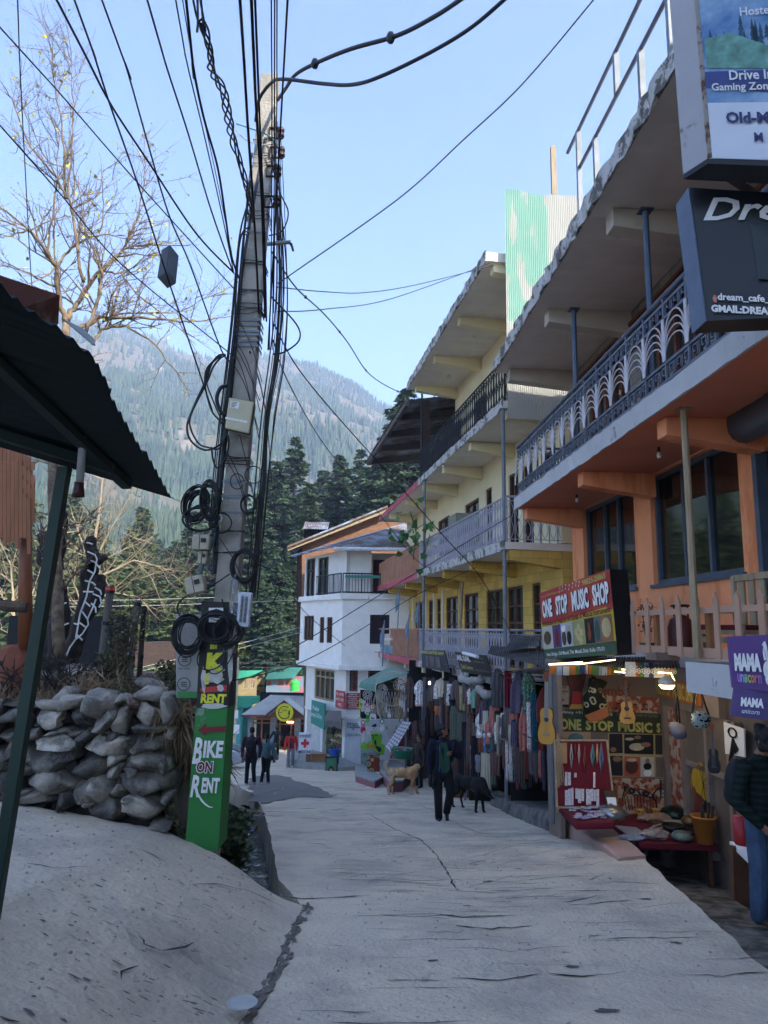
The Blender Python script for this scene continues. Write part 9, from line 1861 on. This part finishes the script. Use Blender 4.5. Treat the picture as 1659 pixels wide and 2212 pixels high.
 K.cap(V('ch')+UZ*.05*h,V('nk')-UZ*.012*h,.045*h,.040*h); organic(cloth.get('topname','jacket'),K,cloth['top'],t,vox,3,org=(0,0,0))
 if 'shirt' in cloth:
  m_=MB(); F_=lambda x,z,y: V('ch')*0+Vector((V('ch').x+x*h,V('ch').y+y*h,z*h)); m_.pr([F_(-.030,.81,-.070),F_(.03,.81,-.070),F_(.06,.70,-.098),F_(.065,.55,-.097),F_(.03,.505,-.090),F_(-.02,.505,-.090),F_(-.045,.58,-.097),F_(-.045,.70,-.098)],(0,.03*h,0)); meshobj('shirt',m_.mesh('shirt',cloth['shirt']),t)
 Hh=MB(); bk_=-fd
 Hh.ell(hd+UZ*.030*h+bk_*.010*h,(.048*h,.052*h,.048*h),9)
 if hair=='curly':
  r=random.Random(3);
  for i in range(26): a=r.uniform(-2.3,2.3); v=(bk_*math.cos(a)+sd_*math.sin(a))*.052*h+UZ*r.uniform(-.045,.06)*h; Hh.ell(hd+v,.024*h,5)
 elif hair=='pony': Hh.cap(hd+bk_*.05*h+UZ*.01*h,hd+bk_*.06*h-UZ*.13*h,.020*h,.012*h); Hh.ell(hd+bk_*.025*h,(.046*h,.04*h,.06*h),8)
 else: Hh.ell(hd+bk_*.018*h+UZ*.012*h,(.045*h,.044*h,.045*h),8)
 if hair!='helmet': organic('hair',Hh,M_hair,t,vox*.8,2,org=(0,0,0))
 else: meshobj('helmet',MB().ell(hd+UZ*.02*h,(.072*h,.08*h,.078*h),12).mesh('helmet',mat('helmet_black','#111318',.2,spec=.8),smooth=True),t)
 if extras: extras(t,h,V,fd)
 return t
M_shoeb=mat('shoe_black','#0f0f11',.5); M_shoew=mat('shoe_white','#c9c9c9',.5)
def pack(par,c,w_,d_,hh,m):
 b=MB().ell(c,(w_,d_,hh),9); b.ell(c-Vector((0,-d_*.5,hh*.4)),(w_*.85,d_*.6,hh*.5),8); organic('backpack',b,m,par,.02,2,org=(0,0,0))
# the man walking up the street
def ex(t,h,V,fd):
 mb=MB().ell(V('hd')+fd*.046*h-UZ*.022*h,(.017*h,.006*h,.004*h),5).ell(V('hd')+fd*.040*h-UZ*.044*h,(.018*h,.012*h,.012*h),5); meshobj('beard',mb.mesh('beard',M_hair),t)
 mb=MB().tube([V('wr')+Vector((.0,-.06,.02)),V('sr')+Vector((-.03,-.06,.03)),V('sr')+Vector((-.03,.05,.02))],.014,5); meshobj('bag_strap',mb.mesh('strap',M_black),t)
 pack(t,V('ch')+Vector((.10,.19,-.1)),.17,.10,.24,M_black)
 mb=MB().tube([V('ch')+Vector((-.075,-.135,.1)),V('wa')+Vector((-.08,-.14,0)),V('pe')+Vector((-.085,-.125,-.03))],.007,4); meshobj('blue_trim',mb.mesh('trim',mat('trim_blue','#2f5aa0',.6)),t)
f_=ray(957,1757)*14.7; man_foot=Vector((f_.x,f_.y,RZ(f_.x,f_.y)))
M_navy=mat('navy_fleece','#12152a',.95,scale=30,var=.25,bump=.4); M_tee=mat('dark_green_tee','#1d4532',.9,var=.1)
person('bearded man in a navy jacket and green shirt walking up the street',man_foot,1.80,.0,dict(fd=(.75,-.65,-.05),hd=(.005,0,.925),kl=(-.055,-.02,.28),al=(-.045,0,.03),kr=(.075,-.05,.29),ar=(.045,.07,.075),fr=(0,-.85,-.5),er=(.175,.02,.66),wr=(.085,-.105,.715),el=(-.155,.02,.63),wl=(-.14,-.02,.475),sl=(-.12,0,.80),sr=(.125,0,.80),cr=1.1,cl=.7),dict(leg=mat('black_trousers','#0b0c10',.9,bump=.3),top=M_navy,shirt=M_tee,shoe=M_shoeb,flare=1.16,hem=.475,bulk=.95),'curly',ex)
w_=W(930,1668,man_foot.y-.1); sh=thing('sandals','pair of dark shoes dangling from the man\'s right hand','shoes',w_)
for k in (0,1): meshobj('shoe',MB().ell((.05*k,0,-.16-.03*k),(.045,.06,.13),8).ell((.05*k,-.03,-.09),(.03,.03,.06),6).mesh('shoe',M_shoeb,smooth=True),sh)
# couple walking away
def exb(t,h,V,fd): pack(t,V('ch')+Vector((0,-.17,-.1)),.17,.10,.25,mat('pack_black','#15171c',.8)); meshobj('straps',MB().tube([V('sl')+Vector((.07,-.07,.04)),V('ch')+Vector((-.1,-.14,.02))],.02,4).tube([V('sr')+Vector((-.07,-.07,.04)),V('ch')+Vector((.1,-.14,.02))],.02,4).mesh('s',M_black),t)
def gp_(px,py): f=onground(px,py); return Vector((f.x,f.y,RZ(f.x,f.y)))
person('person in a maroon jacket with a black backpack seen from behind',gp_(540,1696),1.76,0,dict(fd=(0,1,0),kl=(-.065,.02,.285),al=(-.065,-.02,.04),kr=(.05,0,.285),ar=(.06,.06,.055),fl=(0,1,-.1),fr=(0,1,-.5),sl=(-.12,0,.8),sr=(.12,0,.8),el=(-.165,.02,.63),er=(.165,.02,.63)),dict(leg=mat('charcoal_jeans','#101216',.9),top=mat('maroon_jacket','#351722',.85,bump=.3,scale=12),shoe=M_shoew),'short',exb,vox=.02)
def exc(t,h,V,fd): meshobj('handbag',MB().ell(V('pe')+Vector((.18,-.05,-.03)),(.09,.05,.09),7).tube([V('sl')+Vector((0,-.06,.03)),V('ch')+Vector((.02,-.13,0)),V('pe')+Vector((.17,-.07,0))],.012,4).mesh('b',M_black,smooth=True),t)
person('person in a pale teal jacket with a long ponytail and a small black shoulder bag',gp_(573,1693),1.60,0,dict(fd=(0,1,0),kl=(-.05,.03,.285),al=(-.075,-.05,.05),kr=(.04,0,.285),ar=(.055,.02,.04),fl=(-.3,1,-.4),fr=(0,1,-.1),el=(-.16,.03,.63),wl=(-.19,-.0,.47)),dict(leg=mat('black_leggings','#0d0e12',.9),top=mat('teal_jacket','#4a6a70',.85,bump=.3,scale=12),shoe=M_shoew,hem=.53),'pony',exc,vox=.02)
def exd(t,h,V,fd): meshobj('tee',MB().pr([V('ch')+Vector(q) for q in ((-.05,-.15,.1),(.05,-.15,.1),(.06,-.155,-.33),(-.05,-.155,-.33))],(0,.04,0)).mesh('tee',M_black),t)
person('man in a bright red puffer jacket and grey trousers walking up from the junction',gp_(627,1660),1.74,.05,dict(kl=(-.06,-.03,.285),al=(-.045,.0,.03),kr=(.06,-.04,.285),ar=(.055,.06,.07),el=(-.155,.01,.64),er=(.155,.01,.64)),dict(leg=mat('grey_trousers','#6a6a6e',.9),top=mat('red_puffer','#a8241c',.7,bump=.4,scale=9),shoe=M_shoew,hem=.53),'short',exd,vox=.022)
# rider with helmet on a scooter
q=gp_(573,1650); q=Vector((q.x+.2,q.y+2.5,SL(q.y+2.5)+.25)); person('rider in a dark helmet and jacket sitting behind the couple',q,1.72,0,dict(kl=(-.09,-.2,.40),kr=(.09,-.2,.40),al=(-.09,-.16,.16),ar=(.09,-.16,.16),el=(-.19,-.08,.66),er=(.19,-.08,.66),wl=(-.19,-.24,.62),wr=(.19,-.24,.62)),dict(leg=M_black,top=mat('dark_olive_jacket','#23282a',.85,bump=.3),shoe=M_shoeb),'helmet',None,vox=.024)
sct=thing('scooter','dark scooter carrying the helmeted rider','scooter',q-UZ*.25); mb=MB(); mb.cap((0,.1,.62),(0,.65,.62),.13,.12); mb.cap((0,-.45,.35),(0,-.35,.95),.12,.09); mb.cap((0,-.35,.3),(0,.3,.28),.12,.13); organic('body',mb,mat('scooter_black','#16181c',.3,spec=.8),sct,.03,2,org=(0,0,0)); meshobj('handlebar',MB().tube([(-.35,-.25,1.02),(0,-.34,1.0),(.35,-.25,1.02)],.02,6).mesh('h',M_black),sct)
for y in (-.62,.62): meshobj('wheel',MB().lathe([(.12,-.05),(.24,-.05),(.26,0),(.24,.05),(.12,.05)],(0,y,.26),16,M=Matrix.Rotation(R(90),3,'Y')).mesh('w',M_black,smooth=True),sct)
meshobj('headlight',MB().ell((0,-.5,.8),(.08,.05,.06),7).mesh('hl',M_pw,smooth=True),sct)
for s in(-1,1): meshobj('mirror',MB().tube([(s*.3,-.27,1.02),(s*.36,-.25,1.18)],.008,4).ell((s*.38,-.26,1.22),(.06,.015,.04),6).mesh('m',M_black),sct)
# person at the right edge
def exr(t,h,V,fd): pack(t,V('ch')+Vector((-.13,.13,-.08)),.14,.11,.24,mat('pack_dark','#12161a',.8,scale=9))
q=Vector((.497*7.15+.03,7.15,-2.62)); person('person in a dark plaid jacket and blue jeans at the right edge',q,1.75,.5,dict(fd=(.45,-.8,-.45),hd=(.03,-.05,.925),nk=(.01,-.01,.85),kl=(-.06,-.01,.285),kr=(.06,-.02,.285),el=(-.165,.02,.62),wl=(-.10,-.07,.515),er=(.16,-.0,.64),wr=(.12,-.12,.60),cl=.9,cr=1),dict(leg=mat('blue_jeans','#2a3a4f',.9,scale=5,bump=.5,bscale=60,col2='#3d536b',mix=(.4,.65)),top=stripes('plaid_dark',['#11191c','#1c2a22','#0d1216','#202a26'],5,'Z',noisy=.4),shoe=mat('shoe_brown','#2f2720',.8),flare=1.2,hem=.50,bulk=.86),'curly',exr,vox=.011)
# person behind the hanging cloths: dark shoes and trousers seen
q=gp_(905,1703); person('person in dark clothes mostly hidden behind the hanging scarves',Vector((q.x,q.y+.1,q.z)),1.6,-.9,dict(fd=(-.5,-.8,0)),dict(leg=M_black,top=mat('brown_check','#2f2422',.9,scale=9,var=.4),shoe=M_shoeb),'short',None,vox=.02)
# dogs
def dog(label,foot,yaw,L,head,tail,mb_col,belly=None,legs=None,sock=None):
 t=thing('dog',label,'dog',foot); t.rotation_euler.z=yaw; s=L/.62; b=MB(); P=lambda x,y,z:Vector((x,y,z))*s
 b.ell(P(.20,0,.44),(.16*s,.115*s,.14*s),9); b.ell(P(-.02,0,.45),(.19*s,.105*s,.115*s),9); b.ell(P(-.22,0,.45),(.13*s,.105*s,.12*s),9)
 b.cap(P(.27,0,.50),P(*head)*1,.09*s,.07*s); hx=P(*head); hv=Vector(head[0:0] or (1,0,0));
 hd=Vector(tail['hd']).normalized(); b.ell(hx+hd*.02*s,(.072*s,.062*s,.062*s),8); b.cap(hx+hd*.07*s-UZ*.01*s,hx+hd*.15*s-UZ*.022*s,.036*s,.024*s)
 sd=hd.cross(UZ).normalized()
 for k in (-1,1): b.cap(hx-hd*.01*s+sd*k*.05*s+UZ*.04*s,hx-hd*.04*s+sd*k*.075*s+UZ*.0*s,.018*s,.012*s)
 lg=legs or dict(fr=.03,fl=-.03,br=.05,bl=-.05)
 for y,o in ((.055,lg['fr']),(-.055,lg['fl'])): b.cap(P(.24,y,.40),P(.23+o*.3,y,.23),.055*s,.034*s); b.cap(P(.23+o*.3,y,.23),P(.24+o,y,.035),.030*s,.024*s); b.cap(P(.24+o,y,.02),P(.28+o,y,.018),.020*s,.016*s)
 for y,o in ((.055,lg['br']),(-.055,lg['bl'])): b.cap(P(-.24,y,.42),P(-.19+o*.3,y,.28),.062*s,.040*s); b.cap(P(-.19+o*.3,y,.28),P(-.29+o*.8,y,.17),.032*s,.022*s); b.cap(P(-.29+o*.8,y,.17),P(-.26+o,y,.03),.021*s,.017*s); b.cap(P(-.26+o,y,.02),P(-.22+o,y,.018),.020*s,.016*s)
 organic('body',b,mb_col,t,.012,2,org=(0,0,0)); tm=MB(); K=[P(*p) for p in tail['pts']]
 for a,c in zip(K,K[1:]): tm.cap(a,c,tail['r']*s,tail['r']*s*.95)
 organic('tail',tm,tail['m'],t,.014,1,org=(0,0,0))
 e=MB(); [e.ell(hx+hd*.068*s+sd*k*.03*s+UZ*.018*s,.009*s,4) for k in (-1,1)]; e.ell(hx+hd*.175*s-UZ*.015*s,.014*s,5); meshobj('eyes_and_nose',e.mesh('e',M_black),t)
 if sock:
  k=MB();
  for x in (.24+lg['fr'],.24+lg['fl'],-.26+lg['br'],-.26+lg['bl']):
   for y in ((.055,) if x in (.24+lg['fr'],-.26+lg['br']) else (-.055,)): k.cap(P(x,y,.03),P(x,y,.15),.022*s,.023*s)
  organic('white_legs',k,sock,t,.012,1,org=(0,0,0))
 return t
M_tan2=mat('tan_fur','#a87c50',.95,scale=5,col2='#c9b08c',mix=(.45,.66),bump=.6,bscale=60); M_blackfur=mat('black_fur','#0c0c0e',.8,scale=30,bump=.5); M_creamf=mat('cream_fur','#b5a891',.95,scale=30,bump=.5)
dog('tan and cream street dog with a curled tail, standing side on and looking away',gp_(868,1716),.12,.80,(.34,.10,.55),dict(hd=(.3,.9,.05),pts=[(-.30,0,.50),(-.37,0,.58),(-.36,0,.67),(-.31,0,.68)],r=.045,m=M_creamf),M_tan2,legs=dict(fr=.10,fl=-.06,br=.06,bl=-.04),sock=M_creamf)
dog('black street dog standing beside the man with its head lowered',gp_(1014,1752),-.85,.80,(.38,-.02,.38),dict(hd=(.9,.1,-.45),pts=[(-.30,0,.48),(-.34,0,.36),(-.33,0,.22)],r=.025,m=M_blackfur),M_blackfur,legs=dict(fr=.03,fl=-.05,br=.05,bl=-.07))
# silver car nosing out behind the painted pole
yc=34.5; q=W(523,1645,yc); car=thing('parked_car','silver hatchback with its nose showing behind the painted pole','car',(q.x-2.0,yc+.8,SL(yc+.8)))
prof=[(-2.0,.35),(-2.0,.95),(-1.7,1.1),(-1.1,1.48),(.2,1.5),(.9,1.05),(1.7,.88),(1.98,.7),(2.02,.35),(1.6,.25),(-1.6,.25)]
cb=meshobj('body',MB().pr([(x,-.82,z) for x,z in prof],(0,1.64,0)).mesh('b',mat('silver_paint','#a5adb5',.25,metal=.5,spec=.8,var=.05),smooth=False),car); bv=cb.modifiers.new('b','BEVEL'); bv.width=.09; bv.segments=3
meshobj('window',MB().pr([(-1.0,-.835,1.08),(-.85,-.80,1.40),(.1,-.80,1.42),(.68,-.835,1.06)],(0,.02,0)).pr([(.28,-.7,1.43),(.28,.7,1.43),(.93,.75,1.06),(.93,-.75,1.06)],(.02,0,.02)).mesh('w',M_glass),car)
for x in (-1.25,1.25):
 for y in (-.78,.78): wh=meshobj('wheel',MB().lathe([(.18,-.1),(.31,-.1),(.33,-.06),(.33,.06),(.31,.1),(.18,.1)],(0,0,0),20,M=Matrix.Rotation(R(90),3,'X')).mesh('w',M_black,smooth=True),car,(x,y,.33)); meshobj('rim',MB().lathe([(.05,-.11),(.19,-.11),(.19,.11),(.05,.11)],(0,0,0),10,M=Matrix.Rotation(R(90),3,'X')).mesh('r',M_metal),wh)
for y in (-.6,.6): meshobj('headlight',MB().ell((1.78,y,.72),(.2,.16,.08),8).mesh('h',mat('lamp_glass','#c9d2da',.1,spec=1)),car)
meshobj('bumper',MB().box((1.98,0,.42),(.12,1.4,.16)).mesh('g',M_black),car)
